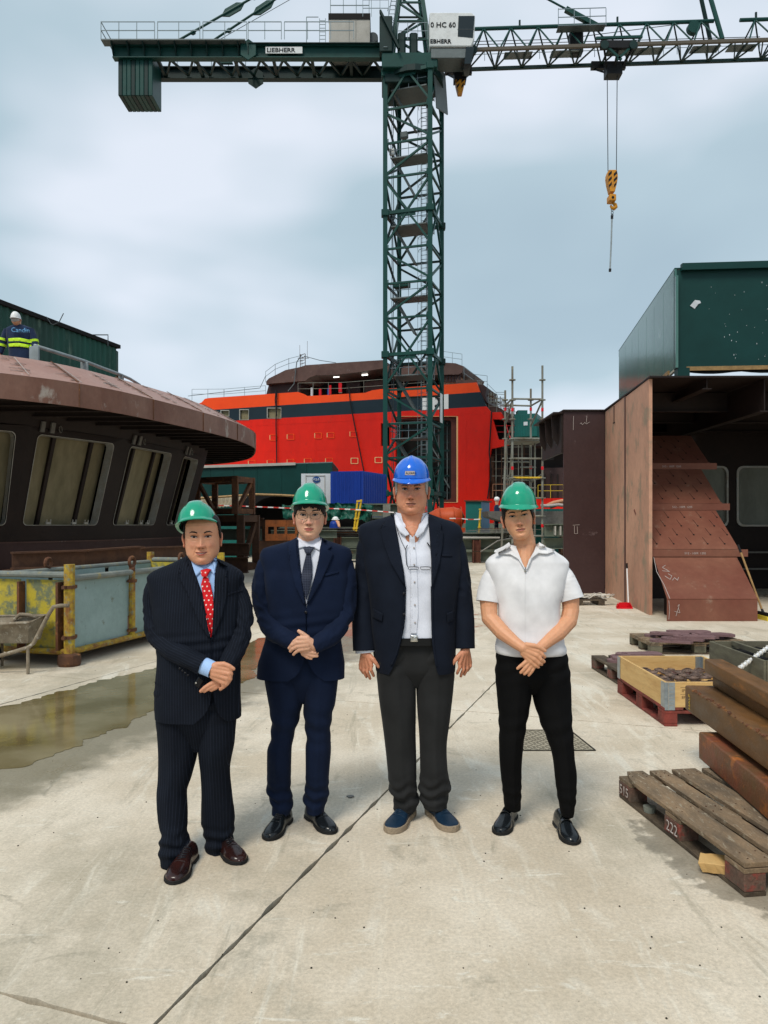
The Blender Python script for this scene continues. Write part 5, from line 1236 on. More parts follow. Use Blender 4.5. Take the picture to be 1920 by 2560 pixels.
gb = thing('green_cabin', 'big dark green sheet metal cabin on top of the brown steel block', 'cabin', (10, 18, 4.2))
g0 = Vector((6.5, 17.0, 0)); g1 = Vector((7.75, 25.1, 0)); gf = Vector((14, 16.35, 0))
m = MB(); m.obox(V3(g0, 5.05), gf - g0, (g1 - g0) * .01, (0, 0, 2.21)); m.build('front_sheet', M['green_wall'], gb)
xs = [1690, 1658, 1635, 1616, 1596, 1580, 1564, 1547]
def tpar(px):   # parameter along g0->g1 for an image column
 k = (px - CX) / FL; return (k * g0.y - g0.x) / ((g1.x - g0.x) - k * (g1.y - g0.y))
for a, b in zip(xs[:-1], xs[1:]):
 t0_, t1_ = tpar(a), tpar(b); d = g1 - g0; L_ = 8.2
 m = MB(); m.obox(V3(g0 + d * (t0_ + .0006), 5.05), d * (t1_ - t0_ - .0025), Vector((1, -.15, 0)) * .05, (0, 0, 2.05)); m.build('side_sheet', M['green_side'], gb)
m = MB(); m.obox(V3(g0, 7.10), g1 - g0, Vector((1, -.15, 0)) * .045, (0, 0, .18)); m.build('top_channel', M['green_side'], gb)
m = MB(); m.obox(V3(g0, 5.05) + Vector((.06, 0, 0)), (g1 - g0), Vector((.05, 0, 0)), (0, 0, 2.1)); m.build('side_backing', M['crane_dark'], gb)
m = MB(); m.obox(V3(g0 + Vector((.12, -.14, 0)), 7.22), gf - g0, Vector((0, .12, 0)), (0, 0, .15)); m.build('flashing', M['green_wall'], gb)
m = MB(); m.prism([V3(g0, 7.28), V3(gf, 7.28), V3(gf + Vector((0, 9, 0)), 7.28), V3(g1, 7.28)], (0, 0, .03)); m.build('roof', M['green_wall'], gb)
m = MB(); m.obox(V3(g0 + Vector((.25, -.05, 0)), 5.00), gf - g0, Vector((0, .04, 0)), (0, 0, .09)); m.build('batten', M['broomwood'], gb)
m = MB(); m.obox(V3(g0, 4.98) + Vector((-.04, .3, 0)), (g1 - g0) * .3, Vector((.04, 0, 0)), (0, 0, .09)); m.build('batten', M['broomwood'], gb)
for x in (6.5, 9.6, 13):
 for y in (16.9, 19.0):
  m = MB(); m.box(x + (.03 if y < 17 else .3), y, 4.19, x + .3, y + .2, 5.06); m.build('leg', M['green_wall'], gb)
m = MB(); top = []; bot = []
for k in range(31):
 x = 6.78 + k * .2; top.append(Vector((x, 17.05 - k * .02, 5.03))); bot.append(Vector((x, 17.05 - k * .02, 5.0 - .01 - .05 * abs(math.sin(k * .55)) - .09 * (k > 12) * min(1, (k - 12) / 8))))
vs_ = []; fs = []
for a, b in zip(top, bot): vs_ += [a, b, b + Vector((0, .03, 0)), a + Vector((0, .03, 0))]
for k in range(30):
 for q in range(4): fs.append((k * 4 + q, (k + 1) * 4 + q, (k + 1) * 4 + (q + 1) % 4, k * 4 + (q + 1) % 4))
m.add(vs_, fs); m.build('torn_sheeting', M['tarp_black'], gb)
rnd = random.Random(3)
m = MB(); p = V3(g0 + Vector((.33, -.05, 0)), 6.45); m.prism([p, p + Vector((.10, 0, -.07)), p + Vector((.17, -.02, .03)), p + Vector((.24, 0, .06)), p + Vector((.22, 0, .11)), p + Vector((.10, -.02, .12))], (0, .02, 0)); m.build('torn_sticker', M['white_cont'], gb)
m = MB()
for _ in range(46):
 x = rnd.uniform(7.2, 9.2); z = rnd.uniform(5.2, 7.1); s_ = rnd.uniform(.002, .010); y = 17 + (x - 6.5) / 7.5 * -.65 - .008
 m.box(x, y, z, x + s_, y + .01, z + s_ * rnd.uniform(.8, 4))
tag(m.build('paint_chips', M['white_cont'], gb), kind='stuff')

# dustpan, broom, small pallet with scrap
dp_ = thing('dustpan', 'red long-handled dustpan standing against the tan side of the steel block', 'dustpan', G(1562, 1522))
c = G(1562, 1522)
m = MB()
m.add([c + Vector(v) for v in ((-.15, -.02, .0), (.14, -.02, .0), (.16, .20, .0), (-.10, .20, .0), (-.15, -.02, .012), (.14, -.02, .012), (.16, .20, .015), (-.10, .20, .015))], [(0, 3, 2, 1), (4, 5, 6, 7), (0, 1, 5, 4), (1, 2, 6, 5), (2, 3, 7, 6), (3, 0, 4, 7)])
m.prism([c + Vector(v) for v in ((-.10, .19, .015), (.16, .19, .015), (.15, .19, .10), (-.04, .19, .10))], (0, .015, 0))
m.prism([c + Vector(v) for v in ((.14, -.02, .012), (.16, .2, .015), (.155, .2, .10))], (.008, 0, 0)); m.prism([c + Vector(v) for v in ((-.15, -.02, .012), (-.10, .2, .015), (-.06, .2, .10))], (-.008, 0, 0)); m.build('pan', M['red_plastic'], dp_)
tp = P(1567, 1408, 14.3); bt = P(1571, 1506, 14.2)
m = MB(); m.tube([bt, bt.lerp(tp, .88)], .013, 8); m.build('handle', M['white_plastic'], dp_); m = MB(); m.tube([bt.lerp(tp, .87), tp], .018, 8); m.build('grip', M['black'], dp_)
br_ = thing('broom', 'yard broom with yellow bristles leaning on the edge of the red-brown ramp', 'broom', G(1914, 1547))
a = P(1845, 1362, 13.1); b = P(1908, 1532, 12.6)
m = MB(); m.tube([a, b], .017, 8); m.build('handle', M['broomwood'], br_)
m = MB(); m.tube([a, a.lerp(b, .12)], .02, 8); m.build('grip', M['black'], br_)
c = G(1914, 1549); m = MB(); m.box(c.x - .06, c.y - .2, .07, c.x + .02, c.y + .25, .12); m.build('head', M['black'], br_, bevel=.01)
m = MB(); m.box(c.x - .08, c.y - .21, .0, c.x + .04, c.y + .26, .07); m.build('bristles', M['bristle'], br_)
m = MB(); m.tube([a.lerp(b, .95), c + Vector((-.02, .02, .1))], .02, 8); m.build('socket', M['black'], br_)

# ================================================================ CENTRE BACKGROUND
pf = thing('barge_platform', 'low dark platform below the red ship carrying the containers and the green building', 'platform', (-4, 50, 0))
m = MB(); m.box(-30, 41.2, 0, 12.5, 60, 1.62); m.build('deck', M['i_green'], pf)
gbld = thing('green_building', 'long low dark green building with a pale roof trim in front of the ship', 'building', (-8, 46, 1.62))
ga, gb2 = P(831, 1157, 45), P(470, 1168, 48.6)
d = gb2 - ga; d.z = 0
for k in range(6):
 m = MB(); m.obox(V3(ga + d * (k / 6 + .0006), 1.63), d * (1 / 6 - .0012), Vector((0, 6, 0)), (0, 0, ga.z - 1.63)); m.build('wall_panel', M['green_wall'], gbld)
m = MB(); m.obox(V3(ga + d * .24, ga.z - .08), d * .76, Vector((0, -.15, 0)), (0, 0, .16)); m.build('roof_trim', M['winch_grey'], gbld)
m = MB(); m.obox(V3(ga, ga.z), d, Vector((0, 6, 0)), (0, 0, .06)); m.build('roof', M['crane_grey'], gbld)
# low roof and tent in front of it
tent = thing('tarpaulin_tent', 'black arched tarpaulin tent open toward the yard, right of the rusty frame tower', 'tent', P(690, 1330, 38))
m = MB(); vs_ = []; Yt = 37.5; n = 18
for k in range(n + 1):
 a_ = math.pi * k / n; x = 640 + 58 - 72 * math.cos(a_); y = 1302 - 62 * math.sin(a_) ** .7
 for dd in (0, 5): q = P(x, y, Yt); vs_.append(Vector((q.x, Yt + dd, q.z)))
m.add(vs_, [(k * 2, k * 2 + 2, k * 2 + 3, k * 2 + 1) for k in range(n)]); m.build('cover', M['tarp_black'], tent)
a = P(600, 1330, Yt + 3); b = P(790, 1238, Yt + 3); m = MB(); m.box(a.x, Yt + 3, 1.0, b.x, Yt + 3.1, b.z); m.build('back_panel', M['dark'], tent)
m = MB(); m.tube([P(500, 1246, Yt - .1), P(640, 1236, Yt - .1), P(700, 1238, Yt - .1), P(760, 1241, Yt - .1)], .06, 5); m.build('ridge_edge', M['broomwood'], tent)
lr = thing('low_roof', 'low tan corrugated roof over green sides, seen through the rusty frame tower', 'shed', P(560, 1300, 36))
a, b = P(500, 1272, 35), P(600, 1262, 35); a2, b2 = P(488, 1244, 40), P(618, 1240, 40)
m = MB(); nn = 24; vs_ = []
for k in range(nn + 1):
 o_ = .06 if k % 2 else 0; p = a.lerp(b, k / nn) + Vector((0, 0, o_)); q = a2.lerp(b2, k / nn) + Vector((0, 0, o_)); vs_ += [p, q, q - Vector((0, 0, .05)), p - Vector((0, 0, .05))]
fs = []
for k in range(nn):
 for q in range(4): fs.append((k * 4 + q, (k + 1) * 4 + q, (k + 1) * 4 + (q + 1) % 4, k * 4 + (q + 1) % 4))
m.add(vs_, fs); m.build('roof_sheet', M['corr_tan'], lr)
m = MB(); m.box(a.x, 35.2, 0, b.x, 39.5, min(a.z, b.z) - .1); m.build('side_wall', M['teal_cont'], lr)
# containers
wc = thing('white_container', 'white site container with a round blue logo, behind the man in glasses', 'container', P(790, 1300, 43))
a = P(753, 1184, 43); b = P(828, 1184, 43); m = MB(); m.box(a.x, 43, 1.63, b.x, 46, a.z); m.build('body', M['white_cont'], wc)
for x in (a.x + .25, b.x - .38):
 m = MB(); m.box(x, 42.97, 1.7, x + .04, 43, a.z - .1); m.build('door_edge', M['winch_grey'], wc)
m = MB(); m.box(a.x + .25, 42.97, a.z - .14, b.x - .34, 43, a.z - .1); m.build('door_edge', M['winch_grey'], wc)
c = P(791, 1199, 42.96); m = MB(); m.prism([c + Vector((.22 * math.cos(q * .2618), 0, .18 * math.sin(q * .2618))) for q in range(24)], (0, .02, 0)); lg = m.build('logo', M['logo_blue'], wc)
text_obj('ASA', 'logo_letters', M['white_cont'], lg, c + Vector((-.20, -.02, -.075)), (1, 0, 0), (0, 0, 1), .22, .005, .006)
bc = thing('blue_container', 'blue corrugated container behind the crane foot, between the white container and the tower', 'container', P(906, 1302, 41.5))
k0 = P(906, 1180, 41.5); kl = P(829, 1181, 42.0); kr = P(963, 1189, 44.3)
for a, b in ((kl, k0), (k0, kr)):
 dd = b - a; dd.z = 0; nrm_ = Vector((dd.y, -dd.x, 0)).normalized()
 corrugated('wall_sheet', V3(a, 0), V3(b, 0), 1.63, k0.z, .22, .05, M['blue_cont'], bc, nrm_)
m = MB(); m.prism([V3(kl, k0.z), V3(k0, k0.z), V3(kr, k0.z), V3(kr + kl - k0, k0.z)], (0, 0, .06)); m.build('roof', M['blue_cont'], bc)
for c in (kl, k0, kr):
 m = MB(); m.box(c.x - .06, c.y - .06, 1.63, c.x + .06, c.y + .06, k0.z + .04); m.build('corner_post', M['blue_cont'], bc)
# steel beam stacks
def stack(label, x0, x1, rows, group='stacks of steel beams in the yard', cat='beam stack'):
 t = thing('beam_stack', label, cat, ((x0 + x1) / 2, rows[0][0], 0), group=group)
 for (Y, z, hgt, w, mt) in rows:
  m = MB(); m.ibeam((x0, Y, z + hgt / 2), (x1, Y, z + hgt / 2), w, hgt, .03); m.build('beam', M[mt], t)
 return t
st1 = stack('long grey-green steel beams stacked on the ground behind the older man', -4.6, 2.2, [(31.4, .12, .42, .3, 'i_green'), (31.5, .58, .46, .3, 'i_green'), (32.3, .3, .5, .3, 'i_green')])
for x in (.55, -1.9):
 for z in (0, .56): m = MB(); m.ibeam((x, 31.1, z), (x, 31.1, z + .5), .42, .3, .04, up=Vector((1, 0, 0))); m.build('spacer_block', M['i_maroon'], st1)
st1b = thing('pipe_bundle', 'bundle of thin rusty bars and plates lying on top of the grey-green beams', 'bar bundle', (-1.5, 31.6, 1.04))
rnd = random.Random(11)
for k in range(11):
 z = 1.08 + k * .035; y = 31.2 + rnd.uniform(0, .8); m = MB(); xx = -4.2 + rnd.uniform(-.5, .6)
 m.box(xx, y, z, xx + rnd.uniform(4.6, 6.6), y + .35, z + .022); m.build('bar', M[rnd.choice(['greysteel', 'rust_dark', 'i_green', 'greysteel', 'rust'])], st1b)
st2 = stack('grey-green beams with maroon spacers stacked between the older man and the scaffold tower', 2.7, 6.2, [(31.2, .06, .40, .3, 'i_green'), (31.3, .52, .42, .3, 'i_green'), (32.2, .9, .3, .3, 'i_green')])
for z in (0, .48): m = MB(); m.ibeam((3.75, 30.9, z), (3.75, 30.9, z + .46), .42, .3, .04, up=Vector((1, 0, 0))); m.build('spacer_block', M['i_maroon'], st2)
m = MB(); m.box(2.8, 30.8, 1.0, 4.7, 32.0, 1.06); m.build('grey_plate', M['winch_grey'], st2)
for k in range(7):
 m = MB(); xx = 3.2 + rnd.uniform(0, 1.5); m.box(xx, 31 + k * .1, 1.22 + k * .03, xx + rnd.uniform(1.5, 2.6), 31.3 + k * .1, 1.24 + k * .03); m.build('loose_plate', M[rnd.choice(['greysteel', 'rust', 'rust_dark', 'galv'])], st2)
m = MB(); m.tube([(3.9, 30.7, .45), (4.6, 30.7, .9), (5.4, 30.8, 1.05)], .035, 6); m.build('strap', M['greysteel'], st2)
gd = thing('girder', 'thick grey-green girder running behind the tarpaulin toward the crane foot', 'girder', (-.5, 36, 0))
m = MB(); m.ibeam((-2.9, 36.2, 2.24), (1.6, 36.2, 2.24), .5, .62, .06); m.build('beam', M['i_green'], gd)
m = MB(); m.ibeam((-2.9, 35.9, 1.65), (1.6, 35.9, 1.65), .5, .5, .06); m.build('beam', M['i_green'], gd)
for x in (-.05, -2.2): m = MB(); m.box(x, 35.8, 1.3, x + .35, 36.0, 2.5); m.build('stiffener', M['galv'], gd)
for x in (-2.6, 1.2): m = MB(); m.box(x, 35.8, 0, x + .4, 36.4, 1.4); m.build('trestle_leg', M['rust_dark'], gd)
st3 = stack('grey-green girders with welded brackets stacked right of the scaffold tower', 6.2, 7.95, [(29.4, 1.10, .48, .4, 'i_green'), (29.6, .62, .42, .4, 'i_green'), (29.8, 0.0, .45, .4, 'rust_dark')])
for x in (6.55, 6.75, 7.0):
 m = MB(); m.box(x, 29.1, 1.15, x + .04, 29.35, 1.5); m.build('bracket', M['winch_grey'], st3)
st4 = stack('dark rusty beams heaped in the shade below the rusty frame tower', -8.6, -4.4, [(24.6, 0, .5, .4, 'rust_dark'), (24.8, .55, .4, .4, 'rust_dark'), (27.6, 1.0, .4, .3, 'i_green'), (27.8, 1.5, .3, .3, 'rust_dark')])
st5 = stack('dark beams and pale plates piled between the two suited men', -4.3, -1.8, [(26.6, 0, .5, .4, 'rust_dark'), (26.8, .55, .4, .4, 'rust_dark'), (29, 1.05, .3, .3, 'i_green')])
wed = thing('bow_plate', 'grey wedge-shaped steel plate jutting out left of the scaffold tower', 'steel plate', P(1260, 1300, 33))
m = MB(); m.prism([P(1219, 1278, 33), P(1420, 1278, 33), P(1420, 1316, 33), P(1268, 1307, 33), P(1222, 1292, 33)], (0, 2, 0)); m.build('plate', M['greysteel'], wed)
for x in (1300, 1400): m = MB(); p = P(x, 1312, 33.5); m.box(p.x, 33.3, 0, p.x + .25, 33.8, p.z + .1); m.build('prop', M['rust_dark'], wed)
tc_ = thing('teal_container', 'low teal corrugated container with orange hoses on top, right of the scaffold tower', 'container', P(1380, 1290, 34))
a = P(1340, 1272, 34); b = P(1440, 1270, 34)
corrugated('wall_sheet', (a.x, 34, 0), (b.x, 34, 0), P(0, 1302, 34).z, a.z, .18, .04, M['teal_cont'], tc_, Vector((0, -1, 0)))
m = MB(); m.box(a.x, 34.1, 0, b.x, 36.5, a.z); m.build('body', M['teal_cont'], tc_)
hs = thing('hose_bundle', 'bundle of fat orange and cream hoses lying on the teal container', 'hose', P(1385, 1270, 34.6))
for k, pts in enumerate(([(1352, 1264), (1370, 1265), (1395, 1262), (1430, 1266)], [(1368, 1263), (1385, 1256), (1405, 1252), (1430, 1250)], [(1375, 1268), (1400, 1260), (1430, 1256)])):
 m = MB(); m.tube([P(x, y, 34.5 + .1 * k) for x, y in pts], .075, 8); m.smooth = True; m.build('hose', M['hose'] if k else M['chalk'], hs)
# tank, cabinet, posts
tk = thing('orange_tank', 'orange rounded steel tank beside the teal cabinet under the ship', 'tank', P(1145, 1335, 37))
m = MB(); c = P(1120, 1296, 37); pr = []
m.tube([c + Vector((-.9, .3, 0)), c + Vector((-.5, .2, 0)), c + Vector((.3, 0, 0)), c + Vector((.62, -.1, 0)), c + Vector((.78, -.1, 0))], [.28, .50, .55, .46, .16], 20); m.smooth = True; m.build('shell', M['tank'], tk)
for x in (-.45, .25, .62):
 m = MB(); p = c + Vector((x, 0, 0)); m.tube([p + Vector((0, .565 * math.cos(q * .314), .565 * math.sin(q * .314))) for q in range(20)], .02, 5, closed=True); m.build('band', M['tank'], tk)
m = MB(); m.box(c.x + .1, 36.6, 0, c.x + .8, 37.4, c.z - .45); m.build('saddle', M['tank'], tk)
cb = thing('cabinet', 'tall teal cabinet with a blue side, left of the man in white', 'cabinet', P(1192, 1340, 36))
a = P(1164, 1254, 36); b = P(1203, 1254, 36); c = P(1224, 1258, 37.6)
m = MB(); m.add([V3(a, 1.0), V3(b, 1.0), V3(b, a.z), V3(a, a.z), V3(a + (c - b), 1.0), V3(c, 1.0), V3(c, a.z), V3(a + (c - b), a.z)], [(0, 1, 2, 3), (5, 4, 7, 6), (4, 0, 3, 7), (3, 2, 6, 7), (0, 4, 5, 1)]); m.build('body', M['teal_cont'], cb)
m = MB(); m.add([V3(b, 1.0), V3(c, 1.0), V3(c, a.z), V3(b, a.z)], [(0, 1, 2, 3)]); m.build('side_door', M['tealblue'], cb)
m = MB(); e0 = Vector((-.08, -.08, 0)); m.prism([V3(a, a.z) + e0, V3(b, a.z) + Vector((.05, -.1, 0)), V3(c, a.z) + Vector((.12, 0, 0)), V3(a + c - b, a.z)], (0, 0, .06)); m.build('lid', M['rust_dark'], cb)
yp = thing('barrier_post', 'single yellow barrier post holding the striped tape before the teal cabinet', 'post', P(1198, 1342, 33))
m = MB(); m.tube([P(1197, 1342, 33), P(1201, 1272, 33)], .045, 8); m.build('tube', M['yellow'], yp)
for y in (1273, 1297, 1318): m = MB(); m.tube([P(1201.3 - (y - 1272) * .055, y + 1.5, 33), P(1201.3 - (y - 1272) * .055, y - 1.5, 33)], .075, 8); m.build('collar', M['yellow'], yp)
ld = thing('yellow_post_pair', 'pair of yellow barrier posts clamped together in front of the green tarpaulin', 'post', P(893, 1330, 31.1))
for a, b in (((885, 1326), (894, 1252)), ((890, 1328), (903.5, 1249))):
 m = MB(); m.tube([P(*a, 31), P(*b, 31)], .04, 8); m.build('tube', M['yellow'], ld)
for y, x in ((1253, 897), (1276, 893), (1297, 891), (1321, 888)): m = MB(); m.bar(P(x - 6, y, 30.97), P(x + 6, y - 1, 30.97), .07); m.build('clamp', M['yellow'], ld)
def tape(label, pts, Y):
 t = thing('barrier_tape', label, 'barrier tape', P(*pts[0], Y)); W_ = [P(x, y, Y) for x, y in pts]; L_ = sum((b - a).length for a, b in zip(W_[:-1], W_[1:]))
 n = int(L_ / .22); per = [[], []]
 def pt(s):
  for a, b in zip(W_[:-1], W_[1:]):
   d_ = (b - a).length
   if s <= d_: return a.lerp(b, s / d_)
   s -= d_
  return W_[-1]
 ms = [MB(), MB()]
 for k in range(n): ms[k % 2].bar(pt(L_ * k / n), pt(L_ * (k + 1) / n), .012, .045)
 ms[0].build('white_bands', M['tapewhite'], t); ms[1].build('red_bands', M['tapered'], t)
tape('red and white tape strung from the rusty frame tower past the yellow posts', [(505, 1262), (600, 1265), (740, 1271), (823, 1271), (893, 1274), (985, 1281)], 30.8)
tape('short red and white tape tied to the single yellow post', [(1124, 1296), (1150, 1296), (1175, 1299), (1200, 1298)], 32.9)
# tarpaulin
tp_ = thing('green_tarpaulin', 'crumpled green tarpaulin draped over steelwork left of the yellow posts', 'tarpaulin', P(830, 1310, 33))
m = MB(); nx, nz_ = 70, 16; vs_ = []
tl = [(705, 1262), (760, 1266), (822, 1258), (850, 1258), (905, 1259), (935, 1264)]; bl = [(708, 1296), (760, 1292), (822, 1300), (860, 1296), (905, 1300), (922, 1312)]
def lin(t, pts):
 k = t * (len(pts) - 1); i = min(int(k), len(pts) - 2); f = k - i; return pts[i][0] * (1 - f) + pts[i + 1][0] * f, pts[i][1] * (1 - f) + pts[i + 1][1] * f
for i in range(nx + 1):
 for j in range(nz_ + 1):
  t, s = i / nx, j / nz_; a = lin(t, tl); b = lin(t, bl); x = a[0] + (b[0] - a[0]) * s; y = a[1] + (b[1] - a[1]) * s
  w = mnoise.noise(Vector((x * .06, y * .05, 1))) * .35 + mnoise.noise(Vector((x * .2, y * .12, 5))) * .16
  vs_.append(P(x, y + mnoise.noise(Vector((x * .08, 3, 0))) * 5 * (s if s > .5 else .5), 33.4 + w - s * .2))
m.add(vs_, [(i * (nz_ + 1) + j, i * (nz_ + 1) + j + 1, (i + 1) * (nz_ + 1) + j + 1, (i + 1) * (nz_ + 1) + j) for i in range(nx) for j in range(nz_)]); m.smooth = True; m.build('sheet', M['tarp'], tp_)
m = MB(); m.box(P(710, 0, 34).x, 33.9, 0, P(930, 0, 34).x, 34.9, P(0, 1264, 34).z); m.build('covered_crate', M['dark'], tp_)
# rusty frame tower
def frametower(label, Y, xs, y0, y1, w, mt, extra=()):
 t = thing('box_tower', label, 'steel frame', P(xs[1], y1, Y)); z1_ = P(0, y0, Y).z; z0_ = max(0, P(0, y1, Y).z)
 A_ = [P(xs[0], 0, Y + .9), P(xs[1], 0, Y), P(xs[2], 0, Y + 1.1)]; A_.append(A_[0] + A_[2] - A_[1])
 for c in A_: bar_obj('post', V3(c, z0_), V3(c, z1_), w, M[mt], t)
 for i in range(4):
  for z in (z0_ + w / 2, z1_ - w / 2): bar_obj('rail', V3(A_[i], z), V3(A_[(i + 1) % 4], z), w * .95, M[mt], t)
 bar_obj('diagonal', V3(A_[1], z0_), V3(A_[2], z1_ - .1), w * .6, M[mt], t); bar_obj('diagonal', V3(A_[0], z1_ - .1), V3(A_[0].lerp(A_[1], .5), z0_), w * .6, M[mt], t)
 return t
frametower('open rusty box frame on top of a second one, behind the pinstripe suited man', 26, (493, 588, 630), 1190, 1285, .20, 'rust')
frametower('tall rusty lower box frame standing on the ground under the open box frame', 25.6, (500, 602, 640), 1287, 1432, .24, 'rust_dark')
cr = thing('rusty_crate', 'orange-rusted steel crate with square openings beside the rusty frames', 'crate', P(700, 1354, 22.5))
a = P(663, 1352, 22.5); b = P(664, 1300, 22.5); e = P(742, 1350, 23.2)
zt2, zb3 = b.z, a.z; xv = Vector((e.x - a.x, e.y - a.y, 0))
for z_, nm in ((zb3, 'lower_panel'), (zt2 - .2, 'upper_panel')):
 for k in range(3): m = MB(); m.obox(V3(a, z_) + xv * (k / 3 + .004), xv * (1 / 3 - .008), (0, .06, 0), (0, 0, .2)); m.build(nm, M['rust_orange'], cr)
for k in range(4): m = MB(); m.obox(V3(a, zb3 + .2) + xv * (k / 3 - (.06 if k else 0)), xv * .08, (0, .05, 0), (0, 0, zt2 - zb3 - .4)); m.build('upright', M['rust_orange'], cr)
m = MB(); m.obox(V3(a, zb3), (-.22, .8, 0), (.03, .03, 0), (0, 0, zt2 - zb3)); m.build('end_panel', M['rust'], cr)
m = MB(); m.obox(V3(a, 0) + Vector((-.2, .1, 0)), xv * 1.1, (0, .8, 0), (0, 0, zb3)); m.build('base', M['rust_dark'], cr)
# scaffold tower
sc = thing('scaffold_tower', 'galvanised tube scaffold tower standing between the red ship and the brown steel block', 'scaffold', (9.8, 31, 0))
Ys = 30.0
fl_, fr = (1281, 1356); back = ((1264, 31.6), (1327, 31.8))
posts = [(1281, Ys, 916), (1356, Ys + .1, 914), (1263, 31.6, 976), (1327, 31.8, 972)]
pc = []
for x, Y, yt in posts:
 p = P(x, yt, Y); pc.append(V3(p, 0)); bar_obj('standard', V3(p, 0.02), p, .085, M['galv'], sc, kind='tube')
 for k, yy in enumerate((950, 1000, 1048, 1097, 1146, 1195, 1245, 1290, 1340)):
  z = H + (HY - yy) / FL * Y
  if z > p.z - .2: continue
  m = MB(); m.tube([V3(p, z - .02), V3(p, z + .02)], .13, 8); m.build('coupler', M['galv'], sc)
  if k % 3 == 1: m = MB(); m.tube([V3(p, z - .45), V3(p, z - .32)], .052, 8); m.build('marking_band', M['red_plastic'], sc)
order = [0, 1, 3, 2]
for yy, full in ((997, 1), (1096, 1), (1146, 0), (1194, 1), (1245, 0), (1290, 1), (1340, 0)):
 for i in range(4):
  a, b = pc[order[i]], pc[order[(i + 1) % 4]]
  if not full and i in (1, 3): continue
  za = H + (HY - yy) / FL * 30; bar_obj('ledger', V3(a, za), V3(b, za), .075, M['yellow'] if (yy == 1194 and i == 0) else M['galv'], sc, kind='tube')
for a, b, y0, y1 in ((0, 2, 1000, 1050), (1, 3, 1000, 1050), (2, 0, 1100, 1060), (2, 0, 1195, 1180), (0, 2, 1105, 1360), (3, 1, 1200, 1185)):
 bar_obj('brace', V3(pc[a], P(0, y0, 30).z), V3(pc[b], P(0, y1, 30).z), .075, M['galv'], sc, kind='tube')
bar_obj('brace', P(1266, 1096, 30.4), P(1254, 1372, 30.4), .09, M['galv'], sc, kind='tube')
for k in range(4):
 m = MB(); z = P(0, 1102, 30).z; o_ = pc[0].lerp(pc[2], k / 4 + .02); m.obox(V3(o_, z), pc[1] - pc[0], (pc[2] - pc[0]) * .23, (0, 0, .06)); m.build('deck_board', M['galv'], sc)
for x in (1305, 1337):
 bar_obj('inner_tube', P(x, 1096, 31), P(x, 1360, 31), .07, M['galv'], sc, kind='tube')
bar_obj('ladder_rung', P(1300, 1168, 31), P(1340, 1168, 31), .06, M['galv'], sc, kind='tube'); bar_obj('ladder_rung', P(1300, 1220, 31), P(1340, 1220, 31), .06, M['galv'], sc, kind='tube')
# ================================================================ FOREGROUND RIGHT: PALLETS, CRATES, BEAMS
def board(o, a, b, c, mtl, name, par, seed=0, rough_=.004, cut=0, n=10):
 """a: long vector, b: width vector, c: thickness vector; slightly warped and chipped"""
 m = MB(); vs_ = []; fs = []; o = Vector(o); a = Vector(a); b = Vector(b); c = Vector(c)
 bn, cn, an = b.normalized(), c.normalized(), a.normalized()
 for k in range(n + 1):
  t = k / n; j = [mnoise.noise(Vector((seed * 7.3 + q * 3.1, t * 5, seed))) * rough_ for q in range(4)]
  e = an * (mnoise.noise(Vector((seed, 2.5 + k, 9))) * .006 if k in (0, n) else 0)
  sh = (cut * max(0, .12 - t) / .12) if cut else 0
  w = cn * mnoise.noise(Vector((seed * 2.1, t * 1.3, 4))) * rough_ * .8
  base = o + a * t + e + w
  vs_ += [base + bn * (j[0] + sh), base + b + bn * j[1], base + b + c + bn * j[2], base + c + bn * (j[3] + sh)]
 for k in range(n):
  for q in range(4): fs.append((k * 4 + q, k * 4 + (q + 1) % 4, (k + 1) * 4 + (q + 1) % 4, (k + 1) * 4 + q))
 fs += [(3, 2, 1, 0), tuple(n * 4 + q for q in (0, 1, 2, 3))]
 m.add(vs_, fs)
 o_ = m.build(name, mtl, par, bevel=0); bevel_mesh(o_.data, .002); return o_
def pallet(label, org, dl, dw, top, blk, low, L_=1.2, Wd=.8, group='wooden pallets on the yard floor', seed=1, texts=()):
 org = Vector((*org, 0)); dl = Vector((*dl, 0)).normalized(); dw = Vector((*dw, 0)).normalized()
 t = thing('pallet', label, 'pallet', org, group=group); Z = Vector((0, 0, 1)); s = seed * 50
 for y in (0, (Wd - .1) / 2, Wd - .1):
  board(org + dw * y, dl * L_, dw * .1, Z * .02, M[low], 'bottom_board', t, s); s += 1
  for q, x in enumerate((0, (L_ - .145) / 2, L_ - .145)):
   board(org + dw * y + dl * x + Z * .021, dl * .145, dw * .1, Z * .078, M[blk], 'block', t, s, .003, n=3); s += 1
 for x in (0, (L_ - .145) / 2, L_ - .145): board(org + dl * x + Z * .100, dw * Wd, dl * .145, Z * .021, M[low if low != 'wood_dark' else top], 'stringer_board', t, s); s += 1
 y = 0; ws = (.145, .1, .145, .1, .145); gp = (Wd - sum(ws)) / 4
 for w in ws: board(org + dw * y + Z * .1225, dl * L_, dw * w, Z * .022, M[top], 'top_board', t, s, .007, cut=(.05 if y == 0 and seed == 1 else 0)); y += w + gp; s += 1
 for q, (x, str_) in enumerate(texts):
  text_obj(str_, 'chalk_number', M['chalk'], t, org + dl * x + Z * .035 - dw * .0055, dl, (0, 0, 1), .075, .001, .003)
 return t
fp = pallet('weathered empty pallet in front, its red-stained blocks chalked 515 and 222', (1.36, 4.40), (.137, -.99), (.99, .137), 'wood_old', 'wood_block', 'wood_dark', texts=((.02, '515'), (.55, '222')))
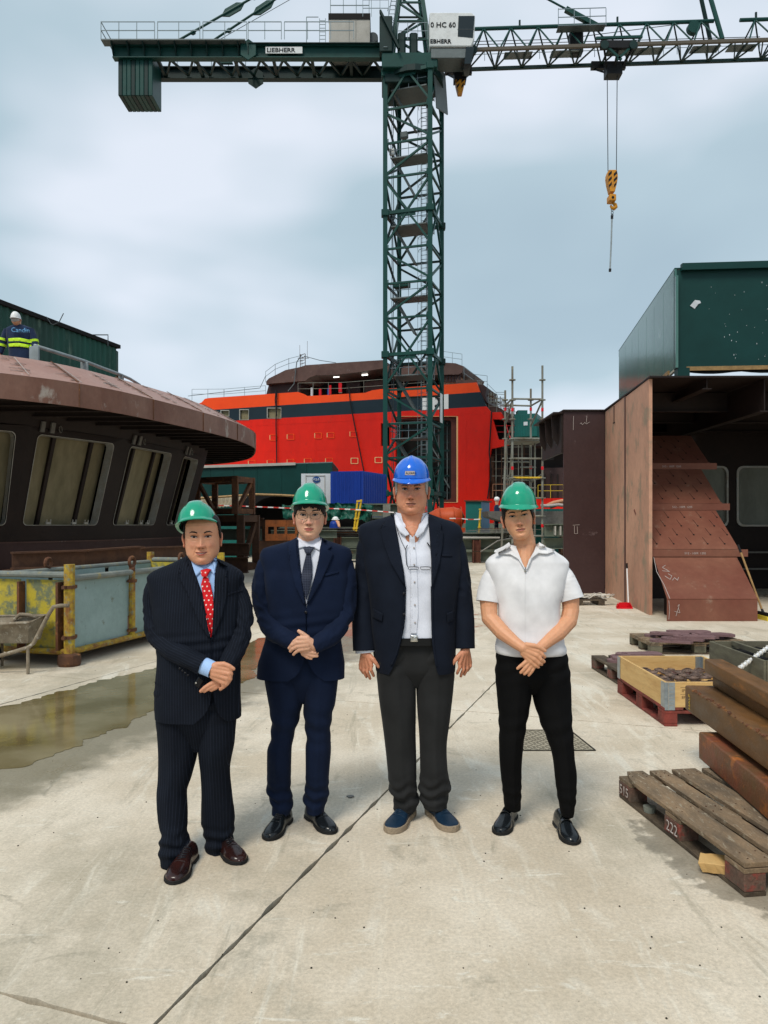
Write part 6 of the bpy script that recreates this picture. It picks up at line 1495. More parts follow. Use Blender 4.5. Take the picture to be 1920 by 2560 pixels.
# nails on the boards
m = MB(); rnd = random.Random(5); dl, dw = Vector((.137, -.99, 0)).normalized(), Vector((.99, .137, 0)).normalized()
for x in (.05, .1, .57, .63, 1.1, 1.15):
 for y in (.03, .11, .19, .24, .36, .44): p = Vector((1.36, 4.4, .1455)) + dl * (x + rnd.uniform(-.01, .01)) + dw * (y + .01); m.tube([p - Vector((0, 0, .002)), p + Vector((0, 0, .0025))], .004, 6)
tag(m.build('nails', M['rust_dark'], fp), kind='stuff')
wbk = thing('wood_chunk', 'short split chunk of yellow wood leaning on the near side of the front pallet', 'wood offcut', G(1790, 2200))
a = G(1757, 2185); board(a + Vector((0, .0, .005)), Vector((.155, -.085, .012)), Vector((.045, .085, .01)), Vector((-.02, 0, .045)), M['wood_new'], 'chunk', wbk, 77, .01, n=8)
cup = thing('plastic_cup', 'crushed clear grey cup lying under the far end of the front pallet', 'cup', (1.43, 4.12, 0))
m = MB(); m.tube([(1.44, 4.12, .005), (1.44, 4.12, .05)], [.028, .035], 12); m.build('cup', M['glassgrey'], cup)

rp2 = pallet('red-painted pallet carrying the pine crate of flanges', (2.19, 5.93), (.0, 1), (1, 0), 'wood_red', 'wood_red', 'wood_red', seed=2)
pcx = thing('pine_crate', 'fresh pine pallet collar with galvanised corner hinges, filled with flanges, on the red pallet', 'crate', (2.2, 5.94, .146))
cx0, cx1, cy0, cy1, cz0, cz1 = 2.195, 2.985, 5.935, 7.125, .147, .345
m = MB(); m.box(cx0, cy0 + .02, cz0, cx0 + .02, cy1, cz1); m.build('side_board', M['wood_new'], pcx, bevel=.002)
m = MB(); m.box(cx1 - .02, cy0 + .02, cz0, cx1, cy1, cz1); m.build('side_board', M['wood_new'], pcx, bevel=.002)
m = MB(); m.box(cx0, cy0, cz0, cx1, cy0 + .02, cz1); eb = m.build('end_board', M['wood_new'], pcx, bevel=.002)
m = MB(); m.box(cx0 + .021, cy1 - .02, cz0, cx1 - .021, cy1, cz1); m.build('end_board', M['wood_new'], pcx, bevel=.002)
text_obj('IPPC', 'stamp', M['ink'], eb, (cx0 + .13, cy0 - .001, cz0 + .12), (1, 0, 0), (0, 0, 1), .035, .0005, .001)
text_obj('EPAL', 'stamp', M['ink'], eb, (cx0 + .13, cy0 - .001, cz0 + .07), (1, 0, 0), (0, 0, 1), .03, .0005, .001)
m = MB(); m.box(cx0 + .12, cy0 - .0008, cz0 + .155, cx0 + .23, cy0, cz0 + .158); m.box(cx0 + .12, cy0 - .0008, cz0 + .10, cx0 + .23, cy0, cz0 + .103); m.build('stamp_frame', M['ink'], eb)
for (x, y, sx) in ((cx0, cy0, 1), (cx1, cy0, -1)):
 m = MB()
 x0, x1 = (x - .004, x + .075) if sx > 0 else (x - .075, x + .004)
 m.box(x0, y - .006, cz0 - .02, x1, y - .001, cz1 - .002)
 if sx > 0: m.box(x - .006, y - .004, cz0 - .01, x - .001, y + .075, cz1 - .004)
 h_ = m.build('corner_hinge', M['galvbr'], pcx)
 m = MB()
 for k in range(6): z = cz0 + .015 + k * .03; m.box(x0 + .025, y - .0085, z, x1 - .012, y - .006, z + .007)
 m.tube([((x0 + x1) / 2 - .012, y - .008, cz0 - .02), ((x0 + x1) / 2 - .012, y - .008, cz1)], .004, 6)
 m.build('hinge_rivets', M['steel'], h_)
m = MB(); m.box(cx0 - .006, cy1 - .07, cz0 - .005, cx0 - .001, cy1 + .004, cz1 - .003); m.build('corner_hinge', M['galvbr'], pcx)
m = MB(); m.box(cx1 - .075, cy1 - .027, cz0, cx1 - .022, cy1 - .0205, cz1 - .003); m.box(cx1 - .027, cy1 - .07, cz0, cx1 - .0205, cy1 - .022, cz1 - .003); m.build('corner_hinge', M['galvbr'], pcx)
# flanges
def lathe(m, prof, n, c=Vector((0, 0, 0))):
 vs_ = []; k_ = len(prof)
 for i in range(n):
  a = 2 * math.pi * i / n
  for r_, z in prof: vs_.append(c + Vector((r_ * math.cos(a), r_ * math.sin(a), z)))
 fs = [(i * k_ + j, ((i + 1) % n) * k_ + j, ((i + 1) % n) * k_ + (j + 1) % k_, i * k_ + (j + 1) % k_) for i in range(n) for j in range(k_)]
 return m.add(vs_, fs)
m = MB(); lathe(m, [(.022, 0), (.052, 0), (.052, .012), (.034, .014), (.030, .024), (.022, .024)], 16); fme = m.mesh('flange', mats=[M['flange']]); bevel_mesh(fme, .0015)
rnd = random.Random(9); k = 0
for ly in range(2):
 for iy in range(9):
  for ix in range(6):
   if ly == 1 and rnd.random() < .25: continue
   x = cx0 + .085 + ix * .124 + (iy % 2) * .03 + rnd.uniform(-.015, .015); y = cy0 + .10 + iy * .118 + rnd.uniform(-.015, .015)
   if x > cx1 - .07: continue
   o = bpy.data.objects.new('flange', fme); COL.objects.link(o); o.location = (x, y, .20 + ly * .028 + rnd.uniform(0, .006))
   if ly == 0: o.location.z = .172 + .0
   o.rotation_euler = (rnd.uniform(-.16, .16) * ly, rnd.uniform(-.16, .16) * ly, rnd.uniform(0, 3))
   tag(o, 'round forged flange lying among the others in the pine crate', 'flange', 'flanges heaped in the pine crate')
# bed under the flanges
m = MB(); m.box(cx0 + .022, cy0 + .022, .147, cx1 - .022, cy1 - .022, .170); m.build('floor_board', M['wood_new'], pcx)
# plates with eyes on two pallets
p3_ = pallet('dark pallet of steel eye plates just behind and left of the pine crate', (2.27, 8.32), (.03, -1), (1, .03), 'wood_dark', 'wood_block', 'wood_dark', seed=3)
p4_ = pallet('grey pallet of steel eye plates farthest back, beyond the pine crate', (3.23, 9.2), (1, .0), (0, 1), 'wood_old', 'wood_grey', 'wood_dark', seed=4)
m = MB(); out_ = []
for k in range(17): a = R(60 + k * 15); out_.append((.095 * math.cos(a), .095 * math.sin(a)))
out_ += [(.36, -.13), (.40, -.05), (.40, .05), (.36, .1)]
hole = [(.035 * math.cos(R(-a)), .035 * math.sin(R(-a))) for a in range(0, 360, 36)]
holed(m, [(x, y, .022) for x, y in out_], [[(x, y, .022) for x, y in hole]], (0, 0, -.022)); lme = m.mesh('eye_plate', mats=[M['plate_purple']]); bevel_mesh(lme, .002)
for base, (ox, oy), n, nm in (((2.27, 7.12), (.78, 1.2), 11, 'on the pallet left of the pine crate'), ((3.23, 9.2), (1.2, .8), 14, 'on the pallet farthest back')):
 rnd = random.Random(n)
 for k in range(n):
  o = bpy.data.objects.new('eye_plate', lme); COL.objects.link(o); lay = k // 5
  i_ = k % 5
  o.location = (base[0] + .12 + (ox - .5) * ((i_ * .37 + .2 * lay) % 1), base[1] + .10 + (oy - .22) * (i_ / 4.2), .146 + lay * .024)
  o.rotation_euler = (0, 0, rnd.uniform(-.35, .25))
  tag(o, 'flat steel plate with a round eye ' + nm, 'steel plate', 'eye plates ' + nm)
# grey collar crate with black sheeting
p5_ = pallet('pallet under the grey crate at the right edge', (3.42, 6.86), (0, 1), (1, 0), 'wood_old', 'wood_grey', 'wood_dark', seed=5)
gcx = thing('grey_crate', 'weathered grey wooden crate lined with black sheeting behind the rusty beams', 'crate', (3.44, 6.9, .146))
for nm, a, b, c in (('side_board', (3.44, 6.88, .147), (0, 1.16, 0), (.022, 0, 0)), ('side_board', (4.2, 6.88, .147), (0, 1.16, 0), (.022, 0, 0)), ('end_board', (3.463, 6.88, .147), (.736, 0, 0), (0, .022, 0)), ('end_board', (3.463, 8.018, .147), (.736, 0, 0), (0, .022, 0))):
 board(a, b, c, (0, 0, .195), M['wood_grey'], nm, gcx, hash(nm + str(a)) % 50, .003, n=8)
board((3.66, 6.91, .30), (.0, 1.10, 0), (.03, 0, 0), (0, 0, .05), M['wood_grey'], 'loose_batten', gcx, 61, .004, n=6)
m = MB(); nx = 14; vs_ = []
for i in range(nx + 1):
 for j in range(nx + 1): x = 3.47 + .72 * i / nx; y = 6.91 + 1.1 * j / nx; vs_.append(Vector((x, y, .27 + mnoise.noise(Vector((x * 5, y * 5, 0))) * .035)))
m.add(vs_, [(i * (nx + 1) + j, (i + 1) * (nx + 1) + j, (i + 1) * (nx + 1) + j + 1, i * (nx + 1) + j + 1) for i in range(nx) for j in range(nx)]); m.build('black_sheet', M['tarp_black'], gcx)
pl_ = thing('wrapped_pole', 'white pole wrapped in rope leaning over the side of the grey crate', 'pole', P(1845, 1671, 7.0))
a, b = P(1847, 1671, 6.95), P(1945, 1600, 7.5)
m = MB(); m.tube([a, b], .016, 8); m.build('pole', M['white_plastic'], pl_)
m = MB(); d = (b - a).normalized(); s1, s2_ = frame(d)
m.tube([a + (b - a) * (k / 90) + (s1 * math.cos(k * .9) + s2_ * math.sin(k * .9)) * .02 for k in range(91)], .006, 5); m.tube([a, a + Vector((-.03, -.02, -.01)), a + Vector((-.05, 0, .01))], .006, 5); m.build('rope_wrap', M['rope'], pl_)
# rusty square tubes
def sqbeam(label, x, y, z, w, h_, L_, mt, tilt=0, seed=0):
 t = thing('steel_beam', label, 'steel beam', (x, y, z), group='rusty square tubes piled at the right edge')
 d = Vector((-.07, -1, tilt)).normalized(); sd_ = Vector((1, -.07, 0)).normalized(); up_ = sd_.cross(d).normalized()
 if up_.z < 0: up_ = -up_
 m = MB(); n = 26; vs_ = []; r = .012
 sec = []
 for cx_, cy_, a0 in ((w - r, h_ - r, 0), (r, h_ - r, 90), (r, r, 180), (w - r, r, 270)):
  for q in range(4): a = R(a0 + q * 30); sec.append((cx_ + r * math.cos(a), cy_ + r * math.sin(a)))
 isec = [(.006 + (u_ - 0) * (w - .012) / w, .006 + v_ * (h_ - .012) / h_) for u_, v_ in sec]; k_ = len(sec)
 O_ = Vector((x, y, z))
 for i in range(n + 1):
  for (u_, v_) in sec:
   q = O_ + d * (L_ * i / n) + sd_ * u_ + up_ * v_
   if i and v_ > h_ * .7 and u_ < w * .3: q += up_ * mnoise.noise(Vector((seed, i * .9, 2))) * .003
   vs_.append(q)
 fs = [(i * k_ + j, i * k_ + (j + 1) % k_, (i + 1) * k_ + (j + 1) % k_, (i + 1) * k_ + j) for i in range(n) for j in range(k_)]
 b0 = len(vs_); vs_ += [O_ + sd_ * u_ + up_ * v_ for u_, v_ in isec] + [O_ + d * .5 + sd_ * u_ + up_ * v_ for u_, v_ in isec]
 for j in range(k_): j2 = (j + 1) % k_; fs += [(j, b0 + j, b0 + j2, j2), (b0 + j, b0 + k_ + j, b0 + k_ + j2, b0 + j2)]
 fs += [tuple(b0 + k_ + j for j in range(k_)), tuple(n * k_ + j for j in range(k_))]
 m.add(vs_, fs); o = m.build('tube', M[mt], t); bm = bmesh.new(); bm.from_mesh(o.data); bmesh.ops.recalc_face_normals(bm, faces=bm.faces); bm.to_mesh(o.data); bm.free(); smooth_by_angle(o.data, 40)
 return t, O_, d, sd_, up_
sqbeam('orange-ended rusty tube lying lowest and leftmost in the pile', 1.915, 4.62, .152, .14, .165, 2.3, 'beam_red', seed=1)
sqbeam('brown rusty tube beside the orange-ended one in the bottom layer', 2.065, 4.68, .152, .17, .20, 2.3, 'rust_beam', seed=2)
t, O_, d, sd_, up_ = sqbeam('thickest rusty beam with flaking welds, marked HALF at its far end', 1.99, 5.02, .355, .24, .16, 2.7, 'rust_beam', seed=3)
text_obj('HALF', 'paint_marking', M['yellow'], t, O_ + d * .10 + up_ * .02 - sd_ * .002, up_, -d, .042, .001, .002)
m = MB(); rnd = random.Random(2)
for k in range(70):
 s_ = rnd.uniform(.006, .016); p = O_ + d * (.15 + k * .03 + rnd.uniform(-.02, .02)) + up_ * (.155 + rnd.uniform(-.006, .005)) + sd_ * rnd.uniform(-.002, .012); m.obox(p, (s_, s_ * .5, s_ * .2), (-s_ * .3, s_, 0), (0, s_ * .3, s_ * .6))
tag(m.build('weld_scale', M['rust'], t), kind='stuff')
sqbeam('narrow brown tube directly under the topmost one in the pile', 2.15, 4.97, .518, .13, .085, 2.6, 'rust_beam', -.01, seed=4)
sqbeam('topmost rusty tube of the pile', 2.10, 4.98, .607, .12, .09, 2.6, 'rust_beam', -.012, seed=5)
m = MB(); m.box(2.3, 4.4, 0, 2.5, 4.5, .15); m.box(2.2, 3.0, 0, 2.5, 3.1, .15)
bl_ = thing('timber_block', 'dark timber block under the right side of the beam pile', 'timber block', (2.35, 4.4, 0)); m.build('block', M['wood_dark'], bl_)
# far small pallet with scrap, between the man in white and the dustpan
sp_ = thing('scrap_pallet', 'small dark pallet with cables and scrap on it in front of the dark brown plate', 'pallet', G(1470, 1514))
c = G(1440, 1514)
for k in range(3): m = MB(); m.box(c.x, c.y + k * .25, .09, c.x + .6, c.y + k * .25 + .15, .115); m.build('top_board', M['wood_dark'], sp_)
for k in range(2): m = MB(); m.box(c.x + .02 + k * .42, c.y, 0, c.x + .14 + k * .42, c.y + .6, .09); m.build('block', M['wood_dark'], sp_)
scb = thing('cable_heap', 'tangle of pale cable and rag on the small dark pallet', 'cable', (c.x + .3, c.y + .3, .12)); rnd = random.Random(8); m = MB()
for k in range(5):
 p = [Vector((c.x + .05 + .12 * i + rnd.uniform(-.03, .03), c.y + rnd.uniform(.0, .3), .13 + rnd.uniform(0, .10))) for i in range(7)]; m.tube(p, .013, 6)
m.smooth = True; m.build('cables', M['rope'], scb); m = MB(); m.ell((c.x + .12, c.y + .25, .17), .12, .1, .06); m.build('rag', M['greysteel'], scb)
# ================================================================ PEOPLE
M['suit_pin'] = cloth('pinstripe_suit', (.0055, .0075, .013), stripe=(.0125, .09, (.024, .032, .052)), sheen=.0)
M['suit_navy'] = cloth('navy_suit', (.0050, .0105, .030), sheen=.02)
M['blazer'] = cloth('navy_blazer', (.0065, .0095, .018), sheen=.02)
M['trouser_grey'] = cloth('charcoal_trousers', (.019, .0195, .020), sheen=.03)
M['trouser_black'] = cloth('black_trousers', (.003, .003, .0033), sheen=.0)
M['shirt_blue'] = cloth('light_blue_shirt', (.34, .50, .78), sheen=0, bump=.3)
M['shirt_white'] = cloth('white_shirt', (.62, .64, .72), sheen=0, bump=.3)
M['shirt_oxford'] = cloth('oxford_shirt', (.66, .68, .76), sheen=0, bump=.5)
M['polo'] = cloth('white_knit', (.70, .69, .70), sheen=.1, bump=.22)
M['tie_red'] = cloth('red_dotted_tie', (.55, .012, .016), .5, dots=(.021, .17, (.75, .62, .55)), sheen=0, bump=.1)
M['tie_dark'] = cloth('dark_checked_tie', (.010, .013, .026), .5, check=(.0085, .22, (.055, .065, .10)), sheen=0, bump=.1)
M['skin_a'] = skin('skin_warm', (.62, .295, .17)); M['skin_b'] = skin('skin_light', (.68, .385, .25), lip=(.48, .10, .09), red=(.58, .22, .16)); M['skin_c'] = skin('skin_ruddy', (.60, .26, .15), lip=(.36, .13, .10), red=(.52, .17, .10)); M['skin_d'] = skin('skin_tan', (.66, .33, .18), lip=(.42, .14, .11))
M['hair_black'] = mat('black_hair', (.006, .005, .005), .45, stretch=(1, 1, .15), var=.4, vs_=200, bump=.5, bs=300)
M['hair_grey'] = mat('grey_hair', (.38, .36, .33), .5, stretch=(1, 1, .2), var=.4, vs_=200, bump=.5, bs=300)
M['brow_grey'] = mat('brow_grey_brown', (.13, .085, .06), .7, var=.3, vs_=300)
M['brow_black'] = mat('brow_black', (.035, .020, .015), .7, var=.3, vs_=300)
M['eye_white'] = mat('eye_white', (.42, .36, .33), .3, var=0); M['iris'] = mat('iris', (.012, .008, .006), .15, var=0); M['lash'] = mat('lash_line', (.03, .014, .010), .6, var=0)
M['teeth'] = mat('teeth', (.62, .56, .50), .3, var=0); M['lipline'] = mat('mouth_line', (.10, .025, .02), .6, var=0)
M['hat_green'] = mat('green_helmet', (.008, .30, .175), .16, var=.02, coat=.6); M['hat_blue'] = mat('blue_helmet', (.008, .125, .62), .18, var=.02, coat=.6); M['hat_white'] = mat('white_helmet', (.75, .75, .74), .3, var=.03)
M['harness'] = mat('helmet_harness', (.012, .014, .012), .8, var=0)
M['leather_black'] = mat('black_leather', (.008, .010, .012), .22, var=.1, bump=.08, bs=120, coat=.3); M['leather_brown'] = mat('oxblood_leather', (.032, .009, .007), .25, c2=(.012, .006, .006), amt=.5, s2=9, var=.1, bump=.08, bs=120, coat=.4)
M['leather_blue'] = mat('blue_leather', (.008, .024, .050), .4, c2=(.006, .018, .036), amt=.4, s2=8, var=.1, bump=.15, bs=90); M['sole_black'] = mat('black_sole', (.012, .012, .012), .7, var=.1); M['sole_tan'] = mat('tan_sole', (.30, .235, .165), .8, var=.2, vs_=80, bump=.6, bs=120)
M['buckle'] = mat('buckle_steel', (.6, .6, .58), .25, .9, var=0); M['button'] = mat('dark_button', (.012, .012, .016), .3, var=0); M['belt'] = mat('black_belt', (.008, .008, .008), .35, var=.1)
M['hivis'] = mat('hivis_yellow', (.55, .85, .03), .5, var=.05, emis=0); M['coverall'] = cloth('navy_coverall', (.012, .024, .060)); M['reflect'] = mat('reflective_band', (.45, .47, .46), .4, var=.05); M['logo_pale'] = mat('pale_blue_print', (.12, .32, .55), .6, var=0)
M['phone'] = mat('phone_glass', (.006, .006, .008), .12, var=0); M['wireframe'] = mat('spectacle_frame', (.10, .07, .05), .3, .7, var=0); M['wire_black'] = mat('black_spectacle_frame', (.01, .01, .012), .3, var=0)
lensm = bpy.data.materials.new('lens'); lensm.use_nodes = True; lb = lensm.node_tree.nodes['Principled BSDF']; lb.inputs['Transmission Weight'].default_value = 1; lb.inputs['Roughness'].default_value = 0; lb.inputs['IOR'].default_value = 1.015; M['lens'] = lensm

def uvmesh(name, vs_, fs, uvs, mt, par, smooth=True):
 off = wloc(par); me = bpy.data.meshes.new(name); me.from_pydata([v - off for v in vs_], [], fs)
 uvl = me.uv_layers.new(name='UVMap')
 for l in me.loops: uvl.data[l.index].uv = uvs[l.vertex_index]
 if smooth: me.polygons.foreach_set('use_smooth', [True] * len(me.polygons))
 me.materials.append(mt); return mesh_obj(name, me, par)
def spow(v, e): return math.copysign(abs(v) ** e, v)
class Man:
 def __init__(s, label, Y0, px, py, group=None):
  s.Y = Y0; s.root = thing('person', label, 'person', V3(P(px, py, Y0), 0), group=group); s.tg = []
 def W(s, x, y, dy=0): return P(x, y, s.Y + dy)
 # horizontal-ring garment
 def shell(s, name, keys, mt, e=2.4, n=96, rows=110, open_=None, wr=.004, wf=7, par=None, seed=0, extra=None, vflip=False):
  y0, y1 = keys[0][0], keys[-1][0]; vs_ = []; fs = []; uvs = []
  for r in range(rows + 1):
   py = y0 + (y1 - y0) * r / rows; xl, xr, df, db, dy = interp(keys, py)
   Yc = s.Y + dy; X0, X1 = (xl - CX) / FL * Yc, (xr - CX) / FL * Yc; cx = (X0 + X1) / 2; hw = (X1 - X0) / 2; z = H + (HY - py) / FL * Yc
   if open_:
    oL, oR = interp(open_, py); Yf = Yc - df
    a = max(-.96, min(.96, ((oL - CX) / FL * Yf - cx) / hw)); b = max(-.96, min(.96, ((oR - CX) / FL * Yf - cx) / hw))
    pL = math.acos(spow(a, e / 2)); pR = math.acos(spow(b, e / 2)); ph0, ph1 = pR, pL - 2 * math.pi
   else: ph0, ph1 = math.pi / 2, -1.5 * math.pi
   for k in range(n + 1):
    ph = ph0 + (ph1 - ph0) * k / n; c, sn = math.cos(ph), math.sin(ph)
    x = cx + hw * spow(c, 2 / e); y = Yc - (df if sn > 0 else db) * spow(sn, 2 / e)
    v = Vector((x, y, z)); d = Vector((c, -sn, 0))
    w = wr * (mnoise.noise(Vector((x * wf + seed, y * wf, z * wf * .55))) + .5 * mnoise.noise(Vector((x * wf * 2.3, y * wf * 2, z * wf * 1.2 + seed))))
    if extra: w += extra(ph, py, v)
    vs_.append(v + d * w); uvs.append((x, z))
  for r in range(rows):
   for k in range(n): a = r * (n + 1) + k; fs.append((a, a + n + 1, a + n + 2, a + 1))
  return uvmesh(name, vs_, fs, uvs, mt, par or s.root)
 def legs(s, legs_, pelvis, mt, dep=((0, .118), (1, .075)), ankle=.012, seed=0, crease=.007, knee=0):
  vs_ = []; fs = []; uvs = []
  def ringset(keys, depf, n, rows, isleg):
   b0 = len(vs_); y0, y1 = keys[0][0], keys[-1][0]
   for r in range(rows + 1):
    t = r / rows; py = y0 + (y1 - y0) * t; xl, xr, dy = interp(keys, py); Yc = s.Y + dy
    X0, X1 = (xl - CX) / FL * Yc, (xr - CX) / FL * Yc; cx = (X0 + X1) / 2; hw = (X1 - X0) / 2; z = H + (HY - py) / FL * Yc; d_ = interp(depf, t)[0]
    for k in range(n):
     ph = 2 * math.pi * k / n; c, sn = math.cos(ph), math.sin(ph); e = 2.15
     x = cx + hw * spow(c, 2 / e); y = Yc - d_ * spow(sn, 2 / e)
     w = .007 * mnoise.noise(Vector((x * 9 + seed, y * 9, z * 4)))
     if isleg:
      w += crease * math.exp(-((ph - math.pi / 2) / .16) ** 2) * (t > .15)
      g_ = math.exp(-((t - .90) / .07) ** 2); w += ankle * g_ * math.sin(t * 95 + 2.2 * math.sin(ph + seed) + 3 * mnoise.noise(Vector((ph, seed, t * 3)))) * (.6 + .4 * sn)
      g_ = math.exp(-((t - .48) / .09) ** 2); w += knee * g_ * math.sin(t * 60 + 2 * math.sin(ph * 1 + seed))
      g_ = math.exp(-((t - .10) / .10) ** 2); w += .004 * g_ * math.sin(t * 70 + 3 * c)
     vs_.append(Vector((x + c * w, y - sn * w, z))); uvs.append((x, z))
   for r in range(rows):
    for k in range(n): a = b0 + r * n + k; b = b0 + r * n + (k + 1) % n; fs.append((a, b, b + n, a + n))
   fs.append(tuple(b0 + rows * n + k for k in range(n)))
  for i, L_ in enumerate(legs_): ringset(L_, dep, 56, 120, True)
  ringset(pelvis, ((0, dep[0][1] * 1.0), (.6, dep[0][1] * .97), (1, dep[0][1] * .45)), 64, 20, False)
  o = uvmesh('trousers', vs_, fs, uvs, mt, s.root); return o
 def tubepath(s, pts, per=10):
  Q = [(s.W(x, y, dy), r * (s.Y + dy) / FL) for x, y, dy, r in pts]; res = []
  n = len(Q)
  for i in range(n - 1):
   p0 = Q[max(i - 1, 0)]; p1 = Q[i]; p2 = Q[i + 1]; p3 = Q[min(i + 2, n - 1)]
   for q in range(per):
    t = q / per; f = lambda a, b, c, d: .5 * ((2 * b) + (c - a) * t + (2 * a - 5 * b + 4 * c - d) * t * t + (3 * b - a - 3 * c + d) * t ** 3)
    res.append((f(p0[0], p1[0], p2[0], p3[0]), f(p0[1], p1[1], p2[1], p3[1])))
  res.append(Q[-1]); return res
 def sleeve(s, pts, mt, elbow=.5, wr=.013, name='sleeve', seed=0, par=None, n=40, flat=.92, hem=.0, capend=True):
  R_ = s.tubepath(pts, 14); k_ = len(R_); vs_ = []; fs = []; uvs = []; prev = None; L_ = 0
  for i, (p, r) in enumerate(R_):
   d = (R_[min(i + 1, k_ - 1)][0] - R_[max(i - 1, 0)][0]).normalized()
   if prev is None: sd_ = d.cross(Vector((0, -1, 0))).normalized()
   else: sd_ = (prev - d * prev.dot(d)).normalized()
   prev = sd_; u_ = sd_.cross(d); t = i / (k_ - 1)
   if i: L_ += (p - R_[i - 1][0]).length
   for k in range(n):
    a = 2 * math.pi * k / n; dr = sd_ * math.cos(a) + u_ * math.sin(a) * flat
    ge = math.exp(-((t - elbow) / .14) ** 2)
    w = wr * (ge + .25) * (.45 - 1.6 * abs(mnoise.noise(Vector((math.cos(a) * 1.1, math.sin(a) * 1.1 + seed, t * 15 + .8 * math.cos(a)))))) + wr * .35 * mnoise.noise(Vector((math.cos(a) * 1.5, math.sin(a) * 1.5 + seed, t * 9)))
    vs_.append(p + dr * (r + w)); uvs.append((a * r, L_))
  for i in range(k_ - 1):
   for k in range(n): a = i * n + k; b = i * n + (k + 1) % n; fs.append((a, b, b + n, a + n))
  # turned-in cuff so that no open edge shows
  b0 = len(vs_); p, r = R_[-1]; q = R_[-2][0]; inn = (q - p).normalized() * .03
  for k in range(n): v = vs_[(k_ - 1) * n + k]; vs_.append(p + (v - p) * .86 + inn * .1); uvs.append(uvs[(k_ - 1) * n + k])
  for k in range(n): vs_.append(p + (vs_[(k_ - 1) * n + k] - p) * .8 + inn); uvs.append(uvs[(k_ - 1) * n + k])
  for k in range(n):
   a = (k_ - 1) * n + k; b = (k_ - 1) * n + (k + 1) % n; fs += [(a, b, b0 + (k + 1) % n, b0 + k), (b0 + k, b0 + (k + 1) % n, b0 + n + (k + 1) % n, b0 + n + k)]
  if capend: fs.append(tuple(b0 + n + k for k in range(n)))
  o = uvmesh(name, vs_, fs, uvs, mt, par or s.root); s.tg.append(o); return o
 def target(s, objs, extra=()):
  vs_ = []; ps = []
  for a, f in extra: b = len(vs_); vs_ += list(a); ps += [tuple(i + b for i in q) for q in f if a[q[0]].z > 1.3]
  for o in objs:
   b = len(vs_); off = wloc(o); vs_ += [v.co + off for v in o.data.vertices]; ps += [tuple(i + b for i in p.vertices) for p in o.data.polygons]
  s.bvh = BVHTree.FromPolygons(vs_, ps)
 def patch(s, name, poly, mt, off=.004, th=.003, par=None, dyf=-.13, res=.014, feather=None):
  Yf = s.Y + dyf; bm = bmesh.new(); bv = [bm.verts.new(P(x, y, Yf)) for x, y in poly]; f = bm.faces.new(bv)
  bmesh.ops.triangulate(bm, faces=[f])
  for _ in range(9):
   le = [e for e in bm.edges if e.calc_length() > res]
   if not le: break
   bmesh.ops.subdivide_edges(bm, edges=le, cuts=1); bmesh.ops.triangulate(bm, faces=bm.faces[:])
  uvl = bm.loops.layers.uv.new('UVMap'); top = {}
  for v in bm.verts:
   h = s.bvh.ray_cast(Vector((v.co.x, Yf - 1, v.co.z)), Vector((0, 1, 0)))[0]
   if h is None or abs(h.y - Yf) > .30:
    h = s.bvh.find_nearest(v.co)[0]
   o_ = off if not feather else off * feather((v.co.x / Yf * FL + CX), (HY - (v.co.z - H) / Yf * FL))
   v.co.y = h.y - o_
  for fc in bm.faces:
   for l in fc.loops: l[uvl].uv = (l.vert.co.x, l.vert.co.z)
  g_ = bmesh.ops.extrude_face_region(bm, geom=bm.faces[:])
  for e in g_['geom']:
   if isinstance(e, bmesh.types.BMVert): e.co.y += -th
  bmesh.ops.recalc_face_normals(bm, faces=bm.faces)
  for fc in bm.faces: fc.smooth = abs(fc.normal.y) > .3
  o2 = wloc(par or s.root)
  for v in bm.verts: v.co -= o2
  me = bpy.data.meshes.new(name); bm.to_mesh(me); bm.free(); me.materials.append(mt); return mesh_obj(name, me, par or s.root)
 def disc(s, name, x, y, r, mt, par=None, dyf=-.14, off=.006, n=10):
  return s.patch(name, [(x + r * math.cos(q * 2 * math.pi / n), y + r * math.sin(q * 2 * math.pi / n)) for q in range(n)], mt, off, .003, par, dyf, .05)
 # limbs of skin (remeshed into one smooth surface)
 def flesh(s, chains, vox=.0028):
  m = MB()
  for ch in chains:
   pts = [s.W(x, y, dy) for x, y, dy, r in ch]; rs = [r for *_, r in ch]
   dp = []; dr = []
   for i in range(len(pts) - 1):
    k = max(1, int((pts[i + 1] - pts[i]).length / .012))
    for q in range(k): dp.append(pts[i].lerp(pts[i + 1], q / k)); dr.append(rs[i] + (rs[i + 1] - rs[i]) * q / k)
   dp.append(pts[-1]); dr.append(rs[-1])
   m.tube(dp, dr, 12)
   for i in (0, -1): m.ell(dp[i], dr[i], dr[i], dr[i], 12, 8)
   for i in range(1, len(pts) - 1): m.ell(pts[i], rs[i] * 1.02, rs[i] * 1.02, rs[i] * 1.02, 12, 8)
  me = m.mesh('tmp'); o = bpy.data.objects.new('tmp', me); COL.objects.link(o)
  md = o.modifiers.new('r', 'REMESH'); md.mode = 'VOXEL'; md.voxel_size = vox; md2 = o.modifiers.new('s', 'SMOOTH'); md2.iterations = 2; md2.factor = .5
  dg = bpy.context.evaluated_depsgraph_get(); dg.update(); r = bpy.data.meshes.new_from_object(o.evaluated_get(dg)); bpy.data.objects.remove(o)
  vs_ = [v.co.copy() for v in r.vertices]; fs = [tuple(p.vertices) for p in r.polygons]; return vs_, fs

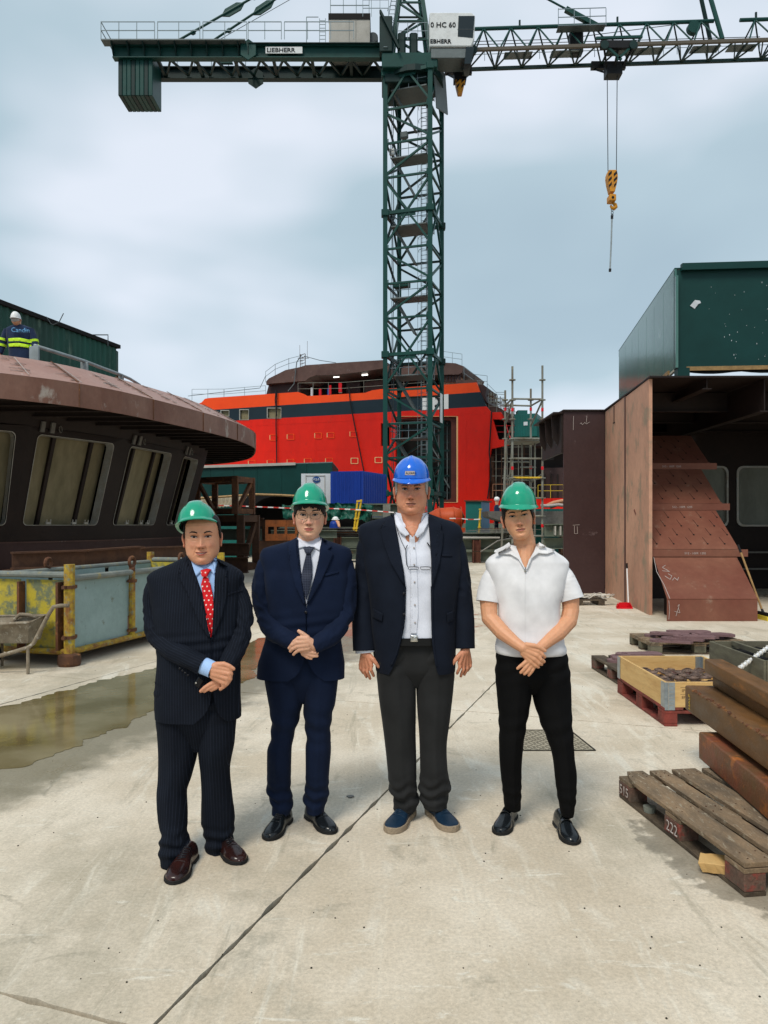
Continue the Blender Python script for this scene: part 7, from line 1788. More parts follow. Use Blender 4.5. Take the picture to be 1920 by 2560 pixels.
def G2(x, z, cx, cz, sx, sz): return math.exp(-((x - cx) / sx) ** 2 - ((z - cz) / sz) ** 2)
def make_head(man, ex, ey, dyh=-.02, yaw=0, pitch=0, roll=0, sc=1.0, jaw=1.0, wid=1.0, chin=.118, old=0, smile=0, skinm=None, brow=None, browz=.021, eyeh=.0045, eyew=.0145, nose=1.0, hair=None, hairm=None, earout=.0, fleshes=None, teeth=False, eyez=0):
 org = man.W(ex, ey, dyh - .075); Rm = Matrix.Rotation(R(roll), 3, 'Y') @ Matrix.Rotation(R(yaw), 3, 'Z') @ Matrix.Rotation(R(pitch), 3, 'X')
 org = org - Rm @ Vector((0, -.085 * sc, 0)) ; T = lambda v: org + Rm @ (v * sc)
 k = chin / .118
 prof = [(-.123 * k, .008, -.055, -.045), (-.121 * k, .020 * jaw, -.072, -.03), (-.112 * k, .036 * jaw, -.082, .0), (-.095 * k, .050 * jaw, -.086, .03), (-.075 * k, .061 * jaw, -.087, .055), (-.045, .070 * (jaw * .4 + .6), -.087, .075), (-.015, .0745, -.085, .088), (.02, .0755, -.086, .095), (.05, .075, -.084, .098), (.08, .068, -.072, .088), (.10, .052, -.048, .065), (.113, .02, -.01, .03)]
 nr, na = 118, 150; vs_ = []; tint = []; fs = []
 for i in range(nr + 1):
  z = prof[0][0] + (prof[-1][0] - prof[0][0]) * (i / nr) ** 1.0; hw, yf, yb = interp(prof, z); hw *= wid
  for j in range(na):
   t = j / na; ph = 2 * math.pi * t; ph = ph + .45 * math.sin(ph) * 0
   ph = 2 * math.pi * (t - .055 * math.sin(4 * math.pi * t) * .5) + 0   # gentle re-spacing
   ph -= math.pi / 2; c, sn = math.cos(ph), math.sin(ph); cy = (yf + yb) / 2 + .008
   e = 2.25; x = hw * spow(c, 2 / e); y = cy + ((cy - yf) if sn < 0 else (yb - cy)) * spow(sn, 2 / e)
   r_ = g_ = b_ = 0
   if y < cy:
    f = min(1, (cy - y) / (cy - yf)); ax = abs(x); d = 0
    # nose
    if -.060 < z < .02:
     tz = max(0, min(1, (.008 - z) / .048)); pr = .0215 * nose * tz ** 1.15
     if z < -.041: pr *= max(0, 1 - ((-.041 - z) / .013) ** 1.6)
     sg = .0075 + .0045 * tz; d += pr * math.exp(-(ax / sg) ** 2) + .003 * math.exp(-(ax / .008) ** 2) * (1 - tz)
    d += .0085 * nose * G2(ax, z, .0125, -.0425, .0065, .0075)
    b_ += 1.1 * G2(ax, z, .0080, -.0515, .0052, .0036)
    # sockets, brow, lids
    d -= (.0075 + .002 * old) * G2(ax, z, .031, .002 + eyez, .018, .010); d -= .004 * G2(ax, z, .014, .006, .007, .010)
    d += .0045 * G2(ax, z, .031, -.001 + eyez, .013, .0065)
    d += (.0035 + .003 * old) * G2(ax, z, .028, browz, .022, .007); d += .003 * G2(ax, z, .03, .055, .04, .02)
    d -= (.001 + .0022 * old) * G2(ax, z, .030, -.015, .014, .003); d += (.0012 + .002 * old) * G2(ax, z, .03, -.011, .013, .003)
    # cheeks, folds
    d += .004 * G2(ax, z, .043, -.033, .018, .018) + .003 * smile * G2(ax, z, .040, -.040, .014, .014)
    fl = math.exp(-((ax - (.019 + (-.045 - z) * .42)) / .003) ** 2) * (1 if -.085 < z < -.042 else 0); d -= (.0008 + .0022 * old + .0015 * smile) * fl
    # mouth
    mz = -.0715 * (.35 + .65 * k); cv = mz + smile * .0045 * (ax / .024) ** 2; mw = .0245 + .002 * smile
    d += .0045 * G2(ax, z, 0, cv + .0055, mw * .8, .0042) + .0058 * G2(ax, z, 0, cv - .0065, mw * .68, .0050) + .003 * G2(ax, z, 0, mz, .036, .02)
    d -= .0035 * math.exp(-((z - cv) / .0016) ** 2) * (1 if ax < mw else math.exp(-((ax - mw) / .002) ** 2))
    d -= .003 * G2(ax, z, 0, mz - .018, .016, .006); d += (.006) * G2(ax, z, 0, -.104 * k, .018, .013); d -= .0018 * G2(ax, z, 0, -.060, .0035, .006)
    lipg = max(0, 1 - (ax / mw) ** 2.2); up_ = .0075 * lipg ** .7 * (1 - .25 * math.exp(-(ax / .005) ** 2)); lo_ = .0095 * lipg ** .7
    if cv - lo_ < z < cv + up_: g_ = 1.0
    if abs(z - cv) < .0022 and ax < mw: b_ = max(b_, .9); g_ = .5
    b_ += .34 * G2(ax, z, .030, .009 + eyez, .016, .004) * (1 + old * .4)  # shade under the brow, put into the skin tint
    d -= .004 * old * G2(ax, z, 0, .016, .006, .004)
    r_ = .75 * G2(ax, z, 0, -.040, .016, .014) + .5 * G2(ax, z, .042, -.036, .02, .018) + .25 * G2(ax, z, 0, -.105, .02, .012)
    if old: r_ += .35 * max(0, mnoise.noise(Vector((x * 60, z * 60, 2)))) ; d += .0008 * old * math.sin(z * 420) * (z > .03) * (z < .075)
    y -= d * 1.2 * f ** .5
   vs_.append(T(Vector((x, y, z)))); tint.append((r_, g_, min(1, b_), 1))
 for i in range(nr):
  for j in range(na): a = i * na + j; b = i * na + (j + 1) % na; fs.append((a, b, b + na, a + na))
 fs.append(tuple(range(na))[::-1]); fs.append(tuple(nr * na + j for j in range(na)))
 nhead = len(vs_)
 # ears
 for sd_ in (-1, 1):
  m = MB(); er = Matrix.Rotation(sd_ * R(24), 3, 'Z') @ Matrix.Rotation(R(-8), 3, 'X'); c = Vector((sd_ * (.0745 * wid + earout + .003), .006, -.016))
  ring = [Vector((sd_ * .006 + sd_ * .004 * math.sin(q / 16 * 2 * math.pi), .013 * math.cos(q / 16 * 2 * math.pi) * (1.15 if math.sin(q / 16 * 2 * math.pi) > 0 else .7) + .008, .030 * math.sin(q / 16 * 2 * math.pi))) for q in range(16)]
  m.tube([c + er @ p for p in ring], .0042, 8, closed=True); m.ell(c + er @ Vector((sd_ * .002, .008, 0)), .0045, .014, .028, 14, 10, er); m.ell(c + er @ Vector((sd_ * .003, .003, -.026)), .005, .007, .009, 10, 8, er)
  b = len(vs_); vs_ += [T(v) for v in m.v]; tint += [(.75, 0, 0, 1)] * len(m.v); fs += [tuple(i + b for i in f) for f in m.f]
 if fleshes:
  b = len(vs_); vs_ += fleshes[0]; tint += [(.12, 0, 0, 1)] * len(fleshes[0]); fs += [tuple(i + b for i in f) for f in fleshes[1]]
 off = wloc(man.root); me = bpy.data.meshes.new('body'); me.from_pydata([v - off for v in vs_], [], fs); at_ = me.color_attributes.new('tint', 'FLOAT_COLOR', 'POINT')
 at_.data.foreach_set('color', [c for t in tint for c in t]); me.polygons.foreach_set('use_smooth', [True] * len(me.polygons)); me.materials.append(skinm); body = mesh_obj('body', me, man.root)
 hv = [Rm.transposed() @ (v - org) / sc for v in vs_[:nhead]]
 bv = BVHTree.FromPolygons(hv, [f for f in fs if max(f) < nhead])
 def fpatch(name, poly, mt, o_, th=.0008, par=body, res=.004):
  m = MB(); n = len(poly); P3 = []
  def pj(x, z): h = bv.ray_cast(Vector((x, -.3, z)), Vector((0, 1, 0)))[0]; return (h.y if h else -.08) - o_
  cx = sum(p[0] for p in poly) / n; cz = sum(p[1] for p in poly) / n; pts = []
  for fct in (1, .5): pts += [Vector((cx + (x - cx) * fct, 0, cz + (z - cz) * fct)) for x, z in poly]
  pts.append(Vector((cx, 0, cz)))
  for p in pts: p.y = pj(p.x, p.z)
  f_ = [(k_, (k_ + 1) % n, n + (k_ + 1) % n, n + k_) for k_ in range(n)] + [(n + k_, n + (k_ + 1) % n, 2 * n) for k_ in range(n)]
  back = [Vector((p.x, p.y + o_ + .001, p.z)) for p in pts[:n]]; b = len(pts); f_ += [(k_, b + k_, b + (k_ + 1) % n, (k_ + 1) % n) for k_ in range(n)]
  m.add([T(p) for p in pts + back], f_); m.smooth = True; return m.build(name, mt, par)
 for sd_ in (-1, 1):
  cx = sd_ * .0315; N_ = 16; al = []
  for q in range(N_):
   a = 2 * math.pi * q / N_; x = eyew * math.cos(a); z = eyeh * math.sin(a) * (1.15 if math.sin(a) > 0 else .75) * (1 - .25 * abs(math.cos(a)) ** 3); al.append((cx + x, eyez + z + sd_ * x * .10))
  ey_ = fpatch('eye', al, M['eye_white'], .0012)
  ir = [(cx + .0058 * math.cos(a_), eyez + max(-eyeh * .72, min(eyeh * 1.05, .0058 * math.sin(a_)))) for a_ in [q * math.pi / 7 for q in range(14)]]; fpatch('iris', ir, M['iris'], .0020, par=ey_)
  up_ = [(cx + eyew * 1.08 * math.cos(a_), eyez + sd_ * eyew * math.cos(a_) * .10 + eyeh * 1.15 * math.sin(a_) * (1 - .2 * abs(math.cos(a_)) ** 3)) for a_ in [math.pi * q / 8 for q in range(9)]]
  th_ = .0030; poly = up_ + [(x, z + th_) for x, z in up_[::-1]]
  for a_, b_ in zip(up_[:-1], up_[1:]): fpatch('eyelid', [a_, b_, (b_[0], b_[1] + th_), (a_[0], a_[1] + th_)], M['lash'], .0022, par=ey_)
  bw = .0195; bz = browz + eyez; bt = .0060 if not old else .0062
  bl = [(cx - sd_ * bw * .85, bz - .001), (cx - sd_ * bw * .3, bz + .0035), (cx + sd_ * bw * .45, bz + .0050), (cx + sd_ * bw * 1.05, bz - .0005)]
  for a_, b_, w0, w1 in zip(bl[:-1], bl[1:], (bt, bt * 1.1, bt), (bt * 1.1, bt, bt * .3)): fpatch('eyebrow', [(a_[0], a_[1] - w0 / 2), (b_[0], b_[1] - w1 / 2), (b_[0], b_[1] + w1 / 2), (a_[0], a_[1] + w0 / 2)], brow, .0012)
 if teeth:
  mz = -.0715 * (.35 + .65 * k); tp_ = [(x_, mz + .0012 + .0045 * (x_ / .024) ** 2) for x_ in (-.017, -.009, 0, .009, .017)]; bt_ = [(x_, z_ - .0028 * (1 - (x_ / .021) ** 2)) for x_, z_ in tp_[::-1]]
  fpatch('teeth', tp_ + bt_, M['teeth'], .0008)
 # hair: a cap grown off the head surface, with ragged lower edge
 if hair:
  hz = []; rows_ = [i for i in range(nr + 1)]
  hvs = []; keep = {}; cen_ = Vector((0, .01, 0))
  for idx, v in enumerate(hv):
   ang = math.degrees(math.atan2(abs(v.x), -(v.y - .0)))    # 0 front .. 180 back
   lim = interp(hair, ang)[0] + .004 * math.sin(v.x * 700) * (1 if ang < 50 else .3) + .004 * mnoise.noise(Vector((v.x * 120, v.y * 120, 3)))
   keep[idx] = v.z > lim; n_ = Vector((v.x, v.y - .01, v.z * .3)).normalized(); hvs.append(T(v + n_ * (.0065 if ang > 35 else .0045)))
  hf = [f for f in fs if max(f) < nhead and all(keep[i] for i in f)]
  used = sorted({i for f in hf for i in f}); mp_ = {o_: n_ for n_, o_ in enumerate(used)}; nu = len(used)
  ed = {}
  for f in hf:
   for a, b in zip(f, f[1:] + f[:1]): ed[(a, b)] = 1
  bnd = [(a, b) for (a, b) in ed if (b, a) not in ed]
  m = MB(); m.add([hvs[i] for i in used] + [vs_[i] for i in used], [tuple(mp_[i] for i in f) for f in hf] + [(mp_[b], mp_[a], nu + mp_[a], nu + mp_[b]) for a, b in bnd]); m.smooth = True; m.build('hair', hairm, body)
 return body, T, fpatch

def make_hat(man, T, z0, tilt, mt, hw=.090, fr=.132, bk=.128, hgt=.128, brim=.011, peak=.036, roll=0, yaw=0, rows=40, style=0, cx=0, par=None, cy=.012):
 Rt = Matrix.Rotation(R(roll), 3, 'Y') @ Matrix.Rotation(R(yaw), 3, 'Z') @ Matrix.Rotation(R(tilt), 3, 'X'); c = Vector((cx, cy, z0)); U = lambda v: T(c + Rt @ v)
 n = 96; vs_ = []; fs = []
 def outer(t, ph, ins=0):
  f = (1 - t ** 2.35) ** (1 / 2.1) if t < 1 else 0; cs, sn = math.cos(ph), math.sin(ph)
  x = (hw - ins) * f * spow(cs, 2 / 2.15); y = (fr - ins if sn < 0 else bk - ins) * f * spow(sn, 2 / 2.15); z = (hgt - ins) * t
  if not ins:
   if style == 0:
    w = 1 / (1 + math.exp(-(abs(x) - .034) * -450)); z += .0075 * w * min(1, t * 1.6) * (t > .3) * min(1, (t - .3) * 5)
   else:
    w = math.exp(-(x / (.012 + .10 * (1 - t) ** 1.6)) ** 4); z += .006 * w * min(1, max(0, t - .15) * 3); y -= .004 * w * (sn < 0) * (t < .9)
    x *= 1 + .03 * (1 - w) * (t < .7)
  return Vector((x, y, z))
 rings = []
 # from inside up: inner shell, inner rim, brim underside edge, brim top, outer shell
 R1 = []
 for t in [.9, .7, .5, .3, .15, 0]: R1.append([outer(t, 2 * math.pi * k / n, .006) for k in range(n)])
 def brimring(ext, dz, pk):
  r = []
  for k in range(n):
   ph = 2 * math.pi * k / n; p = outer(0, ph, .003); d = Vector((math.cos(ph), math.sin(ph), 0)); fr_ = max(0, -math.sin(ph)) ** 2.2
   q = p + d * ext * (1 - .3 * fr_) + Vector((0, -pk * fr_, 0)); q.z = dz - .010 * fr_ * (pk / max(peak, 1e-6)) + .006 * (abs(math.cos(ph)) ** 4) * (ext > 0); r.append(q)
  return r
 R1.append(brimring(brim, -.004, peak)); R1.append(brimring(brim + .002, 0.0, peak + .001)); R1.append(brimring(brim, .004, peak)); R1.append(brimring(.001, .014, .004))
 for t in [.12 + .88 * (i / rows) for i in range(rows + 1)]: R1.append([outer(min(t, .9995), 2 * math.pi * k / n) for k in range(n)])
 for r in R1: vs_ += r
 for i in range(len(R1) - 1):
  for k in range(n): a = i * n + k; b = i * n + (k + 1) % n; fs.append((a, b, b + n, a + n))
 fs.append(tuple((len(R1) - 1) * n + k for k in range(n)))
 m = MB(); m.add([U(v) for v in vs_], fs); o = m.build('hard_hat', mt, par or man.root); bm = bmesh.new(); bm.from_mesh(o.data); bmesh.ops.recalc_face_normals(bm, faces=bm.faces); bm.to_mesh(o.data); bm.free(); smooth_by_angle(o.data, 50)
 m = MB(); lathe_ = []
 for z_ in (.004, .03): lathe_.append([Vector(((hw - .014) * math.cos(2 * math.pi * k / 40), .008 + (fr - .012) * math.sin(2 * math.pi * k / 40) * (.97), z_)) for k in range(40)])
 m.add([U(v) for r in lathe_ for v in r] + [U(Vector((0, 0, .05)))], [(k, (k + 1) % 40, 40 + (k + 1) % 40, 40 + k) for k in range(40)] + [(40 + k, 40 + (k + 1) % 40, 80) for k in range(40)]); m.build('harness', M['harness'], o)
 return o, U

def shoe(man, toe, ang, mt, sole, L_=.285, w=.050, heel=.028, kind='lace', lbl=None, toez=1.0):
 """toe: image point of the sole tip on the ground; ang: heading in degrees, 0 = toward the camera, + = to image right"""
 t0 = G(*toe); d = Vector((math.sin(R(ang)), -math.cos(R(ang)), 0)); sd_ = Vector((d.y, -d.x, 0)) * -1; O_ = t0 - d * L_
 Wd = lambda t: w * interp([(0, .55), (.04, .66), (.15, .70), (.35, .66), (.55, .86), (.72, 1.0), (.86, .88), (.95, .58), (1, .18)], t)[0]
 Ht = lambda t: interp([(0, .060), (.05, .085), (.20, .098), (.34, .094), (.50, .074), (.66, .056), (.82, .046 * toez), (.93, .038 * toez), (.985, .026), (1, .018)], t)[0]
 m = MB(); vs_ = []; fs = []; n = 18; rows = 34; sh = .016 if kind != 'sneaker' else .028
 for i in range(rows + 1):
  t = i / rows; ww = Wd(t) * .94; hh = Ht(t)
  for k in range(n + 1):
   a = math.pi * k / n; x = ww * spow(math.cos(a), .8); z = sh + (hh - sh) * spow(math.sin(a), .75); vs_.append(O_ + d * (L_ * (t * .985 + .006)) + sd_ * x + Vector((0, 0, z)))
 for i in range(rows):
  for k in range(n): a = i * (n + 1) + k; fs.append((a, a + 1, a + n + 2, a + n + 1))
 fs.append(tuple(range(n + 1))); fs.append(tuple(rows * (n + 1) + k for k in range(n + 1))[::-1]); m.add(vs_, fs); m.smooth = True
 sh_ = m.build('shoe', mt, man.root, smooth=True)
 m = MB(); N_ = 24; ol = [O_ + d * L_ * (q / N_) + sd_ * Wd(q / N_) * 1.05 for q in range(N_ + 1)] + [O_ + d * L_ * (1 - q / N_) - sd_ * Wd(1 - q / N_) * 1.05 for q in range(N_ + 1)]
 th = .008 if kind != 'sneaker' else .030; base = .010 if kind != 'sneaker' else .001
 m.prism([p + Vector((0, 0, base)) for p in ol], (0, 0, th))
 if kind != 'sneaker':
  m.prism([p + Vector((0, 0, .001)) for p in ol if (p - O_).dot(d) > L_ * .42], (0, 0, .010)); m.prism([p + Vector((0, 0, .001)) for p in ol if (p - O_).dot(d) < L_ * .26], (0, 0, .012))
 m.build('sole', sole, sh_, bevel=.002)
 m = MB()
 top = lambda t, x: O_ + d * L_ * t + sd_ * x + Vector((0, 0, sh + (Ht(t) - sh) * math.sqrt(max(0, 1 - (abs(x) / (Wd(t) * .94)) ** 2.6)) + .002))
 if kind in ('lace', 'sneaker'):
  for q in range(5): t = .36 + q * .045; m.tube([top(t, -.019), top(t + .012, 0), top(t, .019)], .0028, 6); m.tube([top(t, .019), top(t + .03, 0), top(t + .045, -.017)], .002, 6)
  m.tube([top(.35, 0), top(.34, .02), top(.37, .03), top(.40, .02)], .0022, 6); m.smooth = True; m.build('laces', M['button'] if kind == 'lace' else M['leather_blue'], sh_)
  m = MB(); m.tube([top(.62, x) for x in (-.04, -.02, 0, .02, .04)], .0018, 6); m.build('toe_seam', mt, sh_)
 if kind == 'monk':
  for t in (.40, .50):
   m = MB(); pts = [top(t, x) + Vector((0, 0, .002)) for x in [-.045 + .01 * q for q in range(10)]]; v2 = []
   for p in pts: v2 += [p - d * .012, p + d * .012, p + d * .012 + Vector((0, 0, .003)), p - d * .012 + Vector((0, 0, .003))]
   f2 = [(a * 4 + q, a * 4 + (q + 1) % 4, a * 4 + 4 + (q + 1) % 4, a * 4 + 4 + q) for a in range(9) for q in range(4)] + [(0, 1, 2, 3), (36, 39, 38, 37)]
   m.add(v2, f2); m.build('strap', mt, sh_); m = MB(); c = top(t, .040 * (1 if ang > 0 else -1)) + Vector((0, 0, .004)); m.obox(c - d * .012 - sd_ * .006, d * .024, sd_ * .012, (0, 0, .004)); m.build('buckle', M['buckle'], sh_)
 if lbl: sh_['label'] = lbl
 return sh_

def hand_hang(x, y, sgn, dy=-.03):
 """relaxed hanging hand; x,y = wrist, sgn +1 = thumb toward image right"""
 c = []
 c.append([(x, y - 14, dy + .01, .024), (x, y, dy, .026)])
 kn = [(x + sgn * a, y + b, dy + e_) for a, b, e_ in ((14, 30, -.02), (5, 34, -.005), (-4, 33, .01), (-12, 29, .022))]
 for i, (kx, ky, kd) in enumerate(kn):
  c.append([(x + sgn * (6 - 5 * i * .8), y + 4, dy + (i - 1.5) * .008, .0165), (kx, ky, kd, .0125)])
  l = (17, 19, 17, 13)[i]
  c.append([(kx, ky, kd, .0105), (kx + sgn * -1, ky + l * .62, kd - .004, .0095), (kx + sgn * 4, ky + l * 1.2, kd - .004 + .012, .0085), (kx + sgn * 6, ky + l * 1.5, kd + .02, .0075)])
 c.append([(x + sgn * 8, y + 4, dy - .01, .015), (x + sgn * 19, y + 15, dy - .028, .013), (x + sgn * 26, y + 24, dy - .03, .0105), (x + sgn * 32, y + 33, dy - .025, .0085)])
 return c

# ---------------------------------------------------------------- man 1: pinstripe suit
m1 = Man('man in a dark pinstripe suit, pale blue shirt and red dotted tie', 3.62, 495, 2130, 'four men standing in a row')
K = [(1388, 470, 524, .055, .07, .02), (1396, 455, 540, .06, .09, .02), (1406, 436, 562, .075, .10, .02), (1417, 408, 584, .09, .11, .02), (1430, 382, 602, .105, .12, .02), (1444, 370, 609, .115, .125, .02), (1475, 374, 605, .13, .13, .02), (1520, 382, 604, .14, .13, .01), (1600, 392, 600, .155, .12, 0), (1660, 396, 598, .16, .12, 0), (1720, 391, 600, .155, .125, 0), (1772, 388, 601, .15, .13, 0), (1791, 389, 600, .148, .13, 0)]
O1 = [(1388, 470, 533), (1400, 468, 532), (1430, 482, 536), (1480, 500, 535), (1540, 518, 532), (1592, 529, 529.4), (1640, 529, 529.4), (1700, 528, 530), (1745, 522, 536), (1770, 508, 544), (1784, 492, 556), (1791, 484, 566)]
jk1 = m1.shell('jacket', K, M['suit_pin'], open_=O1, wr=.007, extra=lambda ph, py, v: .004 * math.exp(-((py - 1600) / 25) ** 2) * math.sin(py * .25 + 3 * math.cos(ph)))
Ksh = [(a, b + 5, c - 5, d - .012, e_ - .012, f) for a, b, c, d, e_, f in K if a < 1620]
sh1 = m1.shell('shirt', Ksh, M['shirt_blue'], wr=.002, rows=60)
sl1 = m1.sleeve([(424, 1452, .03, 14), (402, 1457, .025, 23), (389, 1480, .02, 28), (387, 1530, .01, 27), (396, 1585, -.03, 27), (430, 1622, -.12, 27), (470, 1645, -.18, 25), (509, 1664, -.20, 24)], M['suit_pin'], .52, seed=1, par=jk1); sl1m1 = sl1
sl2 = m1.sleeve([(558, 1446, .03, 14), (578, 1451, .025, 22), (589, 1474, .02, 26), (605, 1525, .01, 26), (602, 1580, -.03, 26), (586, 1630, -.10, 25), (566, 1664, -.16, 23), (552, 1688, -.175, 21)], M['suit_pin'], .55, seed=4, par=jk1)
m1.sleeve([(492, 1657, -.19, 22), (518, 1668, -.203, 21.5), (531, 1674, -.207, 21)], M['shirt_blue'], .9, wr=.001, name='shirt_cuff', par=sh1)
m1.legs([[(1700, 392, 500, 0), (1776, 391, 499, 0), (1842, 396, 498, 0), (1890, 398, 491, 0), (1944, 397, 476, -.01), (1984, 394, 463, -.03), (2045, 397, 465, -.05), (2085, 405, 464, -.07), (2110, 398, 476, -.07), (2130, 400, 472, -.07), (2152, 405, 463, -.06)],
         [(1700, 494, 598, 0), (1768, 494, 594, 0), (1856, 496, 586, .0), (1930, 503, 573, .02), (1990, 504, 578, .04), (2048, 503, 585, .06), (2085, 511, 583, .07), (2112, 514, 581, .08), (2134, 517, 584, .09)]],
  [(1640, 400, 592, 0), (1760, 394, 596, 0), (1872, 470, 528, 0)], M['suit_pin'], ((0, .135), (.35, .105), (.7, .085), (1, .09)), seed=1, ankle=.008)
shoe(m1, (429, 2214), -4, M['leather_brown'], M['sole_black'], w=.054); shoe(m1, (607, 2163), 38, M['leather_brown'], M['sole_black'], w=.052)
fl1 = m1.flesh([
 [(501, 1380, .02, .058), (501, 1400, .02, .062), (501, 1430, .03, .066)],
 [(512, 1664, -.205, .028), (535, 1674, -.215, .025)],
 [(535, 1666, -.222, .017), (572, 1674, -.228, .012)], [(535, 1676, -.222, .018), (572, 1684, -.232, .012)], [(534, 1684, -.222, .017), (567, 1696, -.230, .012)], [(532, 1690, -.218, .015), (558, 1707, -.226, .011)],
 [(572, 1674, -.228, .0105), (578, 1684, -.226, .0095), (576, 1694, -.212, .0085)], [(572, 1685, -.232, .0105), (576, 1697, -.228, .0095), (571, 1706, -.214, .0085)], [(567, 1697, -.23, .0105), (568, 1709, -.226, .0095), (560, 1716, -.212, .0085)], [(558, 1707, -.226, .010), (558, 1718, -.222, .0085), (551, 1723, -.21, .0078)],
 [(540, 1662, -.222, .014), (560, 1660, -.230, .0115), (573, 1665, -.232, .010), (584, 1672, -.228, .0085)],
 [(556, 1684, -.18, .026), (545, 1702, -.19, .022)],
 [(546, 1700, -.200, .013), (526, 1710, -.208, .010), (512, 1719, -.206, .0092), (502, 1728, -.200, .008)], [(548, 1706, -.198, .012), (531, 1717, -.205, .010), (519, 1723, -.203, .009), (511, 1728, -.198, .008)], [(550, 1710, -.195, .012), (538, 1720, -.202, .0095), (528, 1725, -.2, .0085)]])
hd1, T1, fp1 = make_head(m1, 502, 1343, -.012, yaw=9, pitch=2, roll=-1.5, jaw=1.14, wid=1.05, chin=.124, sc=1.02, old=.45, smile=.8, skinm=M['skin_a'], brow=M['brow_black'], browz=.020, eyeh=.0036, hair=[(0, .09), (35, .085), (60, .06), (75, .01), (88, -.008), (100, -.03), (180, -.07)], hairm=M['hair_black'], nose=1.08, fleshes=fl1, teeth=True)
make_hat(m1, T1, .040, -20, M['hat_green'], roll=-4, yaw=-4, par=m1.root, hw=.092, cy=.016, cx=-.018, peak=.03, hgt=.118)
m1.target([jk1, sh1, sl1, sl2], [fl1])
# collar, tie, lapels
nk = MB()
def collar_ring(man, keys, mt, name='collar', n=60, par=None, e=2.1):
 vs_ = []; fs = []; uvs = []
 for (py, xl, xr, df, db, dy, a0, a1) in keys:   # a0,a1: opening half-angles at front (deg)
  Yc = man.Y + dy; X0, X1 = (xl - CX) / FL * Yc, (xr - CX) / FL * Yc; cx = (X0 + X1) / 2; hw = (X1 - X0) / 2; z = H + (HY - py) / FL * Yc
  for k in range(n + 1):
   ph = R(90 - a1) + (R(90 + a0 - 360) - R(90 - a1)) * k / n; sn, c = math.sin(ph), math.cos(ph)
   zz = z - .012 * max(0, sn) ** 2 + .008 * max(0, -sn)
   vs_.append(Vector((cx + hw * spow(c, 2 / e), Yc - (df if sn > 0 else db) * spow(sn, 2 / e), zz))); uvs.append((vs_[-1].x, zz))
 for r in range(len(keys) - 1):
  for k in range(n): a = r * (n + 1) + k; fs.append((a, a + n + 1, a + n + 2, a + 1))
 return uvmesh(name, vs_, fs, uvs, mt, par or man.root)
collar_ring(m1, [(1424, 462, 542, .080, .085, .02, 12, 12), (1398, 462, 541, .072, .08, .02, 14, 14), (1391, 464, 540, .068, .078, .02, 15, 15)], M['shirt_blue'], par=sh1)
m1.patch('shirt_front', [(468, 1402), (500, 1412), (532, 1402), (536, 1440), (533, 1540), (529, 1590), (515, 1540), (490, 1470)], M['shirt_blue'], .001, .003, dyf=-.12, par=sh1)
m1.patch('collar_leaf', [(462, 1392), (472, 1402), (489, 1413), (506, 1423), (487, 1443), (472, 1420)], M['shirt_blue'], .008, .004, dyf=-.10, par=sh1); m1.patch('collar_leaf', [(531, 1396), (527, 1408), (513, 1421), (528, 1432), (533, 1438), (535, 1415)], M['shirt_blue'], .008, .004, dyf=-.10, par=sh1)
m1.patch('tie', [(497, 1427), (510, 1423), (522, 1425), (517, 1436), (514, 1444), (503, 1444), (499, 1436)], M['tie_red'], .013, .010, dyf=-.12)
m1.patch('tie', [(503, 1443), (514, 1443), (522, 1462), (529, 1490), (533.5, 1530), (532, 1575), (530, 1592), (526, 1580), (514, 1530), (504, 1485), (499, 1462)], M['tie_red'], .010, .005, dyf=-.13)
def edge(man, name, pts, w, mt, off, par, dyf=-.13, th=.002):
 L_ = [(x - w / 2, y) for x, y in pts]; R__ = [(x + w / 2, y) for x, y in pts[::-1]]; return man.patch(name, L_ + R__, mt, off, th, par, dyf)
m1.patch('lapel', [(458, 1396), (466, 1404), (484, 1440), (505, 1490), (522, 1550), (530, 1592), (522, 1590), (500, 1555), (470, 1490), (442, 1443), (450, 1430), (440, 1420)], M['suit_pin'], .007, .006, dyf=-.13, par=jk1)
m1.patch('lapel', [(538, 1398), (533, 1420), (535, 1470), (533, 1540), (530.5, 1592), (538, 1585), (553, 1545), (562, 1490), (563, 1450), (550, 1437), (561, 1430), (556, 1414)], M['suit_pin'], .007, .006, dyf=-.13, par=jk1)
m1.patch('pocket_flap', [(556, 1488), (594, 1478), (595, 1483), (557, 1493)], M['suit_pin'], .003, .003, dyf=-.13, par=jk1)
m1.target([jk1]); edge(m1, 'front_edge', [(529.5, 1594), (529, 1650), (529, 1700), (523, 1745)], 2.2, M['suit_pin'], .003, jk1)
m1.target([sl1m1])
for k in range(4): m1.disc('sleeve_button', 449 + k * 7, 1671 + k * 5.5, 2.6, M['button'], jk1, -.20, .001)
ph_ = thing('phone', 'black phone held under the crossed hands of the pinstripe suited man', 'phone', m1.W(498, 1715, -.19)); mm = MB(); a = m1.W(484, 1695, -.19); b = m1.W(500, 1724, -.185); mm.obox(m1.W(484, 1712, -.20), m1.W(497, 1724, -.2) - m1.W(484, 1712, -.20), m1.W(497, 1690, -.2) - m1.W(484, 1712, -.20), (0, .009, 0)); mm.build('case', M['phone'], ph_, bevel=.004)
mm = MB(); c = m1.W(490, 1707, -.202); mm.tube([c, c - Vector((0, .002, 0))], .004, 10); mm.build('camera_lens', M['buckle'], ph_)

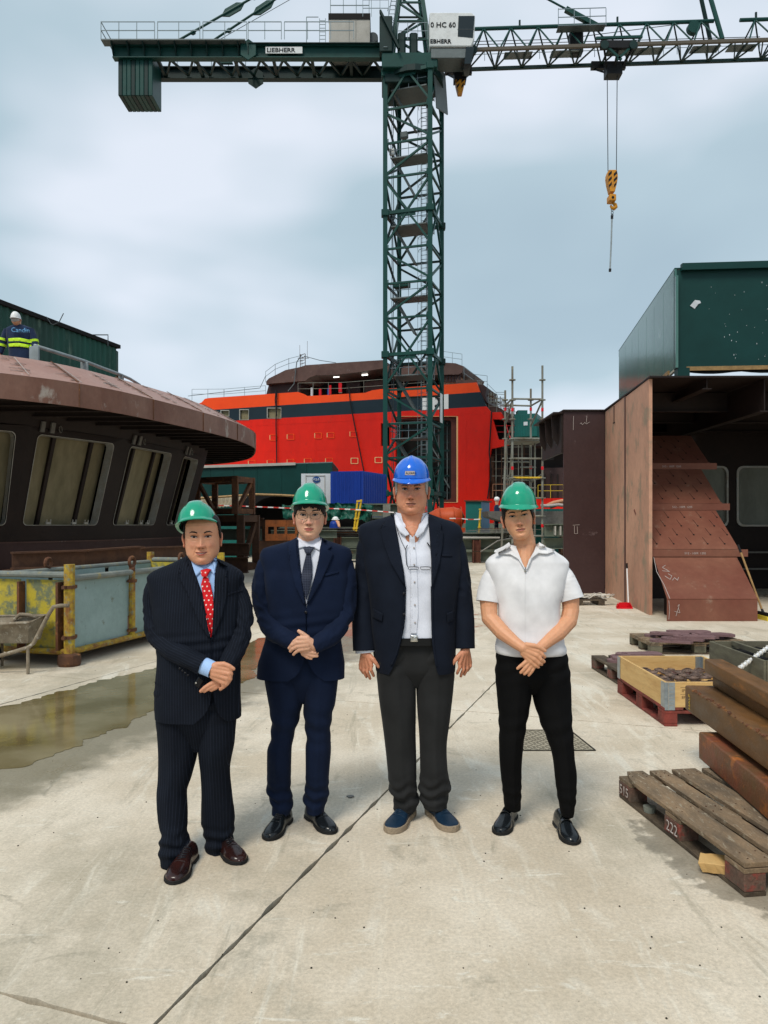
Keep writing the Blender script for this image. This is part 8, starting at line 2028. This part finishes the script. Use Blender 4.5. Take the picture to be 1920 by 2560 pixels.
# ---------------------------------------------------------------- man 2: navy suit, glasses
m2 = Man('young man with glasses in a plain navy suit and dark checked tie', 3.98, 757, 2060, 'four men standing in a row')
K = [(1342, 744, 800, .05, .07, .02), (1350, 730, 814, .06, .08, .02), (1358, 706, 838, .075, .10, .02), (1364, 680, 856, .085, .105, .02), (1373, 656, 876, .095, .11, .02), (1392, 649, 882, .105, .115, .02), (1420, 654, 876, .115, .115, .02), (1450, 660, 872, .125, .115, .01), (1520, 668, 864, .125, .105, 0), (1585, 667, 850, .12, .10, 0), (1630, 655, 856, .12, .11, 0), (1665, 644, 861, .12, .115, 0), (1693, 643, 861, .118, .115, 0)]
O2 = [(1342, 741, 802), (1365, 742, 800), (1400, 746, 796), (1450, 754, 784), (1500, 763, 770), (1515, 765.5, 766), (1600, 764, 766), (1640, 760, 770), (1668, 748, 782), (1682, 736, 796), (1693, 718, 812)]
jk2 = m2.shell('jacket', K, M['suit_navy'], open_=O2, wr=.007, seed=3, extra=lambda ph, py, v: .003 * math.exp(-((py - 1560) / 30) ** 2) * math.sin(py * .22 + 3 * math.cos(ph)))
sh2 = m2.shell('shirt', [(a, b + 5, c - 5, d - .012, e_ - .012, f) for a, b, c, d, e_, f in K if a < 1560], M['shirt_white'], wr=.002, rows=60)
sl1 = m2.sleeve([(700, 1392, .03, 12), (682, 1397, .025, 20), (667, 1415, .02, 24), (656, 1465, .01, 25), (664, 1530, -.02, 25), (684, 1575, -.09, 25), (712, 1594, -.14, 23), (738, 1608, -.165, 21)], M['suit_navy'], .55, seed=2, par=jk2)
sl2 = m2.sleeve([(832, 1397, .03, 12), (848, 1402, .025, 20), (863, 1422, .02, 24), (865, 1475, .01, 25), (859, 1535, -.02, 25), (834, 1582, -.10, 25), (805, 1603, -.155, 23), (781, 1616, -.175, 21)], M['suit_navy'], .55, seed=7, par=jk2)
m2.legs([[(1600, 668, 762, 0), (1690, 662, 760, 0), (1752, 670, 756, 0), (1809, 677, 744, 0), (1842, 677, 735, 0), (1876, 668, 729, -.01), (1930, 667, 726, 0), (1978, 667, 725, .02), (1996, 674, 730, .02), (2012, 679, 731, .02), (2032, 680, 725, .02)],
         [(1600, 756, 852, 0), (1690, 756, 846, 0), (1752, 758, 838, 0), (1809, 761, 827, 0), (1845, 766, 826, 0), (1870, 763, 828, -.01), (1930, 764, 824, 0), (1980, 762, 822, .02), (1996, 758, 821, .02), (2012, 763, 812, .02), (2028, 766, 810, .02)]],
  [(1560, 670, 850, 0), (1680, 664, 850, 0), (1756, 735, 778, 0)], M['suit_navy'], ((0, .102), (.35, .095), (.6, .075), (1, .068)), seed=4, ankle=.008, knee=.004)
shoe(m2, (668, 2104), -14, M['leather_black'], M['sole_black'], w=.050); shoe(m2, (834, 2087), 32, M['leather_black'], M['sole_black'], w=.050)
fl2 = m2.flesh([
 [(772, 1325, .02, .052), (772, 1345, .02, .056), (771, 1385, .03, .060)],
 [(785, 1614, -.18, .027), (768, 1602, -.195, .024)],
 [(768, 1596, -.20, .016), (746, 1596, -.205, .012)], [(768, 1604, -.2, .017), (742, 1606, -.208, .012)], [(768, 1612, -.2, .017), (742, 1616, -.206, .012)], [(770, 1620, -.197, .015), (747, 1625, -.203, .011)],
 [(746, 1596, -.205, .0105), (735, 1604, -.205, .0095), (728, 1613, -.195, .0085)], [(742, 1606, -.208, .0105), (730, 1612, -.206, .0095), (723, 1620, -.196, .0085)], [(742, 1616, -.206, .0105), (731, 1622, -.204, .009), (726, 1628, -.195, .008)], [(747, 1625, -.203, .010), (738, 1631, -.20, .0085), (734, 1636, -.192, .0078)],
 [(768, 1594, -.195, .014), (756, 1584, -.20, .0115), (747, 1578, -.198, .0095)],
 [(738, 1608, -.165, .026), (756, 1622, -.175, .022)],
 [(756, 1624, -.185, .012), (772, 1630, -.19, .0098), (784, 1632, -.188, .009), (793, 1632, -.184, .008)], [(757, 1630, -.182, .012), (772, 1637, -.187, .0095), (783, 1640, -.185, .009), (793, 1640, -.18, .0078)], [(757, 1634, -.18, .011), (768, 1643, -.183, .009), (778, 1646, -.18, .008)]])
hd2, T2, fp2 = make_head(m2, 772.5, 1288, .0, yaw=3, pitch=1, roll=0, jaw=1.03, wid=1.02, chin=.118, old=0, skinm=M['skin_b'], brow=M['brow_black'], browz=.021, eyeh=.0042, hair=[(0, .040), (14, .030), (22, .036), (30, .024), (45, .024), (58, .006), (75, -.002), (90, -.012), (105, -.04), (180, -.09)], hairm=M['hair_black'], fleshes=fl2)
make_hat(m2, T2, .035, -13, M['hat_green'], hw=.092, cy=.016, peak=.03)
gl = None
def spectacles(man, T, fp, rim, w=.026, h_=.0175, name='glasses', full=True):
 g_ = None
 for sd_ in (-1, 1):
  pts = [T(Vector((sd_ * .032 + w * spow(math.cos(a), .7), -.103 + .004 * abs(math.cos(a)), -.003 + h_ * spow(math.sin(a), .7)))) for a in [2 * math.pi * q / 28 for q in range(28)]]
  m = MB(); m.tube(pts, .0009, 6, closed=True); m.smooth = True; o = m.build(name, rim, man.root) if g_ is None else m.build('rim', rim, g_)
  if g_ is None: g_ = o
  m = MB(); m.add(pts + [sum(pts, Vector()) / 28], [(k, (k + 1) % 28, 28) for k in range(28)]); m.build('lens', M['lens'], g_)
  m = MB(); m.tube([T(Vector((sd_ * .058, -.099, .003))), T(Vector((sd_ * .072, -.085, .004))), T(Vector((sd_ * .082, .0, .0)))], .0012, 6); m.build('temple', rim, g_)
 m = MB(); m.tube([T(Vector((-.007, -.105, .0))), T(Vector((0, -.107, .003))), T(Vector((.007, -.105, .0)))], .0011, 6); m.build('bridge', rim, g_)
 return g_
spectacles(m2, T2, fp2, M['wireframe'])
m2.target([jk2, sh2, sl1, sl2], [fl2])
collar_ring(m2, [(1376, 738, 804, .074, .08, .02, 14, 14), (1358, 739, 803, .068, .074, .02, 38, 38), (1343, 741, 802, .064, .072, .02, 64, 64)], M['shirt_white'], par=sh2)
m2.patch('shirt_front', [(742, 1352), (771, 1372), (800, 1352), (797, 1390), (782, 1460), (766, 1512), (752, 1450), (744, 1390)], M['shirt_white'], .001, .003, dyf=-.11, par=sh2)
m2.patch('collar_leaf', [(740, 1345), (748, 1353), (764, 1367), (745, 1372), (741, 1360)], M['shirt_white'], .008, .004, dyf=-.09, par=sh2); m2.patch('collar_leaf', [(802, 1345), (795, 1354), (779, 1367), (798, 1377), (801, 1362)], M['shirt_white'], .008, .004, dyf=-.09, par=sh2)
m2.patch('tie', [(756, 1369), (771, 1366), (785, 1369), (779, 1378), (775, 1385), (764, 1385), (760, 1378)], M['tie_dark'], .013, .010, dyf=-.11)
m2.patch('tie', [(764, 1384), (775, 1384), (779, 1410), (780, 1440), (774, 1475), (766, 1500), (758, 1475), (752, 1440), (758, 1410)], M['tie_dark'], .010, .005, dyf=-.12)
m2.patch('lapel', [(737, 1346), (742, 1352), (744, 1380), (751, 1430), (760, 1480), (765.5, 1514), (760, 1510), (740, 1470), (722, 1410), (717, 1378), (727, 1370), (716, 1366)], M['suit_navy'], .007, .006, dyf=-.12, par=jk2)
m2.patch('lapel', [(805, 1346), (801, 1354), (798, 1384), (786, 1440), (772, 1490), (766, 1514), (776, 1500), (800, 1460), (822, 1410), (832, 1385), (818, 1374), (828, 1368), (818, 1356)], M['suit_navy'], .007, .006, dyf=-.12, par=jk2)
m2.patch('breast_pocket', [(811, 1435), (845, 1428), (846, 1433), (812, 1441)], M['suit_navy'], .003, .004, dyf=-.12, par=jk2)
m2.target([jk2]); m2.disc('button', 764, 1531, 4, M['button'], jk2); edge(m2, 'front_edge', [(765.5, 1516), (765, 1570), (763, 1620), (758, 1645)], 2.0, M['suit_navy'], .003, jk2)

# ---------------------------------------------------------------- man 3: blue helmet, open blazer
m3 = Man('tall older man in a blue helmet and open navy blazer over a white shirt', 4.06, 1030, 2050, 'four men standing in a row')
K = [(1280, 996, 1062, .055, .07, .02), (1288, 976, 1084, .065, .085, .02), (1297, 950, 1108, .08, .10, .02), (1305, 920, 1135, .09, .11, .02), (1316, 901, 1152, .105, .12, .02), (1336, 897, 1158, .115, .125, .02), (1368, 902, 1153, .13, .13, .02), (1410, 908, 1152, .145, .13, .01), (1500, 922, 1142, .15, .125, 0), (1580, 926, 1136, .15, .12, 0), (1640, 934, 1138, .145, .12, 0), (1662, 938, 1138, .142, .12, 0), (1676, 940, 1137, .14, .12, 0)]
O3 = [(1280, 984, 1072), (1310, 988, 1072), (1350, 996, 1076), (1400, 1004, 1078), (1466, 1013, 1078), (1544, 1012, 1079), (1590, 1004, 1080), (1640, 990, 1086), (1665, 979, 1091), (1676, 973, 1096)]
jk3 = m3.shell('blazer', K, M['blazer'], open_=O3, wr=.008, seed=6)
sh3 = m3.shell('shirt', [(a, b + 4, c - 4, d - .014, e_ - .012, f) for a, b, c, d, e_, f in K if a < 1590] + [(1592, 930, 1130, .136, .10, 0)], M['shirt_oxford'], wr=.0035, wf=10, rows=80)
sl1 = m3.sleeve([(952, 1344, .03, 14), (932, 1348, .025, 22), (919, 1370, .02, 26), (914, 1430, .02, 26), (909, 1490, .01, 26), (908, 1550, -.01, 27), (910, 1626, -.03, 28)], M['blazer'], .55, wr=.009, seed=3, par=jk3)
sl2 = m3.sleeve([(1104, 1344, .03, 14), (1122, 1348, .025, 22), (1137, 1370, .02, 26), (1146, 1430, .02, 26), (1154, 1490, .01, 26), (1160, 1550, -.01, 26), (1162, 1621, -.03, 25)], M['blazer'], .55, wr=.009, seed=8, par=jk3)
m3.sleeve([(910, 1600, -.025, 24.5), (913, 1631, -.03, 24.5)], M['shirt_oxford'], .9, wr=.001, name='shirt_cuff', par=sh3)
m3.legs([[(1590, 936, 1042, 0), (1665, 939, 1041, 0), (1712, 943, 1039.5, 0), (1790, 953, 1039, 0), (1870, 961, 1039, 0), (1925, 967, 1039, 0), (1976, 974, 1041, .01), (1998, 985, 1048, .02), (2021, 984, 1040, .02)],
         [(1590, 1034, 1138, 0), (1665, 1036, 1137, 0), (1712, 1040, 1134, 0), (1790, 1045, 1125, 0), (1870, 1050, 1118, 0), (1925, 1052, 1120, 0), (1966, 1047, 1126, .01), (1990, 1048, 1120, .02), (2016, 1058, 1117, .02)]],
  [(1588, 938, 1136, 0), (1680, 940, 1136, 0), (1716, 1000, 1078, 0)], M['trouser_grey'], ((0, .112), (.35, .11), (.7, .09), (1, .085)), seed=9, ankle=.009)
shoe(m3, (974, 2086), -23, M['leather_blue'], M['sole_tan'], L_=.30, w=.056, kind='sneaker'); shoe(m3, (1136, 2082), 21, M['leather_blue'], M['sole_tan'], L_=.30, w=.056, kind='sneaker')
fl3 = m3.flesh([[(1028, 1240, .01, .066), (1028, 1268, .0, .074), (1029, 1290, .0, .076), (1030, 1325, .01, .082)], [(1029, 1300, -.01, .060), (1030, 1345, -.04, .060)]] + hand_hang(914, 1634, 1, -.045) + hand_hang(1163, 1628, -1, -.045))
hd3, T3, fp3 = make_head(m3, 1027.5, 1223, -.03, yaw=-4, pitch=1, roll=0, sc=1.04, jaw=1.2, wid=1.03, chin=.124, old=1, skinm=M['skin_c'], brow=M['brow_grey'], browz=.016, eyeh=.0036, eyew=.013, hair=[(0, .09), (40, .085), (54, .05), (64, -.012), (84, -.03), (94, -.006), (104, -.03), (180, -.075)], hairm=M['hair_grey'], nose=1.1, earout=.004, fleshes=fl3)
ht3, U3 = make_hat(m3, T3, .045, 3, M['hat_blue'], hw=.090, fr=.128, bk=.128, hgt=.125, style=1, peak=.038, brim=.010, cy=.012)
m = MB(); q = [U3(Vector((x, -.118 - .02 * 0 + abs(x) * .10 + (z - .03) * .55, z))) for x, z in ((-.024, .030), (.024, .030), (.024, .050), (-.024, .050))]
nv = (q[1] - q[0]).cross(q[3] - q[0]).normalized(); nv = nv if nv.y < 0 else -nv
def on_hat(o, px, py):
 off = wloc(o); bv = BVHTree.FromPolygons([v.co + off for v in o.data.vertices], [tuple(p.vertices) for p in o.data.polygons]); a = P(px, py, 3); e0 = Vector((0, 0, H)); return bv.ray_cast(e0, (a - e0).normalized())[0]
q = [on_hat(ht3, x, y) for x, y in ((1012.5, 1188), (1037.5, 1188), (1037, 1178), (1013, 1178))]; nv = (q[1] - q[0]).cross(q[3] - q[0]).normalized(); nv = nv if nv.y < 0 else -nv
m = MB(); m.prism([p + nv * .0045 for p in q], -nv * .004); st = m.build('name_sticker', M['chalk'], ht3)
text_obj('ALVARO', 'lettering', M['black'], st, q[0] + nv * .0048 + (q[1] - q[0]) * .08 + (q[3] - q[0]) * .22, q[1] - q[0], q[3] - q[0], .0155, .0006, .015, sx=.92)
m3.target([jk3, sh3], [fl3])
collar_ring(m3, [(1318, 984, 1074, .094, .095, .02, 24, 24), (1298, 985, 1072, .092, .088, .02, 30, 30), (1281, 989, 1068, .088, .082, .02, 42, 42)], M['shirt_oxford'], par=sh3)
# open neck: skin seen in the V
m3.patch('chest', [(1012, 1318), (1030, 1312), (1048, 1318), (1041, 1330), (1031, 1343), (1021, 1330)], M['skin_c'], .004, .002, dyf=-.10, par=hd3)
m3.patch('collar_leaf', [(986, 1281), (994, 1292), (1008, 1313), (1024, 1336), (1014, 1341), (1000, 1331), (989, 1310)], M['shirt_oxford'], .012, .005, dyf=-.09, par=sh3); m3.patch('collar_leaf', [(1071, 1281), (1062, 1294), (1048, 1315), (1036, 1338), (1044, 1345), (1058, 1332), (1071, 1308)], M['shirt_oxford'], .012, .005, dyf=-.09, par=sh3)
edge(m3, 'placket', [(1030, 1338), (1034, 1400), (1037, 1470), (1038, 1540), (1034, 1584)], 14, M['shirt_oxford'], .003, sh3)
for y in (1370, 1412, 1455, 1512, 1556): m3.disc('shirt_button', 1036 + (y - 1412) * .01, y, 2.2, M['chalk'], sh3, off=.008)
m3.patch('lapel', [(980, 1285), (986, 1296), (990, 1330), (1001, 1380), (1010, 1430), (1014, 1466), (1002, 1450), (978, 1410), (958, 1360), (950, 1322), (967, 1316), (960, 1306)], M['blazer'], .008, .006, dyf=-.13, par=jk3)
m3.patch('lapel', [(1076, 1285), (1072, 1300), (1075, 1340), (1078, 1400), (1078, 1466), (1082, 1462), (1098, 1410), (1108, 1360), (1109, 1330), (1096, 1318), (1106, 1310), (1092, 1294)], M['blazer'], .008, .006, dyf=-.13, par=jk3)
edge(m3, 'front_edge', [(1013, 1466), (1011, 1544), (1001, 1595), (988, 1640), (978, 1664)], 5, M['blazer'], .004, jk3); edge(m3, 'front_edge', [(1079, 1466), (1080, 1544), (1082, 1595), (1087, 1640), (1092, 1666)], 5, M['blazer'], .004, jk3)
m3.patch('pocket_flap', [(932, 1523), (957, 1533), (955, 1554), (931, 1546)], M['blazer'], .004, .005, dyf=-.12, par=jk3); m3.patch('pocket_flap', [(1117, 1533), (1134, 1529), (1136, 1553), (1120, 1558)], M['blazer'], .004, .005, dyf=-.12, par=jk3)
m3.patch('breast_pocket', [(1106, 1386), (1132, 1388), (1132, 1392), (1106, 1391)], M['blazer'], .003, .004, dyf=-.13, par=jk3)
for y in (1483, 1535): m3.disc('button', 1010, y, 4, M['button'], jk3, off=.009)
bl3 = m3.shell('belt', [(1586, 940, 1126, .142, .105, 0), (1604, 940, 1128, .143, .107, 0)], M['belt'], rows=4, wr=0)
m3.target([bl3]); mm = m3.patch('buckle', [(1026, 1587), (1044, 1587), (1044, 1590), (1029, 1590), (1029, 1601), (1044, 1601), (1044, 1604), (1026, 1604)], M['buckle'], .003, .003, bl3, -.14)
# spectacles hanging on a cord
m3.target([sh3, jk3]); sp = thing('spectacles', 'black reading spectacles hanging from a neck cord on the white shirt of the older man', 'spectacles', m3.W(1040, 1420, -.17))
def onsh(x, y, o_=.010): p = P(x, y, m3.Y - .14); h = m3.bvh.ray_cast(Vector((p.x, p.y - 1, p.z)), Vector((0, 1, 0)))[0]; return Vector((p.x, (h.y if h else p.y) - o_, p.z))
m = MB(); m.tube([onsh(x, y) for x, y in ((992, 1318), (997, 1335), (1005, 1355), (1014, 1374))], .0014, 6); m.build('cord', M['wire_black'], sp)
m = MB(); m.tube([onsh(x, y, .012) for x, y in ((1019, 1363), (1015, 1372), (1015, 1390), (1017, 1412), (1020, 1417))], .0022, 6); m.tube([onsh(1069, 1357, .010), onsh(1074, 1364, .008), onsh(1079, 1369, .012)], .003, 6); m.build('temple', M['wire_black'], sp)
for c in (1034, 1064):
 m = MB(); m.tube([onsh(c + 13 * spow(math.cos(a), .6), 1420.5 + 3.6 * spow(math.sin(a), .6), .014) for a in [2 * math.pi * q / 20 for q in range(20)]], .0012, 6, closed=True); m.tube([onsh(c - 13, 1417.5, .014), onsh(c, 1417.2, .014), onsh(c + 13, 1418, .014)], .002, 6); m.build('rim', M['wire_black'], sp)

# ---------------------------------------------------------------- man 4: white polo
m4 = Man('young man in a white short-sleeved zip polo and black trousers', 3.97, 1325, 2080, 'four men standing in a row')
K = [(1366, 1272, 1360, .05, .07, .02), (1374, 1256, 1380, .06, .085, .02), (1384, 1238, 1396, .075, .095, .02), (1395, 1222, 1412, .085, .105, .02), (1408, 1214, 1421, .098, .11, .02), (1445, 1224, 1414, .112, .115, .01), (1480, 1236, 1405, .118, .112, .005), (1510, 1246, 1398, .120, .11, 0), (1560, 1247, 1401, .118, .105, 0), (1608, 1240, 1412, .130, .12, 0), (1622, 1238, 1417, .134, .125, 0), (1633, 1240, 1416, .131, .122, 0)]
O4 = [(1366, 1290, 1345), (1380, 1296, 1334), (1400, 1304, 1322), (1420, 1311.5, 1314.5), (1430, 1313, 1313.3), (1633, 1313, 1313.3)]
pl4 = m4.shell('polo_shirt', K, M['polo'], open_=O4, wr=.0055, wf=8, seed=12, extra=lambda ph, py, v: -.006 * math.exp(-((py - 1634) / 3) ** 2) + .003 * math.exp(-((py - 1600) / 22) ** 2) * math.sin(3 * ph + py * .1))
sk4 = m4.shell('inner_chest', [(a, b + 4, c - 4, d - .010, e_ - .01, f) for a, b, c, d, e_, f in K if a < 1460], M['skin_d'], wr=.001, rows=40)
sl1 = m4.sleeve([(1262, 1420, .03, 12), (1246, 1424, .025, 20), (1232, 1444, .02, 25), (1223, 1475, .01, 28), (1219, 1505, .0, 29)], M['polo'], .6, wr=.003, seed=3, par=pl4)
sl2 = m4.sleeve([(1376, 1416, .03, 12), (1391, 1420, .025, 20), (1406, 1440, .02, 26), (1418, 1470, .01, 30), (1427, 1500, .0, 33)], M['polo'], .6, wr=.003, seed=5, par=pl4)
m4.legs([[(1612, 1246, 1336, 0), (1690, 1239, 1334, 0), (1726, 1243, 1329, 0), (1802, 1248, 1316, 0), (1871, 1249, 1307, 0), (1925, 1251, 1303, .01), (1975, 1256, 1303, .02), (2021, 1262, 1301, .03)],
         [(1612, 1322, 1410, 0), (1690, 1326, 1424, 0), (1726, 1330, 1427, 0), (1802, 1352, 1430, -.02), (1889, 1381, 1434, -.05), (1943, 1387, 1441, -.07), (1990, 1394, 1440, -.08), (2036, 1403, 1433, -.07)]],
  [(1612, 1248, 1408, 0), (1690, 1240, 1423, 0), (1732, 1300, 1360, 0)], M['trouser_black'], ((0, .108), (.35, .10), (.7, .075), (1, .055)), seed=2, ankle=.003, knee=.003)
shoe(m4, (1246, 2090), -24, M['leather_black'], M['sole_black'], w=.050, kind='monk'); shoe(m4, (1436, 2115), 3, M['leather_black'], M['sole_black'], w=.050, kind='monk')
fl4 = m4.flesh([
 [(1305, 1325, .0, .055), (1311, 1355, .01, .057), (1315, 1400, .02, .066)], [(1313, 1375, -.01, .045), (1314, 1430, -.04, .05)],
 [(1221, 1490, .0, .047), (1222, 1520, -.01, .044), (1224, 1545, -.03, .042), (1255, 1580, -.10, .040), (1290, 1608, -.16, .029), (1308, 1620, -.185, .026)],
 [(1426, 1490, .0, .047), (1427, 1525, -.01, .044), (1422, 1552, -.03, .043), (1396, 1582, -.09, .040), (1368, 1605, -.14, .030), (1348, 1622, -.165, .026), (1334, 1640, -.17, .026)],
 [(1310, 1616, -.19, .017), (1345, 1628, -.20, .0125)], [(1310, 1624, -.19, .018), (1342, 1638, -.203, .0125)], [(1310, 1630, -.188, .018), (1336, 1648, -.20, .0125)], [(1308, 1634, -.185, .016), (1328, 1655, -.195, .0115)],
 [(1345, 1628, -.20, .0105), (1356, 1636, -.20, .0098), (1362, 1642, -.19, .0085)], [(1342, 1638, -.203, .0105), (1352, 1648, -.202, .0095), (1360, 1654, -.19, .0085)], [(1336, 1648, -.2, .0105), (1347, 1658, -.198, .0095), (1354, 1661, -.188, .0082)], [(1328, 1655, -.195, .010), (1338, 1664, -.194, .0088), (1346, 1668, -.186, .0078)],
 [(1316, 1612, -.195, .014), (1336, 1614, -.205, .0115), (1350, 1619, -.205, .010), (1363, 1627, -.20, .0085)],
 [(1334, 1645, -.172, .022), (1322, 1655, -.18, .018)],
 [(1322, 1648, -.188, .012), (1308, 1660, -.192, .0098), (1300, 1666, -.190, .009), (1294, 1671, -.186, .008)], [(1326, 1655, -.186, .012), (1314, 1668, -.19, .0098), (1307, 1676, -.188, .009), (1302, 1681, -.184, .008)], [(1331, 1660, -.184, .012), (1322, 1674, -.188, .0098), (1316, 1681, -.186, .0088), (1311, 1685, -.182, .0078)], [(1337, 1662, -.182, .011), (1331, 1676, -.184, .0092), (1326, 1683, -.182, .0085), (1322, 1688, -.178, .0075)]])
hd4, T4, fp4 = make_head(m4, 1296.5, 1289.5, -.01, yaw=-7, pitch=-4, roll=-8, jaw=.98, wid=.98, chin=.118, old=0, skinm=M['skin_d'], brow=M['brow_black'], browz=.018, eyeh=.0034, hair=[(0, .045), (20, .040), (45, .030), (60, .004), (74, -.012), (86, -.022), (104, -.04), (180, -.10)], hairm=M['hair_black'], fleshes=fl4, earout=.002)
make_hat(m4, T4, .046, 3, M['hat_green'], roll=8, hw=.094, cy=.010, peak=.032, cx=.010, hgt=.130)
m4.target([pl4, sk4], [fl4])
collar_ring(m4, [(1398, 1254, 1378, .085, .09, .02, 26, 26), (1382, 1264, 1368, .078, .085, .02, 34, 34), (1362, 1278, 1350, .066, .074, .02, 48, 48)], M['polo'], par=pl4)
for pts in ([(1276, 1356), (1262, 1366), (1240, 1376), (1238, 1381), (1258, 1387), (1279, 1387), (1297, 1398), (1310, 1422), (1313, 1424), (1303, 1400), (1290, 1386), (1281, 1370)], [(1352, 1356), (1358, 1360), (1372, 1368), (1391, 1375), (1392, 1380), (1370, 1386), (1348, 1384), (1331, 1396), (1317, 1422), (1314, 1424), (1323, 1400), (1338, 1380), (1345, 1368)]):
 m4.patch('collar_leaf', pts, M['polo'], .010, .006, dyf=-.09, par=pl4, res=.010)
m4.patch('zip_pull', [(1311, 1418), (1316, 1418), (1316.5, 1430), (1311.5, 1430)], M['buckle'], .008, .003, dyf=-.11, par=pl4)
m4.patch('zip_pull', [(1312.5, 1421), (1314.8, 1421), (1314.8, 1426), (1312.5, 1426)], M['button'], .012, .001, dyf=-.11, par=pl4)

# ---------------------------------------------------------------- workers
wk = Man('worker in a navy hi-vis coverall standing with his back turned on the brown roof', 15.8, 50, 905)
wk.root.location = (wk.root.location.x, 15.8, 4.15)
tw = wk.shell('coverall', [(812, 36, 58, .06, .08, 0), (816, 26, 68, .09, .11, 0), (822, 15, 80, .11, .13, 0), (840, 16, 80, .13, .15, 0), (865, 22, 78, .13, .14, 0), (880, 24, 80, .13, .14, 0), (912, 24, 82, .14, .15, 0), (960, 26, 82, .12, .12, 0)], M['coverall'], rows=60, n=48, wr=.01, wf=5)
w1 = wk.sleeve([(18, 824, 0, 8), (12, 842, 0, 9), (5, 865, 0, 9), (-1, 885, -.05, 7)], M['coverall'], par=tw, wr=.008); w2 = wk.sleeve([(77, 824, 0, 8), (83, 842, 0, 9), (86, 862, -.03, 8.5), (88, 876, -.1, 7)], M['coverall'], par=tw, wr=.008)
wk.target([tw])
for y in (845, 858): wk.patch('hivis_band', [(20, y + 1), (50, y), (78, y + 4), (79, y + 12), (50, y + 9), (21, y + 9)], M['hivis'], .012, .006, tw, -.13, .05)
for y in (851.5, ): wk.patch('dark_band', [(20, y + 3), (50, y + 2), (78, y + 6), (78, y + 8.5), (50, y + 5), (21, y + 5.5)], M['coverall'], .022, .004, tw, -.13, .05)
for c, sgn in (((8, 846), 1), ((5.5, 860), 1), ((84.5, 850), -1), ((86, 862), -1)):
 p = wk.W(c[0], c[1], -.0); m = MB(); q = wk.W(c[0] - 1.2 * sgn, c[1] + 6, -.0); m.tube([p, q], .089, 16); m.build('hivis_band', M['hivis'], tw)
text_obj('Candin', 'back_print', M['logo_pale'], tw, P(28, 830, 15.62), (1, -.0, -.04), (0, 0, 1), .135, .01, .004)
flw = wk.flesh([[(45, 800, 0, .055), (46, 818, 0, .06)], [(89, 876, -.1, .035), (90, 884, -.14, .045)], [(-1, 885, -.05, .035), (-2, 896, -.06, .04)]], .012)
hdw, Tw, _f = make_head(wk, 45, 803, .08, yaw=180, skinm=M['skin_d'], brow=M['brow_black'], hair=[(0, .05), (60, .03), (90, -.01), (180, -.06)], hairm=M['hair_grey'], fleshes=flw)
make_hat(wk, Tw, .02, 0, M['hat_white'], hgt=.145)
lg = wk.shell('trouser_legs', [(950, 26, 82, .12, .12, 0), (1005, 30, 78, .10, .10, 0)], M['coverall'], rows=8, n=32, par=tw)
w3 = Man('crouching worker in blue with a white helmet among the beams below the green tarpaulin', 30.6, 836, 1318)
w3.shell('jacket', [(1301, 834, 842, .1, .12, 0), (1304, 828, 846, .2, .25, 0), (1310, 825, 848, .25, .3, 0), (1320, 824, 848, .25, .3, 0)], M['blue_cont'], rows=12, n=24, wr=.02, wf=3)
f3_ = w3.flesh([[(838, 1298, -.05, .10), (838, 1304, 0, .09), (845, 1306, -.2, .07), (848, 1316, -.3, .05)]], .02); m = MB(); m.add(*f3_); m.smooth = True; m.build('body', M['skin_d'], w3.root)
m = MB(); c = w3.W(838.5, 1298, 0); m.ell(c, .13, .16, .11, 20, 12); m.tube([c + Vector((.15 * math.cos(q * .4), .17 * math.sin(q * .4), -.02)) for q in range(16)], .018, 6, closed=True); m.smooth = True; m.build('hard_hat', M['hat_white'], w3.root)
w4 = Man('worker in dark trousers with reflective ankle bands, mostly hidden behind the grey wedge plate', 34.8, 1240, 1334)
w4.legs([[(1296, 1236, 1242, 0), (1316, 1236, 1241, 0), (1334, 1233, 1239, 0)], [(1296, 1240, 1246, 0), (1316, 1241, 1246, 0), (1334, 1245, 1250, 0)]], [(1285, 1236, 1248, 0), (1300, 1237, 1246, 0)], M['coverall'], ((0, .12), (1, .08)))
w4.shell('jacket', [(1262, 1240, 1244, .08, .1, 0), (1266, 1235, 1250, .12, .14, 0), (1296, 1235, 1249, .13, .14, 0)], M['coverall'], rows=10, n=24)
for x, y in ((1236, 1325), (1247.5, 1325), (1238.5, 1306), (1238.5, 1310)):
 m = MB(); c = w4.W(x, y, 0); m.tube([c - Vector((0, 0, .025)), c + Vector((0, 0, .025))], .095, 12); m.build('reflective_band', M['hivis'] if y > 1315 else M['reflect'], w4.root)
for x, s_ in ((1235, -1), (1248, 1)):
 m = MB(); c = w4.W(x, 1335, -.05); m.ell(c + Vector((s_ * .05, -.03, 0)), .13, .10, .05, 12, 8); m.smooth = True; m.build('boot', M['yellow'], w4.root)
f4_ = w4.flesh([[(1242, 1250, 0, .10), (1242, 1262, 0, .07)]], .02); m = MB(); m.add(*f4_); m.build('body', M['skin_d'], w4.root)
m = MB(); m.ell(w4.W(1242, 1248, 0), .13, .15, .12, 16, 10); m.smooth = True; m.build('hard_hat', M['hat_white'], w4.root)
m = MB(); wp4 = w4.W(1242, 1337, 0); m.box(wp4.x - .8, 34.2, 0, wp4.x + .9, 35.6, H + (HY - 1337) / FL * 34.8); tag(m.build('work_step', M['i_green']), 'low grey-green step the half-hidden worker stands on', 'step')
